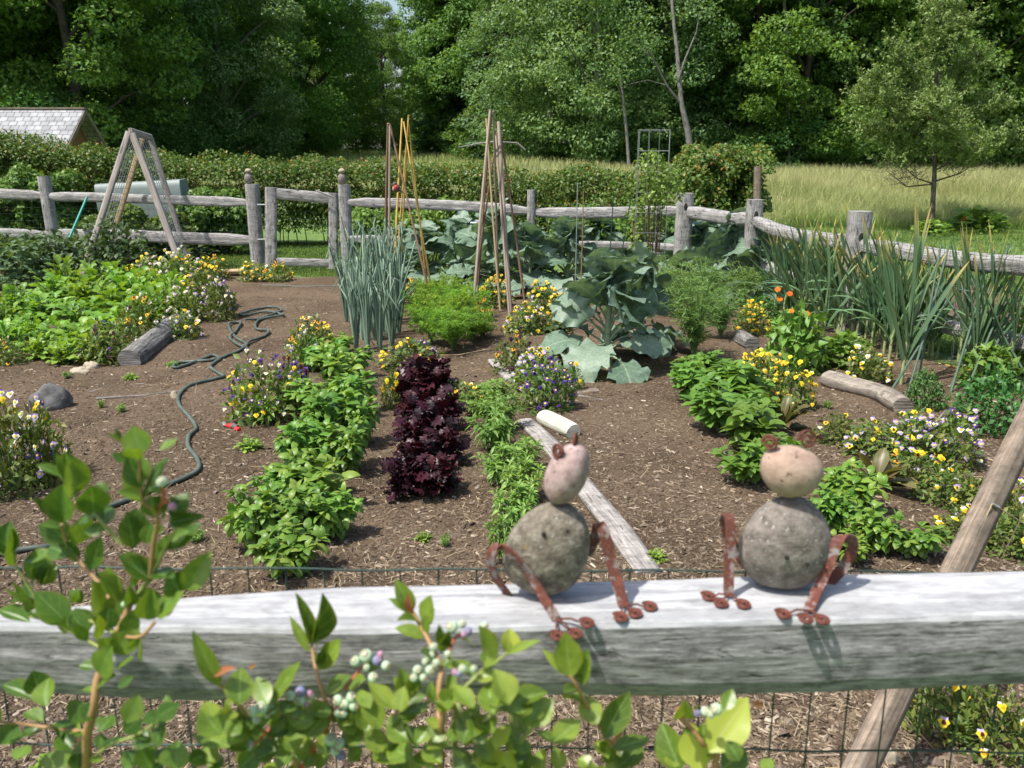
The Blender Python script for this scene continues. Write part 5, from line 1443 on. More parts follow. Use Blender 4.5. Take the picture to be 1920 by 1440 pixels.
# calendula: double ring of rays
ac = Acc(); rayT = leafT(2, 2, 'strap', .16, .1, .3)
for rr_, K, zz in ((.024, 18, 0), (.017, 14, .003)):
    a_ = np.linspace(0, 2 * np.pi, K, endpoint=False) + zz * 90
    ac.inst(rayT, frames(np.stack([np.cos(a_), np.sin(a_), 0 * a_ + .25], 1), np.tile([[0, 0, 1.]], (K, 1)), rr_), np.tile([[0, 0, zz]], (K, 1)))
rock(ac, (0, 0, .004), (.006, .006, .004), 1, .05, 6)
FL['calendula'] = ac.mesh('calendula_flower', [PET['orange']])
T_small = leafT(2, 2, 'obovate', .26, .25, .5)
T_basil = leafT(8, 4, 'ovate', .25, .10, 1.35, .022, 5, cup=.25, seed=2)
T_pep = leafT(5, 2, 'ovate', .27, .25, .6, seed=3)
T_lance = leafT(5, 2, 'lance', .13, .35, .9)
T_spin = leafT(6, 4, 'obovate', .33, .12, 1.0, .06, 2.4, seed=4)
T_frill = [leafT(14, 8, 'obovate', .34, .05, .9, .10, 5.2, lobe=.15, seed=k) for k in range(3)]
T_broc = [leafT(16, 10, 'round' if k % 2 else 'obovate', .40, .16, .7 + .3 * k, .07, 3.3, lobe=.11, seed=20 + k) for k in range(4)]
T_leaflet = leafT(3, 2, 'ovate', .30, .3, .6)
PL = {}


def reg(key, parts, flowers=None, size=1.0):
    """parts: [(name, acc, mats)]; plant about 1 m across and 1 m tall before scaling; flowers [(pos, normal, kind)]"""
    PL.setdefault(key, []).append(([(nm, ac.mesh(key + '_' + nm, mt if isinstance(mt, list) else [mt])) for nm, ac, mt in parts], flowers or []))


def branches(g, nb, h, r, z0=0, spread=1.0):
    out = []
    for k in range(nb):
        a_ = g.uniform(0, 6.28); rr = r * g.uniform(.15, 1) ** .6 * spread
        out.append((np.array([0, 0, z0]), np.array([math.cos(a_) * rr * .4, math.sin(a_) * rr * .4, h * .5]), np.array([math.cos(a_) * rr, math.sin(a_) * rr, h * g.uniform(.6, 1.0) * (1 - .25 * (rr / r) ** 2)])))
    return out


def leafy(seed, T, n_b, h, r, nodes, ls, mat, stemr=.004, droop=.25, tilt=.5, per=4, low=.25):
    """branching herb: rosettes of leaves up each branch"""
    g = np.random.default_rng(seed); lf, st = Acc(), Acc()
    for b in branches(g, n_b, h, r):
        tube(st, b, [stemr, stemr * .8, stemr * .5], 5, caps=False)
        for k in range(nodes):
            t = low + (1 - low) * (k + .5) / nodes
            P0 = (1 - t) ** 2 * b[0] + 2 * t * (1 - t) * b[1] + t * t * b[2]
            K = per if k < nodes - 1 else per + 3
            a_ = g.uniform(0, 6.28) + np.arange(K) * 2 * math.pi / K + g.normal(0, .25, K)
            el = g.uniform(-droop, tilt, K) + (.5 * (k == nodes - 1))
            dd = np.stack([np.cos(a_) * np.cos(el), np.sin(a_) * np.cos(el), np.sin(el)], 1)
            out_ = nrm(P0 * [1, 1, 0] + 1e-6) * .25; dd = nrm(dd + out_)
            sz = ls * g.uniform(.6, 1.15, K) * (0.75 if k == nodes - 1 else 1.0)
            lf.inst(T, frames(dd, np.tile([[0, 0, 1.]], (K, 1)) + g.normal(0, .25, (K, 3)), sz), P0 + dd * sz[:, None] * .12)
    return [('foliage', lf, mat), ('stem', st, M['gstem'])]


for s in range(4): reg('basil', leafy(100 + s, T_basil, 13, .38, .20, 5, .115, M['basil'], droop=.4, tilt=.95, per=4))
for s in range(3): reg('pepper', leafy(110 + s, T_pep, 13, .40, .19, 5, .105, M['pepper'], droop=.7, tilt=.6, per=4))
for s in range(3): reg('lance', leafy(120 + s, T_lance, 16, .24, .19, 4, .095, M['lance'], droop=.35, tilt=.5, per=5))
for s in range(3):
    g = np.random.default_rng(130 + s); ac = Acc(); K = 120
    a_ = g.uniform(0, 6.28, K); el = g.uniform(.2, 1.35, K); L = g.uniform(.035, .07, K)
    dd = np.stack([np.cos(a_) * np.cos(el), np.sin(a_) * np.cos(el), np.sin(el)], 1)
    ac.inst(T_spin, frames(dd, np.tile([[0, 0, 1.]], (K, 1)) + g.normal(0, .3, (K, 3)), L), dd * [.11, .11, .12] * g.uniform(.2, 1, (K, 1)) + g.normal(0, .025, (K, 3)) * [1, 1, .4])
    st = Acc()
    for q in range(0, K, 2): tube(st, [(0, 0, 0), dd[q] * [.03, .03, .04], dd[q] * .1], [.003, .003, .002], 4, caps=False)
    reg('spinach', [('foliage', ac, M['spin']), ('stem', st, M['gstem'])])
for s in range(3):
    g = np.random.default_rng(140 + s); ac = Acc(); K = 34
    for q in range(3):
        Kq = K // 3 + 14
        a_ = g.uniform(0, 6.28, Kq); el = g.uniform(.25, 1.45, Kq); L = g.uniform(.055, .105, Kq)
        dd = np.stack([np.cos(a_) * np.cos(el), np.sin(a_) * np.cos(el), np.sin(el)], 1)
        ac.inst(T_frill[q], frames(dd, np.tile([[0, 0, 1.]], (Kq, 1)) + g.normal(0, .3, (Kq, 3)), L), dd * [.06, .06, .12] * g.uniform(.2, 1.2, (Kq, 1)) + g.normal(0, .018, (Kq, 3)) + [0, 0, .01])
    reg('redlet', [('leaves', ac, M['redlet'])])
for s in range(2):
    g = np.random.default_rng(145 + s); ac = Acc(); K = 26
    a_ = g.uniform(0, 6.28, K); el = g.uniform(.2, 1.2, K); L = g.uniform(.07, .15, K)
    dd = np.stack([np.cos(a_) * np.cos(el), np.sin(a_) * np.cos(el), np.sin(el)], 1)
    ac.inst(leafT(7, 4, 'obovate', .22, .2, .6, .03, 2), frames(dd, np.tile([[0, 0, 1.]], (K, 1)), L), dd * .02)
    reg('brownlet', [('leaves', ac, M['brownlet'])])
for s in range(4):
    # broccoli, .95 m wide, .8 m tall
    g = np.random.default_rng(150 + s); ac, st = Acc(), Acc()
    tube(st, [(0, 0, 0), (.01, 0, .2), (0, .01, .42)], [.022, .02, .012], 8)
    K = 30
    for k in range(K):
        t = k / (K - 1); a_ = k * 2.4 + g.normal(0, .3); z = .05 + .36 * t; low = t < .27
        el = R(g.uniform(2, 30)) if low else R(np.interp(t, [.27, 1], [38, 84]) + g.normal(0, 10))
        dv = np.array([math.cos(a_) * math.cos(el), math.sin(a_) * math.cos(el), math.sin(el)])
        pl = g.uniform(.10, .17) * (1.15 - .55 * t); L = g.uniform(.24, .33) * (1 if low else 1.05 - .25 * t)
        b0_ = np.array([0, 0, z]); b1_ = b0_ + dv * pl + np.array([0, 0, .02])
        tube(st, [b0_, (b0_ + b1_) / 2 + [0, 0, .012], b1_ + dv * .02], [.008, .006, .005], 5, caps=False)
        nn = np.array([[0, 0, 1.]]) + g.normal(0, .2, (1, 3)) if low else rvec(1, g) * [1, 1, .3] + [0, 0, .35]
        ac.inst(T_broc[g.integers(4)], frames(dv[None], nn, L), b1_[None])
    reg('broccoli', [('leaves', ac, M['brocc']), ('stalk', st, M['broccstem'])])
for s in range(3):
    g = np.random.default_rng(160 + s); ac = Acc()
    for k in range(12):
        a_ = g.uniform(0, 6.28); L = g.uniform(.38, .66); le = g.uniform(.05, .42)
        if g.uniform() < .18: le = g.uniform(.6, 1.1)
        dv = np.array([math.cos(a_), math.sin(a_), 0]); pts = [np.array([0, 0, 0]) + dv * .005, dv * le * L * .25 + [0, 0, L * .5], dv * le * L * .7 + [0, 0, L * (.92 if le < .5 else .65)]]
        if g.uniform() < .45: pts.append(pts[-1] + dv * g.uniform(.04, .12) + [0, 0, g.uniform(-.12, -.02)])
        tube(ac, pts, np.linspace(.013, .003, len(pts)), 6)
    tube(ac, [(0, 0, -.01), (0, 0, .05)], [.012, .010], 7)
    reg('onion', [('leaves', ac, M['onion'])])
T_strap = leafT(12, 2, 'strap', .034, .6, .65); T_strap2 = leafT(12, 2, 'strap', .032, .6, 1.5); T_strap3 = leafT(12, 2, 'strap', .036, .7, .2)
for s in range(5):
    # leek .75 m tall, fan of leaves in one plane
    g = np.random.default_rng(170 + s); ac, st = Acc(), Acc(); lean = g.normal(0, .08)
    tube(st, [(0, 0, -.01), (lean * .1, 0, .12), (lean * .25, 0, .24)], [.013, .012, .011], 8)
    for k in range(9):
        sg = 1 if k % 2 else -1; z = .08 + k * .018; el = R(62 + k * 3.2 + g.normal(0, 8)); az = g.normal(0, .35)
        dv = np.array([sg * math.cos(el) * math.cos(az), math.sin(az) * math.cos(el), math.sin(el)])
        nn = np.array([-sg * math.sin(el), 0, math.cos(el)]) + g.normal(0, .15, 3)
        T = (T_strap, T_strap3, T_strap3, T_strap3)[g.integers(4)] if k > 1 or g.uniform() < .6 else T_strap2
        ac.inst(T, frames(dv[None], nn[None], g.uniform(.42, .62)), np.array([[lean * z, 0, z]]))
    reg('leek', [('leaves', ac, M['leek']), ('stalk', st, M['leekstalk'])])
for key, mt, sd in (('dill', 'dill', 180), ('fennel', 'fennel', 190)):
    for s in range(3):
        g = np.random.default_rng(sd + s); ac, st = Acc(), Acc()
        tri = (np.array([[-.07, 0, 0], [.07, 0, 0], [.03, 1, .0], [-.03, 1, .0]], float), np.array([[0, 1, 2, 3]]), np.zeros((4, 2)))
        h = .34 if key == 'dill' else .56; rr = .2 if key == 'dill' else .15
        for k in range(34):
            a_ = g.uniform(0, 6.28); r_ = rr * g.uniform(.1, 1) ** .6; z = h * g.uniform(.55, 1)
            p0, p1, p2 = np.zeros(3), np.array([math.cos(a_) * r_ * .25, math.sin(a_) * r_ * .25, z * .6]), np.array([math.cos(a_) * r_, math.sin(a_) * r_, z])
            tube(st, [p0, p1, p2], [.003, .0022, .0012], 4, caps=False)
            for q in range(7):
                t = (.42 if key == 'dill' else .26) + (.58 if key == 'dill' else .74) * (q + .5) / 7; P0 = (1 - t) ** 2 * p0 + 2 * t * (1 - t) * p1 + t * t * p2
                sv = nrm(g.normal(size=3) + [0, 0, .4]); L = g.uniform(.03, .06)
                K = 30 if key == 'dill' else 15; tt = g.uniform(0, 1, K)
                ac.inst(tri, frames(g.normal(size=(K, 3)) + sv, rvec(K, g), g.uniform(.016, .032, K)), P0 + sv * (tt * L)[:, None])
        reg(key, [('fronds', ac, M[mt]), ('stem', st, M['gstem'])])


def bush(seed, T, h, r, N, ls, mat, up=.8, shell=.5):
    g = np.random.default_rng(seed); ac, st = Acc(), Acc()
    d = rvec(N, g); d[:, 2] = np.abs(d[:, 2]); rr = g.uniform(.25, 1, N) ** shell
    lump = 1 + .16 * sn(d, 3.2, seed, 2)
    q = d * (rr * lump)[:, None] * [r, r, h]
    ac.inst(T, frames(g.normal(size=(N, 3)) + d * .8 + [0, 0, .25], d * .5 + [0, 0, up] + g.normal(0, .4, (N, 3)), g.uniform(.65, 1.3, N) * ls), q)
    for k in range(0, N, max(1, N // 26)): tube(st, [(0, 0, 0), q[k] * [.35, .35, .55], q[k]], [.003, .002, .001], 4, caps=False)
    return ac, st, q, d, rr


for s in range(3): a_, b_, *_ = bush(200 + s, T_leaflet, .40, .30, 1000, .055, None); reg('tomato', [('foliage', a_, M['tomleaf']), ('stem', b_, M['gstem'])])
for s in range(2): a_, b_, *_ = bush(210 + s, T_leaflet, .42, .32, 1000, .055, None); reg('darkbush', [('foliage', a_, M['tomdark']), ('stem', b_, M['stem'])])
for s in range(2): a_, b_, *_ = bush(220 + s, leafT(2, 2, 'obovate', .4, .3, .6, .06, 1), .22, .16, 1100, .024, None, shell=.35); reg('parsley', [('foliage', a_, M['parsley']), ('stem', b_, M['gstem'])])
for s in range(2): a_, b_, *_ = bush(225 + s, T_small, .34, .16, 420, .075, None, .5); reg('calendula', [('foliage', a_, M['lance']), ('stem', b_, M['gstem'])])
for s in range(4):
    g = np.random.default_rng(230 + s); a_, b_, q, d, rr = bush(230 + s, T_small, .20, .16, 620, .034, None, shell=.45)
    fl = []
    top = np.where((rr > .8) & (d[:, 2] > .08))[0]; g.shuffle(top)
    for k in top:
        p = q[k] * 1.03 + [0, 0, .018]
        if all(np.linalg.norm(p - f[0]) > .021 for f in fl): fl.append((p, nrm(d[k] * .5 + [-.15, -.75, .55] + g.normal(0, .3, 3))))
        if len(fl) >= 58: break
    reg('pansy', [('foliage', a_, M['pansyleaf']), ('stem', b_, M['gstem'])], fl)
SIZE = {'basil': (.50, .36), 'pepper': (.48, .38), 'lance': (.46, .30), 'spinach': (.34, .24), 'redlet': (.30, .20), 'brownlet': (.34, .2), 'broccoli': (1.05, .85), 'onion': (.34, .60), 'leek': (.60, .72), 'dill': (.42, .36), 'fennel': (.42, .54),
        'tomato': (.62, .44), 'darkbush': (.66, .46), 'parsley': (.34, .25), 'calendula': (.36, .40), 'pansy': (.36, .24)}
for k_ in PL:
    dims = []
    for v_ in PL[k_]:
        co = np.empty(len(v_[0][0][1].vertices) * 3, np.float32); v_[0][0][1].vertices.foreach_get('co', co); co = co.reshape(-1, 3)
        dims.append((max(np.percentile(co[:, 0], 97) - np.percentile(co[:, 0], 3), np.percentile(co[:, 1], 97) - np.percentile(co[:, 1], 3)), np.percentile(co[:, 2], 98)))
    SIZE[k_] = tuple(np.mean(dims, 0)); print('SIZE', k_, SIZE[k_])
NAMES = {'basil': ('basil_plant', 'herb'), 'pepper': ('pepper_plant', 'vegetable plant'), 'lance': ('tarragon_plant', 'herb'), 'spinach': ('spinach_plant', 'vegetable plant'), 'redlet': ('red_lettuce', 'lettuce'), 'brownlet': ('bronze_lettuce', 'lettuce'), 'broccoli': ('broccoli_plant', 'vegetable plant'),
         'onion': ('onion_plant', 'vegetable plant'), 'leek': ('leek_plant', 'vegetable plant'), 'dill': ('dill_plant', 'herb'), 'fennel': ('fennel_plant', 'herb'), 'tomato': ('tomato_plant', 'vegetable plant'), 'darkbush': ('leafy_bush', 'plant'), 'parsley': ('parsley_plant', 'herb'), 'calendula': ('calendula_plant', 'flowering plant'), 'pansy': ('pansy_plant', 'flowering plant')}
pc = 0


def plant(key, px, py, w, h, label, group=None, pal=None, nfl=40, fscale=1.0, rz=None, drop=0.0):
    """px,py: foot of the plant in the photo; w,h its size there"""
    global pc
    pc += 1; rr = random.Random(pc * 7 + 3)
    p = G(px, py); s = mpp(p); W_, H_ = SIZE[key]
    v = PL[key][rr.randrange(len(PL[key]))]
    # the foot seen is the front of the foliage: set the centre back by half the width
    rad = w * s / 2
    f = p + Vector((0, 1, 0)) * rad * .75; f.x = p.x * f.y / p.y
    if key == 'leek':
        fy = float(np.interp(px, [1416, 1613, 1930], [9.9, 7.9, 6.2])) - .12 - .5 * rr.random()
        if f.y > fy: f.x *= fy / f.y; h *= f.y / fy; f.y = fy
    f.z = float(soilz(f.x, f.y)) - .004
    s2 = mpp(f)
    ang = math.atan2(1.6, f.y)
    w = w * {'basil': .70, 'pepper': .76, 'lance': .76, 'spinach': .86, 'redlet': .70, 'fennel': .9, 'dill': .9}.get(key, 1)
    if key == 'broccoli' and py < 600: h *= 1.3
    h *= rr.uniform(.88, 1.14)
    zh = max(.25 * H_, (h * s2 / math.cos(ang) - (0 if key in ('leek', 'onion') else 1.3 * rad * math.tan(ang) * .6))) / H_
    sx = w * s2 / W_
    nm, cat = NAMES[key]
    r = thing(nm, label, cat, f, group, rr.uniform(0, 6.28) if rz is None else rz, (sx, sx, max(zh, sx * .45)))
    for pn, me in v[0]: ob(pn, me, r)
    if pal:
        fl = v[1] or []
        idx = list(range(len(fl))); rr.shuffle(idx)
        inv = Matrix.Diagonal((1 / sx, 1 / sx, 1 / r.scale[2], 1)) 
        rot = Matrix.Rotation(-r.rotation_euler.z, 4, 'Z')
        for k in idx[:nfl]:
            P0, N_ = fl[k]
            kd = rr.choice(pal)
            # faces of pansies look towards the light over the path
            wn = Vector((rr.gauss(-.2, .35), rr.gauss(-.75, .25), rr.uniform(.5, 1.1))).normalized()
            q = wn.to_track_quat('Z', 'Y').to_matrix().to_4x4()
            fs = fscale * rr.uniform(.85, 1.25)
            o = ob('flower', FL[kd], r)
            o.matrix_basis = Matrix.Translation(P0) @ inv @ rot @ q @ Matrix.Scale(fs, 4)
    return r


def cal(px, py, Y, root, lab=None):
    p = D(px, py, Y); rl = root.matrix_basis.inverted() @ p if False else None


# ---- spinach bed
k = 0
sp_pts = [(60, 640, 70), (110, 655, 80), (160, 665, 80), (90, 605, 80), (150, 615, 80), (200, 640, 80), (40, 600, 60), (110, 575, 80), (165, 585, 80), (215, 600, 80), (260, 610, 80), (240, 575, 80), (190, 560, 80), (130, 555, 70), (285, 590, 80), (300, 610, 70), (330, 600, 70), (270, 560, 70), (310, 570, 60), (220, 550, 60), (75, 680, 60), (180, 685, 70), (125, 690, 60), (20, 660, 60), (10, 620, 60), (330, 575, 50)]
sp_pts.sort(key=lambda t: -t[1])
for px, py, w in sp_pts:
    plant('spinach', px, py, w * 1.25, 54, f'bright green spinach in the bed by the dark log, {"the " + ORD[k] + " nearest the path" if False else ORD[k % 13] + (" in the front half" if k < 13 else " in the back half")}', 'spinach plants in the bed'); k += 1
# ---- grey green crops behind the spinach
for i_, (px, py, w, h) in enumerate([(20, 545, 150, 95), (110, 530, 150, 95), (60, 500, 140, 70), (170, 520, 130, 85), (-30, 510, 120, 80), (210, 500, 110, 80), (140, 485, 120, 50), (-10, 570, 90, 60)]):
    plant('tomato', px, py, w, h * .82, f'grey-green leafy tomato plant, {ORD[i_]} of the patch between spinach and fence', 'tomato plants behind the spinach')
for i_, (px, py, w, h) in enumerate([(225, 530, 120, 90), (285, 500, 120, 75), (330, 490, 110, 60), (380, 480, 90, 50), (190, 555, 70, 50)]):
    plant('darkbush', px, py, w, h, f'dark green bushy plant, {ORD[i_]} outward from the spinach below the trellis', 'dark bushes below the trellis')
# ---- basil and peppers
bas = [(548, 1112, 150, 118), (485, 1050, 130, 105), (560, 1040, 150, 112), (625, 1030, 120, 105), (530, 975, 120, 95), (600, 968, 150, 108), (655, 905, 115, 92), (575, 905, 130, 98), (620, 860, 140, 98), (680, 850, 95, 82), (600, 800, 120, 88), (665, 795, 115, 82), (640, 745, 110, 78), (605, 705, 95, 68), (662, 715, 80, 62), (640, 670, 60, 40)]
for i_, (px, py, w, h) in enumerate(bas):
    plant('basil', px, py, w, h, f'bright broad-leaved basil, {ORD[i_]} up from the rail in the row beside the red lettuces', 'basil plants in the long row')
pep = [(1395, 925, 115, 95), (1465, 900, 110, 90), (1400, 868, 140, 100), (1345, 830, 130, 92), (1420, 815, 100, 80), (1370, 780, 130, 88), (1300, 768, 110, 82), (1330, 725, 90, 60), (1290, 730, 70, 50)]
for i_, (px, py, w, h) in enumerate(pep):
    plant('pepper', px, py, w, h, f'green pepper plant, {ORD[i_]} back from the buff-headed frog in its row', 'pepper plants behind the frog')
for i_, (px, py, w, h) in enumerate([(1590, 985, 135, 95), (1555, 1020, 110, 80), (1640, 1062, 120, 80), (1705, 1070, 120, 78), (1585, 1075, 100, 70)]):
    plant('basil', px, py, w, h, f'bright basil, {ORD[i_]} of the group between the round-headed frog and brown lumber', 'basil plants by the brown lumber')
for i_, (px, py, w, h) in enumerate([(950, 1075, 75, 95), (965, 1010, 90, 80), (980, 960, 90, 80), (945, 925, 100, 85), (975, 890, 90, 75), (925, 860, 95, 75), (935, 820, 90, 70), (905, 790, 85, 60), (925, 760, 80, 45)]):
    plant('lance', px, py, w, h, f'narrow-leaved green herb, {ORD[i_]} up from the rail beside the weathered board', 'narrow-leaved herbs by the board')
plant('lance', 500, 805, 75, 55, 'pale broad seedling at the foot of the violet and yellow pansies')
# ---- red lettuces
for i_, (px, py, w, h) in enumerate([(770, 945, 110, 80), (825, 942, 90, 80), (790, 905, 110, 80), (835, 885, 85, 75), (775, 860, 90, 75), (815, 845, 110, 80), (840, 815, 70, 65), (785, 815, 100, 75), (800, 775, 115, 75), (765, 760, 75, 60), (830, 760, 60, 60), (780, 728, 95, 50), (815, 728, 70, 48)]):
    plant('redlet', px, py, w, h, f'glossy dark red frilly lettuce, {ORD[i_]} up the short row from its front end', 'dark red lettuces')
plant('brownlet', 1640, 935, 110, 70, 'bronze-green lettuce growing beside the pansy row behind the frog')
plant('brownlet', 1465, 815, 70, 60, 'bronze leafy rosette at the foot of the yellow pansies')
# ---- broccoli and cabbages
plant('broccoli', 1140, 708, 205, 235, 'largest blue-green broccoli plant with big drooping leaves in the centre bed')
plant('broccoli', 1200, 665, 130, 170, 'blue-green broccoli with an arching pale leaf just behind the largest one')
br = [(800, 535, 135, 85), (865, 540, 110, 85), (930, 555, 145, 110), (995, 560, 130, 105), (1065, 560, 130, 100), (750, 510, 90, 60), (1120, 520, 110, 80)]
for i_, (px, py, w, h) in enumerate(br): plant('broccoli', px, py, w, h, f'blue-green broccoli plant, {ORD[i_]} in the row below the bean poles', 'broccoli row below the bean poles')
for i_, (px, py, w, h) in enumerate([(1250, 520, 120, 85), (1310, 545, 140, 105), (1375, 565, 140, 110), (1430, 575, 120, 95), (1275, 475, 90, 45), (1350, 500, 100, 60), (1500, 540, 90, 70)]):
    plant('broccoli', px, py, w, h, f'frilly blue-green cabbage, {ORD[i_]} of those below the corner post', 'cabbages below the corner post')
# ---- onions
for i_, (px, py) in enumerate([(668, 664), (690, 668), (712, 666), (735, 655), (680, 645), (704, 646), (726, 638), (748, 630), (664, 628), (688, 622), (712, 618), (736, 610), (672, 600), (700, 598), (724, 592), (650, 610), (752, 600), (690, 578), (715, 572), (740, 575)]):
    plant('onion', px, py, 60, 166, f'blue-green spring onion, {ORD[i_]} from the string line into the dense patch', 'onions in the dense patch')
# ---- dill, fennel
for i_, (px, py, w, h) in enumerate([(850, 668, 110, 85), (810, 655, 80, 70), (885, 650, 80, 70), (840, 628, 110, 75), (800, 615, 80, 65), (870, 605, 90, 65), (830, 590, 100, 65), (800, 575, 60, 40), (905, 640, 50, 30)]):
    plant('dill', px, py, w, h, f'bright feathery dill, {ORD[i_]} from the string line beside the onions', 'dill beside the onions')
for i_, (px, py, w, h) in enumerate([(1300, 682, 105, 150), (1265, 600, 85, 70), (1225, 580, 75, 60), (1350, 645, 85, 80), (1320, 590, 80, 45), (1395, 580, 70, 50)]):
    plant('fennel', px, py, w, h, f'feathery green fennel, {ORD[i_]} back from the bare soil beside the largest broccoli', 'fennel beside the broccoli')
# ---- leeks
lk = [(1687, 738, 150, 285), (1640, 655, 120, 205), (1605, 640, 120, 195), (1665, 690, 120, 210), (1580, 625, 120, 185), (1540, 660, 130, 200), (1545, 600, 120, 165), (1500, 590, 120, 150), (1470, 570, 100, 120), (1625, 610, 120, 165), (1700, 670, 110, 190), (1760, 650, 110, 170), (1792, 700, 130, 245), (1850, 670, 120, 190), (1895, 690, 120, 190), (1570, 570, 100, 125), (1735, 620, 110, 150), (1830, 640, 100, 150), (1660, 590, 100, 130)]
lk = [(x_, y_, w_ * .9, h_ * 1.08) for x_, y_, w_, h_ in lk] + [(x_ + random.Random(x_).uniform(-45, 25), y_ - random.Random(y_ + 1).uniform(5, 50), w_, h_ * .92) for x_, y_, w_, h_ in lk if x_ < 1880 and y_ > 560 and x_ != 1687] + [(x_ + random.Random(x_ + 5).uniform(-55, 15), y_ - random.Random(y_ + 3).uniform(-20, 30), w_, h_ * .9) for x_, y_, w_, h_ in lk if x_ < 1720 and x_ != 1687]
ORD = ORD + ['twenty-' + o for o in ORD[:9]] + ['thirtieth'] + ['thirty-' + o for o in ORD[:9]] + ['fortieth'] + ['forty-' + o for o in ORD[:9]] + ['fiftieth'] + ['fifty-' + o for o in ORD[:9]]
for i_, (px, py, w, h) in enumerate(lk): plant('leek', px, py, w, h, f'tall leek with yellowed tips, {ORD[i_]} of the stand along the bowed fence', 'leeks along the bowed fence', rz=random.Random(i_).uniform(-.5, .5))
# ---- calendula
for px, py, w, h, lab, fls in ((1490, 705, 105, 135, 'tall calendula with open orange flowers before the leeks', [(1458, 543, 1.1), (1481, 551, 1.1), (1462, 561, 1.1), (1484, 583, 1), (1512, 589, 1.3)]), (1582, 695, 90, 78, 'leafy calendula without flowers beside the knotty log', []), (1850, 735, 90, 90, 'leafy calendula with small orange blooms by the lying cane', [(1875, 705, .9), (1893, 728, 1.1)]), (1905, 700, 90, 110, 'green leafy plant by the side fence beyond the cane', [])):
    r = plant('calendula', px, py, w, h, lab)
    for fx, fy, fs in fls:
        p = D(fx, fy, r.location.y - .03)
        st = Acc(); tube(st, [(r.location.x, r.location.y, .1), (p.x, p.y, p.z - .004)], .0025, 4)
        bi = Matrix.LocRotScale(r.location, r.rotation_euler, r.scale).inverted()
        me = st.mesh('flower_stem', [M['gstem']]); o = ob('flower_stem', me, r); o.matrix_basis = bi
        o2 = ob('flower', FL['calendula'], r); wn = Vector((-.2, -.6, .7)).normalized().to_track_quat('Z', 'Y').to_matrix().to_4x4()
        o2.matrix_basis = bi @ Matrix.Translation(p) @ wn @ Matrix.Scale(fs, 4)
for px, py, w, h, lab, fls in ((1830, 436, 95, 42, 'leafy clump of orange day lilies on the lawn edge by the fruit tree', [(1808, 409), (1822, 406), (1838, 411), (1814, 414)]), (1745, 442, 60, 24, 'low green weeds round the foot of the fruit tree', [])):
    r = plant('calendula', px, py, w, h, lab)
    for fx, fy in fls:
        o2 = ob('flower', FL['calendula'], r); bi = Matrix.LocRotScale(r.location, r.rotation_euler, r.scale).inverted(); p = D(fx, fy, r.location.y)
        st = Acc(); tube(st, [(r.location.x, r.location.y, .1), (p.x, p.y, p.z)], .006, 4); o3 = ob('flower_stem', st.mesh('flower_stem', [M['gstem']]), r); o3.matrix_basis = bi
        o2.matrix_basis = bi @ Matrix.Translation(p) @ Vector((-.2, -.8, .5)).to_track_quat('Z', 'Y').to_matrix().to_4x4() @ Matrix.Scale(3.0, 4)
# ---- parsley
plant('parsley', 1733, 772, 62, 72, 'small round parsley plant at the cut end of the knotty log')
plant('parsley', 1855, 825, 125, 108, 'large bushy parsley beside the brown lumber')
plant('parsley', 1425, 600, 60, 40, 'low dark parsley between cabbages and yellow pansies')
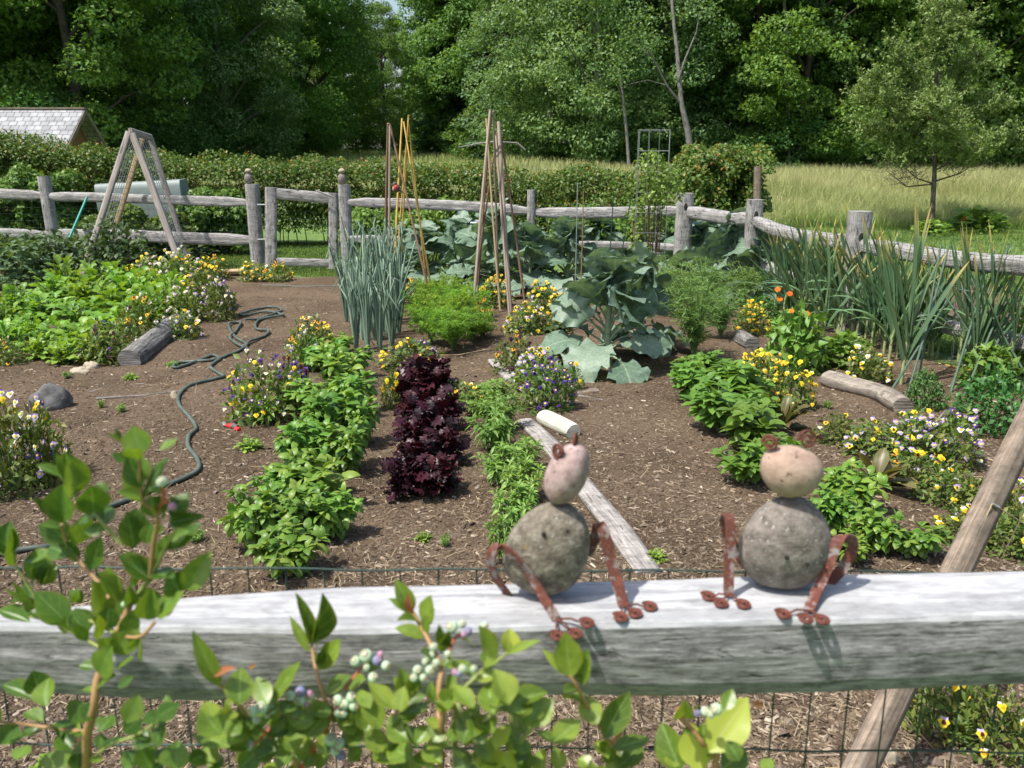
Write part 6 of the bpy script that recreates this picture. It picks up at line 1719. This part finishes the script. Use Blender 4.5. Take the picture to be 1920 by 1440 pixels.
# ---- pansies
PN = [
    (25, 940, 130, 175, ['violetwhite', 'purple', 'yellow', 'lilac', 'white', 'violetwhite'], 50, 'largest pansy clump with white, yellow and violet blooms by the dark rock'),
    (90, 915, 90, 140, ['violetwhite', 'purple', 'whitegold', 'lilac'], 26, 'pansy clump with violet and white blooms touching the dark rock'),
    (200, 688, 80, 75, ['dark', 'dark', 'maroon', 'plum'], 16, 'near-black pansies in front of the spinach by the log end'),
    (262, 652, 80, 75, ['maroon', 'gold', 'violetwhite', 'dark', 'white'], 20, 'maroon, gold and violet pansies spilling over the dark log'),
    (350, 640, 50, 55, ['lilac', 'white', 'yellow'], 14, 'lilac and white pansies at the far end of the dark log'),
    (415, 605, 60, 68, ['lilac', 'violetwhite', 'purple'], 26, 'upright lilac pansies at the path corner beside the hose loops'),
    (385, 585, 80, 80, ['yellow', 'yellow', 'cream', 'lilac'], 34, 'bright yellow pansies between the lilac ones and the spinach'),
    (330, 560, 90, 75, ['lilac', 'cream', 'white', 'lilacgold'], 38, 'pale lilac and cream pansies behind the spinach'),
    (345, 610, 70, 70, ['lilac', 'white', 'lilac'], 22, 'lilac pansies trailing between spinach and yellow pansies'),
    (285, 550, 80, 62, ['yellow', 'lilac', 'cream'], 34, 'mixed cream and lilac pansies below the dark bushes'),
    (350, 530, 90, 45, ['lilac', 'cream', 'gold', 'maroon'], 30, 'small mixed pansies behind the lilac group by the trellis'),
    (250, 545, 50, 35, ['yellow', 'cream'], 16, 'pale yellow pansies at the dark bush foot'),
    (395, 528, 60, 38, ['gold', 'yellow', 'maroon'], 16, 'gold and maroon pansies beside the tan plank'),
    (478, 530, 60, 38, ['cream', 'yellow', 'white'], 20, 'cream pansies at the foot of the gate hinge post'),
    (522, 532, 44, 34, ['gold', 'yellow', 'maroon'], 12, 'gold pansies at the foot of the garden gate'),
    (25, 575, 60, 30, ['purple', 'plum'], 14, 'small purple pansies beside the tomato plants'),
    (140, 545, 60, 30, ['violetwhite', 'yellow', 'gold'], 8, 'few violet and yellow pansies peeping behind the spinach'),
    (15, 690, 60, 50, ['gold', 'maroon'], 6, 'sparse gold and maroon pansies before the spinach at the path'),
    (505, 798, 125, 112, ['yellow', 'violetwhite', 'violetwhite', 'purple', 'purple', 'plum'], 58, 'violet and yellow pansies beside the pruners'),
    (555, 770, 60, 80, ['purple', 'dark', 'plum'], 36, 'dark purple pansies between the basil and pruners clump'),
    (590, 665, 85, 55, ['maroon', 'gold', 'violetwhite', 'cream'], 24, 'maroon and gold pansies at the top end of the basil row'),
    (570, 700, 50, 75, ['maroon', 'gold', 'lilac'], 12, 'tall maroon pansies on the path side of the upper basil'),
    (775, 700, 105, 62, ['yellow', 'yellow', 'purple', 'plum'], 40, 'yellow and purple pansies behind the red lettuces'),
    (733, 770, 35, 60, ['yellow'], 6, 'few yellow pansies on the basil side of the red lettuces'),
    (860, 762, 70, 38, ['yellow', 'cream'], 12, 'yellow pansies between red lettuces and narrow-leaved herbs'),
    (780, 562, 55, 34, ['yellow', 'yellow', 'gold'], 16, 'yellow pansies between the onions and broccoli row'),
    (928, 580, 62, 52, ['gold', 'cream', 'maroon', 'yellow'], 26, 'gold pansies at the foot of the bean pole'),
    (903, 610, 40, 42, ['gold', 'maroon'], 7, 'small gold pansies beside the dill'),
    (990, 630, 78, 62, ['lilac', 'yellow', 'lilacgold'], 28, 'lilac and yellow pansies between the dill and largest broccoli'),
    (1022, 590, 60, 48, ['cream', 'yellow'], 26, 'cream pansies under the broccoli row'),
    (1045, 625, 50, 40, ['maroon', 'yellow'], 8, 'leafy yellow pansies behind the large broccoli leaf'),
    (970, 708, 78, 72, ['dark', 'dark', 'maroon'], 24, 'near-black pansies by the short weathered board'),
    (1050, 680, 55, 50, ['dark', 'plum'], 14, 'dark pansies in the shade of the largest broccoli'),
    (1005, 742, 95, 82, ['lilac', 'lilacgold', 'lilac', 'lilac'], 56, 'lilac pansies in front of the near-black ones'),
    (1025, 780, 95, 90, ['purple', 'purple', 'plum'], 44, 'deep purple pansies just above the pale log'),
    (1070, 740, 45, 45, ['yellow', 'purple'], 8, 'small pansies beside the broken brown board'),
    (1408, 630, 62, 50, ['yellow'], 26, 'bright yellow pansies between the fennel and calendula'),
    (1420, 732, 85, 75, ['yellow', 'yellow', 'cream'], 46, 'bright yellow pansies above the pepper row'),
    (1475, 775, 90, 85, ['yellow', 'yellow', 'cream'], 44, 'yellow pansies sloping down towards the knotty log'),
    (1625, 725, 76, 62, ['white', 'white', 'whitegold'], 20, 'white pansies growing behind the knotty log'),
    (1570, 838, 80, 52, ['violetwhite', 'dark', 'gold'], 9, 'leafy start of the mixed pansy row behind the frog'),
    (1630, 868, 100, 78, ['lilacgold', 'yellow', 'lilac', 'lilac'], 20, 'mixed pansy with gold faces, second along its row from the frog'),
    (1705, 872, 110, 85, ['lilac', 'lilacgold', 'lilac', 'violetwhite', 'yellow'], 48, 'lilac and yellow pansies midway along the long mixed row'),
    (1775, 885, 105, 90, ['lilac', 'violetwhite', 'purple', 'lilac', 'lilac'], 55, 'lilac and purple pansies at the bend of the long mixed row'),
    (1700, 918, 95, 70, ['whitegold', 'yellow', 'maroon'], 12, 'leafy pansy below the midway lilac ones'),
    (1765, 955, 100, 78, ['lilac', 'whitegold', 'yellow'], 12, 'pansy clump with few flowers behind the bronze lettuce'),
    (1830, 985, 95, 85, ['lilacgold', 'yellow', 'lilac'], 16, 'gold-faced pansies against the brown lumber'),
    (1890, 1010, 110, 95, ['violetwhite', 'yellow', 'lilac'], 22, 'violet pansies seen past the brown lumber'),
    (1800, 1030, 95, 70, ['yellow', 'whitegold'], 10, 'yellow-eyed pansies beside the twine on the brown lumber'),
    (1900, 1060, 120, 70, ['cream', 'yellow'], 8, 'low grassy pansies just above the rail beyond the lumber'),
    (1745, 1400, 125, 130, ['lilacgold', 'whitegold'], 9, 'gold and white pansies under the rail behind the wire'),
    (1850, 1435, 130, 130, ['lilacgold', 'whitegold'], 9, 'white-topped gold pansies under the rail farther from the stake')]
for px, py, w, h, pal, nf, lab in PN:
    far = mpp(G(px, py)) / .0026
    plant('pansy', px, py, w, h, lab, None, pal, min(58, int(nf * (1.3 if far > 1.6 else 1))), min(1.7, .75 + .32 * far) * 1.1)
# small seedlings / weeds on the path
for i_, (px, py, w, lab) in enumerate([(127, 712, 18, 'tiny green seedling below the tan stones'), (245, 718, 26, 'light green seedling on the path below the log'), (190, 770, 16, 'tiny weed beside the dark rock'), (470, 850, 50, 'pale low seedling on the soil below the pruners'), (370, 1025, 30, 'small weed between the berry bush and the basil'), (795, 1020, 32, 'small green weed below the red lettuces'), (835, 1030, 22, 'tiny weed nearest to the pink-headed frog'), (1230, 1062, 40, 'yellow-green weed on the soil above the rail between frogs'), (1550, 775, 22, 'tiny weed on the soil by the knotty log'), (325, 690, 24, 'small weed beside the first hose bend'), (230, 780, 20, 'tiny weed under the stick near the rock'), (95, 1460, 60, 'feathery weed under the berry bush')]):
    plant('spinach' if i_ % 2 else 'lance', px, py, w, w * .5, lab)

# ================================================================ BLUEBERRY BUSHES BEFORE THE RAIL
M['blue'] = leafmat('blueberry_leaf', [(0.042, 0.092, 0.012), (0.065, 0.13, 0.016), (0.095, 0.175, 0.022), (.15, .225, .032)], .36, .36, .5, vein=(.22, .34, .10), veinw=.055, sidev=4, tcol=(1.5, 1.35, .45), edge=(.20, .21, .03))
M['bluered'] = leafmat('reddish_blueberry_leaf', [(.22, .12, .04), (.30, .12, .06)], .4, .35, .5, vein=(.3, .3, .12))
M['blueyel'] = leafmat('yellow_green_blueberry_leaf', [(.24, .33, .05), (.33, .42, .06)], .45, .35, .5, vein=(.42, .48, .15), tcol=(1.3, 1.2, .5))
M['twig'] = plain('tan_twig', (.34, .20, .09), .6); M['twigg'] = plain('green_twig', (.24, .28, .08), .6); M['twigr'] = plain('red_twig', (.42, .10, .05), .6)
M['bgreen'] = noisemat('unripe_berry', [(.35, (.30, .44, .27)), (.65, (.48, .58, .42))], 60, 3, .5, 0, spec=.3)
M['bblue'] = noisemat('ripening_berry', [(.35, (.10, .11, .26)), (.65, (.26, .27, .46))], 60, 3, .55, 0, spec=.3)
M['bpurp'] = noisemat('purple_berry', [(.35, (.28, .14, .26)), (.65, (.48, .26, .38))], 60, 3, .55, 0, spec=.3)
M['bcrown'] = plain('berry_crown', (.40, .24, .16), .8)


def berryme(nm, mt):
    ac = Acc(); rock(ac, (0, 0, 0), (1, 1, .92), 1, .01, 12); th = np.linspace(0, 2 * np.pi, 21)
    tube(ac, [(math.cos(t) * .42, math.sin(t) * .42, .88 + .05 * math.sin(t * 5)) for t in th], .10, 5, 1, caps=False)
    return ac.mesh(nm, [M[mt], M['bcrown']])


BM = {'g': berryme('green_berry', 'bgreen'), 'b': berryme('blue_berry', 'bblue'), 'p': berryme('purple_berry', 'bpurp')}
BT = [leafT(10, 6, 'point', 1.0, f_, c_, .022, 1.6, seed=k) for k, (f_, c_) in enumerate(((.12, .4), (.25, .7), (.05, .25), (.15, -.45), (.4, .3)))]


def blueberry(label, base, leaves, twigs, berries, seed):
    """leaves (bx,by,tx,ty,w[,mat]) in picture units of its crop; all put at real distances before the rail"""
    g = np.random.default_rng(seed); rr = random.Random(seed)
    r = thing('blueberry_bush', label, 'shrub', base, 'blueberry bushes before the rail')
    lf, st = Acc(), Acc()
    def depth(px, py): return .80 + .05 * math.sin(px * .011 + 1) + .04 * math.sin(py * .013)
    for L in leaves:
        bx, by, tx, ty, w = L[:5]; m_ = L[5] if len(L) > 5 else 0
        Yb = depth(bx, by); Yt = Yb + rr.uniform(-.012, .012)
        if by > 1320: Yb -= .02
        A_, B_ = D(bx, by, Yb), D(tx, ty, Yt)
        dv = B_ - A_; ln = dv.length; hw = w / 2 * mpp(A_)
        view = (CAM - A_).normalized()
        nn = view * rr.uniform(.35, 1) + Vector((rr.uniform(-.7, .7), 0, rr.uniform(.1, 1.0)))
        T = BT[rr.randrange(5)]
        V = T[0].copy(); V[:, 0] *= hw / ln * 1.08; V[:, 2] *= .55
        V[:, 2] *= 1.0
        lf.inst((V, T[1], T[2]), frames(np.array([list(dv)]), np.array([list(nn)]), ln), np.array([list(A_)]), m_)
    for pts, r0, r1, m_ in twigs:
        P = [D(x, y, depth(x, y)) if y < 1900 else Vector((D(x, 1440, .82).x * .9 + base[0] * .1, .82, 0)) for x, y in pts]
        # smooth
        Q = []
        n0 = len(P)
        for s in np.linspace(0, n0 - 1, n0 * 4):
            i1 = min(int(s), n0 - 2); u = s - i1; p0, p1, p2, p3 = P[max(i1 - 1, 0)], P[i1], P[i1 + 1], P[min(i1 + 2, n0 - 1)]
            Q.append(.5 * ((2 * p1) + (p2 - p0) * u + (2 * p0 - 5 * p1 + 4 * p2 - p3) * u * u + (3 * p1 - p0 - 3 * p2 + p3) * u ** 3))
        tube(st, Q, np.linspace(r0, r1, len(Q)) * .00066, 7, m_, rough=.04, seed=len(Q))
    # small leaves and leaf bases along twigs
    for pts, r0, r1, m_ in twigs:
        for (xa, ya), (xb, yb) in zip(pts[:-1], pts[1:]):
            if ya > 1500: continue
            nL = max(1, int(math.hypot(xb - xa, yb - ya) / 34))
            for q_ in range(nL):
                t_ = rr.random(); x_, y_ = xa + (xb - xa) * t_, ya + (yb - ya) * t_
                an = math.atan2(yb - ya, xb - xa) + rr.choice((-1, 1)) * rr.uniform(.4, 1.2); L_ = rr.uniform(24, 50)
                Y_ = depth(x_, y_); A_ = D(x_, y_, Y_); B_ = D(x_ + math.cos(an) * L_, y_ + math.sin(an) * L_, Y_ + rr.uniform(-.02, .03)); dv = B_ - A_; ln = dv.length
                T = BT[rr.randrange(5)]; V = T[0].copy(); V[:, 0] *= rr.uniform(.24, .34); V[:, 2] *= .55
                nn = (CAM - A_).normalized() * rr.uniform(.2, 1) + Vector((rr.uniform(-.8, .8), 0, rr.uniform(.1, 1.0)))
                lf.inst((V, T[1], T[2]), frames(np.array([list(dv)]), np.array([list(nn)]), ln), np.array([list(A_)]), 0)
    for bx, by, br_, kd in berries:
        Y = depth(bx, by) - .012; p = D(bx, by, Y)
        o = ob('berry', BM[kd], r); wn = (CAM - p).normalized() + Vector((rr.uniform(-.8, .8), 0, rr.uniform(-.3, .8)))
        o.location = p - r.location; o.rotation_mode = 'QUATERNION'; o.rotation_quaternion = wn.to_track_quat('Z', 'Y'); s = br_ * mpp(p); o.scale = (s, s, s)
    part(r, 'leaves', lf, [M['blue'], M['bluered'], M['blueyel']]); part(r, 'branches', st, [M['twig'], M['twigg'], M['twigr']])
    return r


def cv(L, ox, oy): return [(ox + a / 3, oy + b / 3, ox + c / 3, oy + d / 3, w / 3, *m) for a, b, c, d, w, *m in L]
LA = [(350, 770, 345, 565, 150), (415, 635, 425, 395, 150), (530, 735, 510, 550, 150), (350, 520, 365, 370, 45), (340, 520, 200, 450, 50), (300, 745, 190, 640, 60), (375, 900, 265, 760, 110), (415, 910, 510, 720, 110), (90, 1015, 95, 805, 170), (30, 960, 50, 770, 130), (130, 1000, 310, 930, 75), (150, 1090, 280, 960, 130), (213, 1120, 320, 1005, 110),
      (505, 1045, 590, 845, 100), (790, 400, 755, 230, 140), (785, 570, 760, 375, 120), (800, 640, 935, 400, 115), (800, 670, 680, 500, 60), (670, 320, 655, 250, 28), (900, 370, 995, 300, 55), (720, 440, 620, 390, 50), (740, 915, 770, 695, 150), (860, 750, 850, 620, 100), (960, 745, 1055, 610, 120), (955, 785, 1145, 740, 75), (935, 930, 1125, 780, 90), (820, 900, 850, 780, 80),
      (845, 1100, 710, 930, 110), (860, 1020, 905, 880, 90), (790, 1020, 700, 955, 70), (740, 1130, 790, 1060, 70, 1), (1015, 1180, 950, 1060, 140), (1035, 1160, 1188, 945, 120), (870, 1295, 1020, 1170, 130), (825, 1325, 850, 1150, 110), (565, 1295, 530, 1110, 140), (650, 1210, 600, 1030, 110), (385, 1350, 195, 1160, 140), (170, 1340, -20, 1260, 80), (480, 1400, 430, 1240, 130), (560, 1440, 560, 1300, 70), (700, 1430, 760, 1270, 90),
      (450, 1220, 440, 1140, 80), (610, 1330, 700, 1150, 100), (600, 1380, 610, 1260, 120), (185, 1290, 80, 1110, 45), (900, 960, 960, 840, 60), (540, 560, 620, 600, 40), (440, 1000, 380, 880, 60)]
LD = [(640, 795, 780, 640, 130), (560, 930, 610, 760, 140), (530, 880, 440, 860, 60), (650, 890, 770, 830, 70), (660, 985, 765, 925, 50), (520, 1015, 445, 985, 50), (205, 1055, 5, 960, 90), (230, 1035, 180, 885, 120), (265, 1095, 265, 925, 120), (395, 1190, 485, 1040, 130), (240, 1180, 130, 1120, 80), (0, 1315, 105, 1195, 110), (120, 1270, 235, 1225, 60), (370, 1315, 390, 1165, 90),
      (335, 1275, 280, 1180, 60), (710, 1190, 785, 1025, 110), (690, 1240, 805, 1155, 100), (560, 1235, 640, 1130, 110), (800, 1185, 955, 1115, 90), (870, 1165, 1010, 1075, 90), (880, 1330, 915, 1160, 120), (845, 1450, 775, 1300, 120), (580, 1320, 705, 1275, 60), (560, 1330, 570, 1250, 60), (365, 1450, 340, 1310, 120), (430, 1450, 440, 1340, 90), (560, 1410, 530, 1370, 50), (405, 1330, 325, 1245, 110),
      (990, 1450, 1000, 1285, 150), (1060, 1405, 1175, 1355, 90), (910, 1420, 960, 1280, 110), (480, 1180, 520, 1050, 90), (330, 1220, 400, 1150, 80), (700, 1450, 760, 1360, 90), (250, 1450, 300, 1360, 90)]
LD2 = [(1240, 985, 1080, 675, 100), (1195, 930, 1315, 865, 55, 1), (1345, 1085, 1350, 870, 170), (1520, 1075, 1675, 835, 110), (1505, 1085, 1440, 920, 110), (1750, 745, 1690, 450, 75), (1755, 740, 1830, 465, 150), (1740, 790, 1630, 585, 55), (1800, 885, 1935, 710, 120), (1830, 1015, 1965, 915, 110), (1240, 1255, 1125, 1095, 160), (1290, 1325, 1115, 1230, 150), (1400, 1300, 1250, 1170, 120),
       (1340, 1450, 1480, 1315, 130), (1230, 1405, 1155, 1375, 90), (1620, 1355, 1685, 1195, 110), (1500, 1265, 1645, 1200, 80), (1680, 1395, 1755, 1245, 120), (1760, 1165, 1855, 1095, 90), (1640, 1205, 1785, 1155, 80), (1450, 1260, 1420, 1130, 90), (1560, 1440, 1640, 1330, 110), (1780, 1450, 1850, 1330, 110), (1180, 1450, 1250, 1350, 100), (1440, 1390, 1560, 1330, 90), (1400, 880, 1445, 858, 22, 1)]
LE = [(400, 565, 305, 375, 95), (415, 575, 360, 470, 60, 1), (468, 645, 495, 468, 125), (400, 570, 268, 478, 50), (462, 710, 298, 630, 85), (560, 790, 600, 650, 70), (875, 825, 755, 630, 105), (935, 795, 960, 645, 125, 2), (935, 800, 1115, 710, 55), (1292, 930, 1255, 655, 155), (1282, 925, 1128, 765, 55), (1350, 975, 1405, 755, 95), (340, 1075, 340, 875, 130), (385, 1005, 435, 900, 80), (940, 1085, 865, 875, 165), (950, 1075, 1165, 1005, 110), (860, 1140, 820, 950, 130),
      (300, 1115, 140, 970, 130), (330, 1155, 495, 1055, 130), (220, 1225, 125, 1000, 140), (1040, 1205, 1195, 1055, 150), (680, 1310, 765, 1055, 140), (560, 1090, 475, 1050, 50), (560, 1110, 645, 1130, 60), (1180, 1300, 1345, 1180, 130), (1180, 1290, 1105, 1210, 90), (1440, 1195, 1355, 1030, 130), (1475, 1275, 1615, 995, 150), (1525, 1335, 1745, 1255, 110), (1505, 1390, 1430, 1280, 80), (1560, 1450, 1605, 1335, 100), (1910, 1460, 1785, 1170, 170), (870, 1335, 945, 1195, 110, 2),
      (850, 1460, 850, 1320, 200, 2), (900, 1390, 1010, 1450, 130, 2), (480, 1335, 645, 1275, 100), (390, 1290, 255, 1190, 130), (400, 1390, 245, 1300, 140), (235, 1350, 130, 1220, 130), (565, 1410, 455, 1305, 110), (1230, 1450, 1200, 1320, 90), (760, 1245, 865, 1180, 90), (625, 900, 600, 1010, 60), (590, 870, 725, 850, 50), (760, 925, 690, 850, 60), (800, 885, 875, 840, 60), (520, 1065, 500, 950, 60), (720, 1420, 640, 1290, 120), (1080, 1450, 1140, 1380, 100), (1000, 1450, 1060, 1370, 90),
      (300, 1420, 180, 1330, 140), (600, 1290, 700, 1200, 100), (800, 1300, 760, 1190, 110), (60, 1250, 20, 1120, 110), (120, 1300, 30, 1220, 110), (1400, 1440, 1330, 1380, 90), (640, 1450, 720, 1360, 120)]
LF_ = [(150, 1350, 365, 1040, 225, 2), (235, 1120, 280, 995, 80), (100, 1460, 45, 1170, 180, 2), (215, 1450, 365, 1330, 150), (510, 1450, 435, 1385, 80), (385, 1095, 480, 1075, 45, 1), (60, 1100, 110, 1160, 60), (-40, 1440, -60, 1330, 110), (320, 1400, 250, 1280, 100)]
allL = cv([(p_[0], p_[1], p_[2], p_[3], p_[4] * 1.15, *p_[5:]) for p_ in LA + [(x0 + 14, y0 + 10, x1 - 46, y1 + 22, w_ * .8) for x0, y0, x1, y1, w_, *m_ in LA[::3]]], 0, 720) + cv([(p_[0], p_[1], p_[2], p_[3], p_[4] * 1.12, *p_[5:]) for p_ in LD], 0, 960)
g = np.random.default_rng(77)
def filler(x0, x1, y0, y1, n):
    out = []
    for _ in range(n):
        x, y = g.uniform(x0, x1), g.uniform(y0, y1); a_ = g.uniform(-2.6, -.5); L_ = g.uniform(35, 60); out.append((x, y, x + math.cos(a_) * L_, y + math.sin(a_) * L_, g.uniform(24, 42)))
    return out
allL += filler(0, 330, 1420, 1560, 16)
A3 = lambda L, ox, oy: [(ox + a / 3, oy + b / 3) for a, b in L]
TW = [(A3([(470, 2900), (485, 1600), (490, 1440), (492, 1250), (530, 1100), (545, 960), (600, 800), (660, 680), (740, 510)], 0, 960), 9, 5, 0), (A3([(740, 1230), (850, 1080), (930, 920), (1000, 800)], 0, 720), 4, 2.5, 1), (A3([(640, 1240), (540, 1100), (440, 990), (380, 900), (345, 790)], 0, 720), 3.6, 2.5, 0),
      (A3([(845, 1090), (865, 900), (885, 740), (800, 640), (785, 400)], 0, 720), 4, 2.5, 0), (A3([(640, 1400), (500, 1330), (370, 1310), (230, 1240), (90, 1020)], 0, 720), 3, 2.2, 1), (A3([(560, 760), (430, 690), (300, 620), (170, 590)], 0, 960), 3, 2.2, 1),
      (A3([(510, 1240), (290, 1215), (140, 1195), (-60, 1175)], 0, 960), 3.2, 2.5, 0), (A3([(680, 900), (540, 740), (430, 640), (340, 520)], 0, 720), 3, 2, 1), (A3([(500, 1400), (620, 1310), (760, 1260), (880, 1180), (950, 1100)], 0, 960), 3, 2, 1), (A3([(870, 620), (790, 700), (700, 700), (640, 690)], 0, 960), 2.8, 2, 0),
      (A3([(885, 720), (920, 640), (910, 560)], 0, 720), 2.5, 2, 2), (A3([(920, 640), (965, 690)], 0, 720), 2, 2, 2)]
BE = [(910 / 3, 720 + 550 / 3, 10, 'g'), (970 / 3, 720 + 690 / 3, 7.5, 'p'), (700 / 3, 960 + 520 / 3, 6, 'g')]
blueberry('tall leafy blueberry sprig rising over the pale rail at the hose end', (D(165, 1440, .82).x, .82, 0), allL, TW, BE, 3)
allL = cv(LD2, 0, 960) + cv(LE, 640, 960) + cv(LF_, 1280, 960) + filler(400, 1180, 1430, 1560, 70) + filler(380, 1000, 1320, 1440, 60)
TW = [(A3([(560, 2900), (560, 1500), (560, 1250), (570, 1110), (550, 1000), (560, 880), (500, 740), (440, 630), (400, 560)], 640, 960), 6, 3, 0), (A3([(590, 1080), (700, 980), (780, 910), (850, 860), (935, 790)], 640, 960), 3.4, 2.4, 1), (A3([(640, 2900), (640, 1450), (700, 1290), (800, 1180), (940, 1075)], 640, 960), 5, 3, 1), (A3([(940, 2900), (950, 1450), (1000, 1310), (1060, 1230), (1080, 1180)], 640, 960), 5, 3, 1),
      (A3([(1560, 2900), (1555, 1440), (1530, 1330), (1440, 1190), (1330, 990), (1285, 920)], 640, 960), 5, 2.6, 0), (A3([(300, 1140), (345, 1060), (360, 980)], 640, 960), 3, 2, 0), (A3([(600, 820), (620, 750), (650, 700), (700, 685)], 640, 960), 2.6, 2, 2), (A3([(20, 1000), (70, 930), (120, 870)], 640, 960), 2.6, 2, 2),
      (A3([(1660, 2900), (1670, 1450), (1560, 1300), (1430, 1190), (1340, 1080), (1230, 960)], 0, 960), 5, 2.6, 0), (A3([(1400, 1330), (1500, 1240), (1610, 1110)], 0, 960), 2.8, 2.2, 2), (A3([(1690, 1450), (1800, 1270), (1870, 1150), (1900, 1080)], 0, 960), 4, 2.6, 2), (A3([(1870, 1160), (1815, 1020), (1775, 880), (1752, 740)], 0, 960), 3.6, 2.6, 0),
      (A3([(200, 2900), (180, 1460), (130, 1330), (0, 1160), (-30, 1100)], 1280, 960), 6, 4, 0)]
BD = [(1420, 1120, 30, 'g'), (1472, 1100, 38, 'g'), (1525, 1110, 25, 'g'), (1442, 1170, 24, 'g'), (1632, 1036, 28, 'g'), (1690, 1010, 30, 'b'), (1742, 1025, 24, 'p'), (1690, 1062, 28, 'g'), (1660, 1135, 28, 'p'), (1720, 1082, 20, 'p'), (1400, 1312, 28, 'g'), (1860, 1280, 36, 'g'), (1900, 1060, 32, 'g'), (1885, 1340, 30, 'g'), (1912, 1372, 24, 'b'), (1905, 1130, 26, 'g'), (1750, 1035, 20, 'g'), (1500, 1140, 22, 'g')]
BEe = [(80, 840, 30, 'g'), (140, 810, 38, 'g'), (205, 835, 30, 'b'), (222, 800, 20, 'p'), (252, 865, 28, 'g'), (142, 875, 20, 'g'), (180, 932, 30, 'g'), (60, 1042, 32, 'g'), (20, 1082, 28, 'g'), (72, 1092, 28, 'g'), (15, 1135, 24, 'g'), (622, 650, 34, 'g'), (680, 630, 24, 'g'), (712, 672, 26, 'b'), (690, 690, 18, 'p'), (806, 642, 24, 'g'), (520, 760, 25, 'g'), (500, 812, 28, 'g'), (532, 852, 25, 'g'), (475, 842, 22, 'g'), (500, 890, 28, 'g'), (430, 890, 28, 'g'), (410, 932, 25, 'g'), (462, 932, 22, 'g'), (640, 902, 20, 'p'), (680, 882, 24, 'g'), (660, 910, 18, 'b'), (746, 882, 20, 'g'), (0, 1370, 28, 'b'), (-10, 1300, 30, 'g'), (600, 800, 20, 'g')]
BF = [(130, 1122, 28, 'g'), (190, 1110, 34, 'g'), (82, 1132, 20, 'b'), (160, 1140, 22, 'g')]
BE = [(a / 3, 960 + b / 3, c / 3, k) for a, b, c, k in BD] + [(640 + a / 3, 960 + b / 3, c / 3, k) for a, b, c, k in BEe] + [(1280 + a / 3, 960 + b / 3, c / 3, k) for a, b, c, k in BF]
blueberry('wide blueberry bush with green and bluish berries below the frogs', (D(850, 1440, .82).x, .82, 0), allL, TW, BE, 4)
bpy.context.view_layer.update()
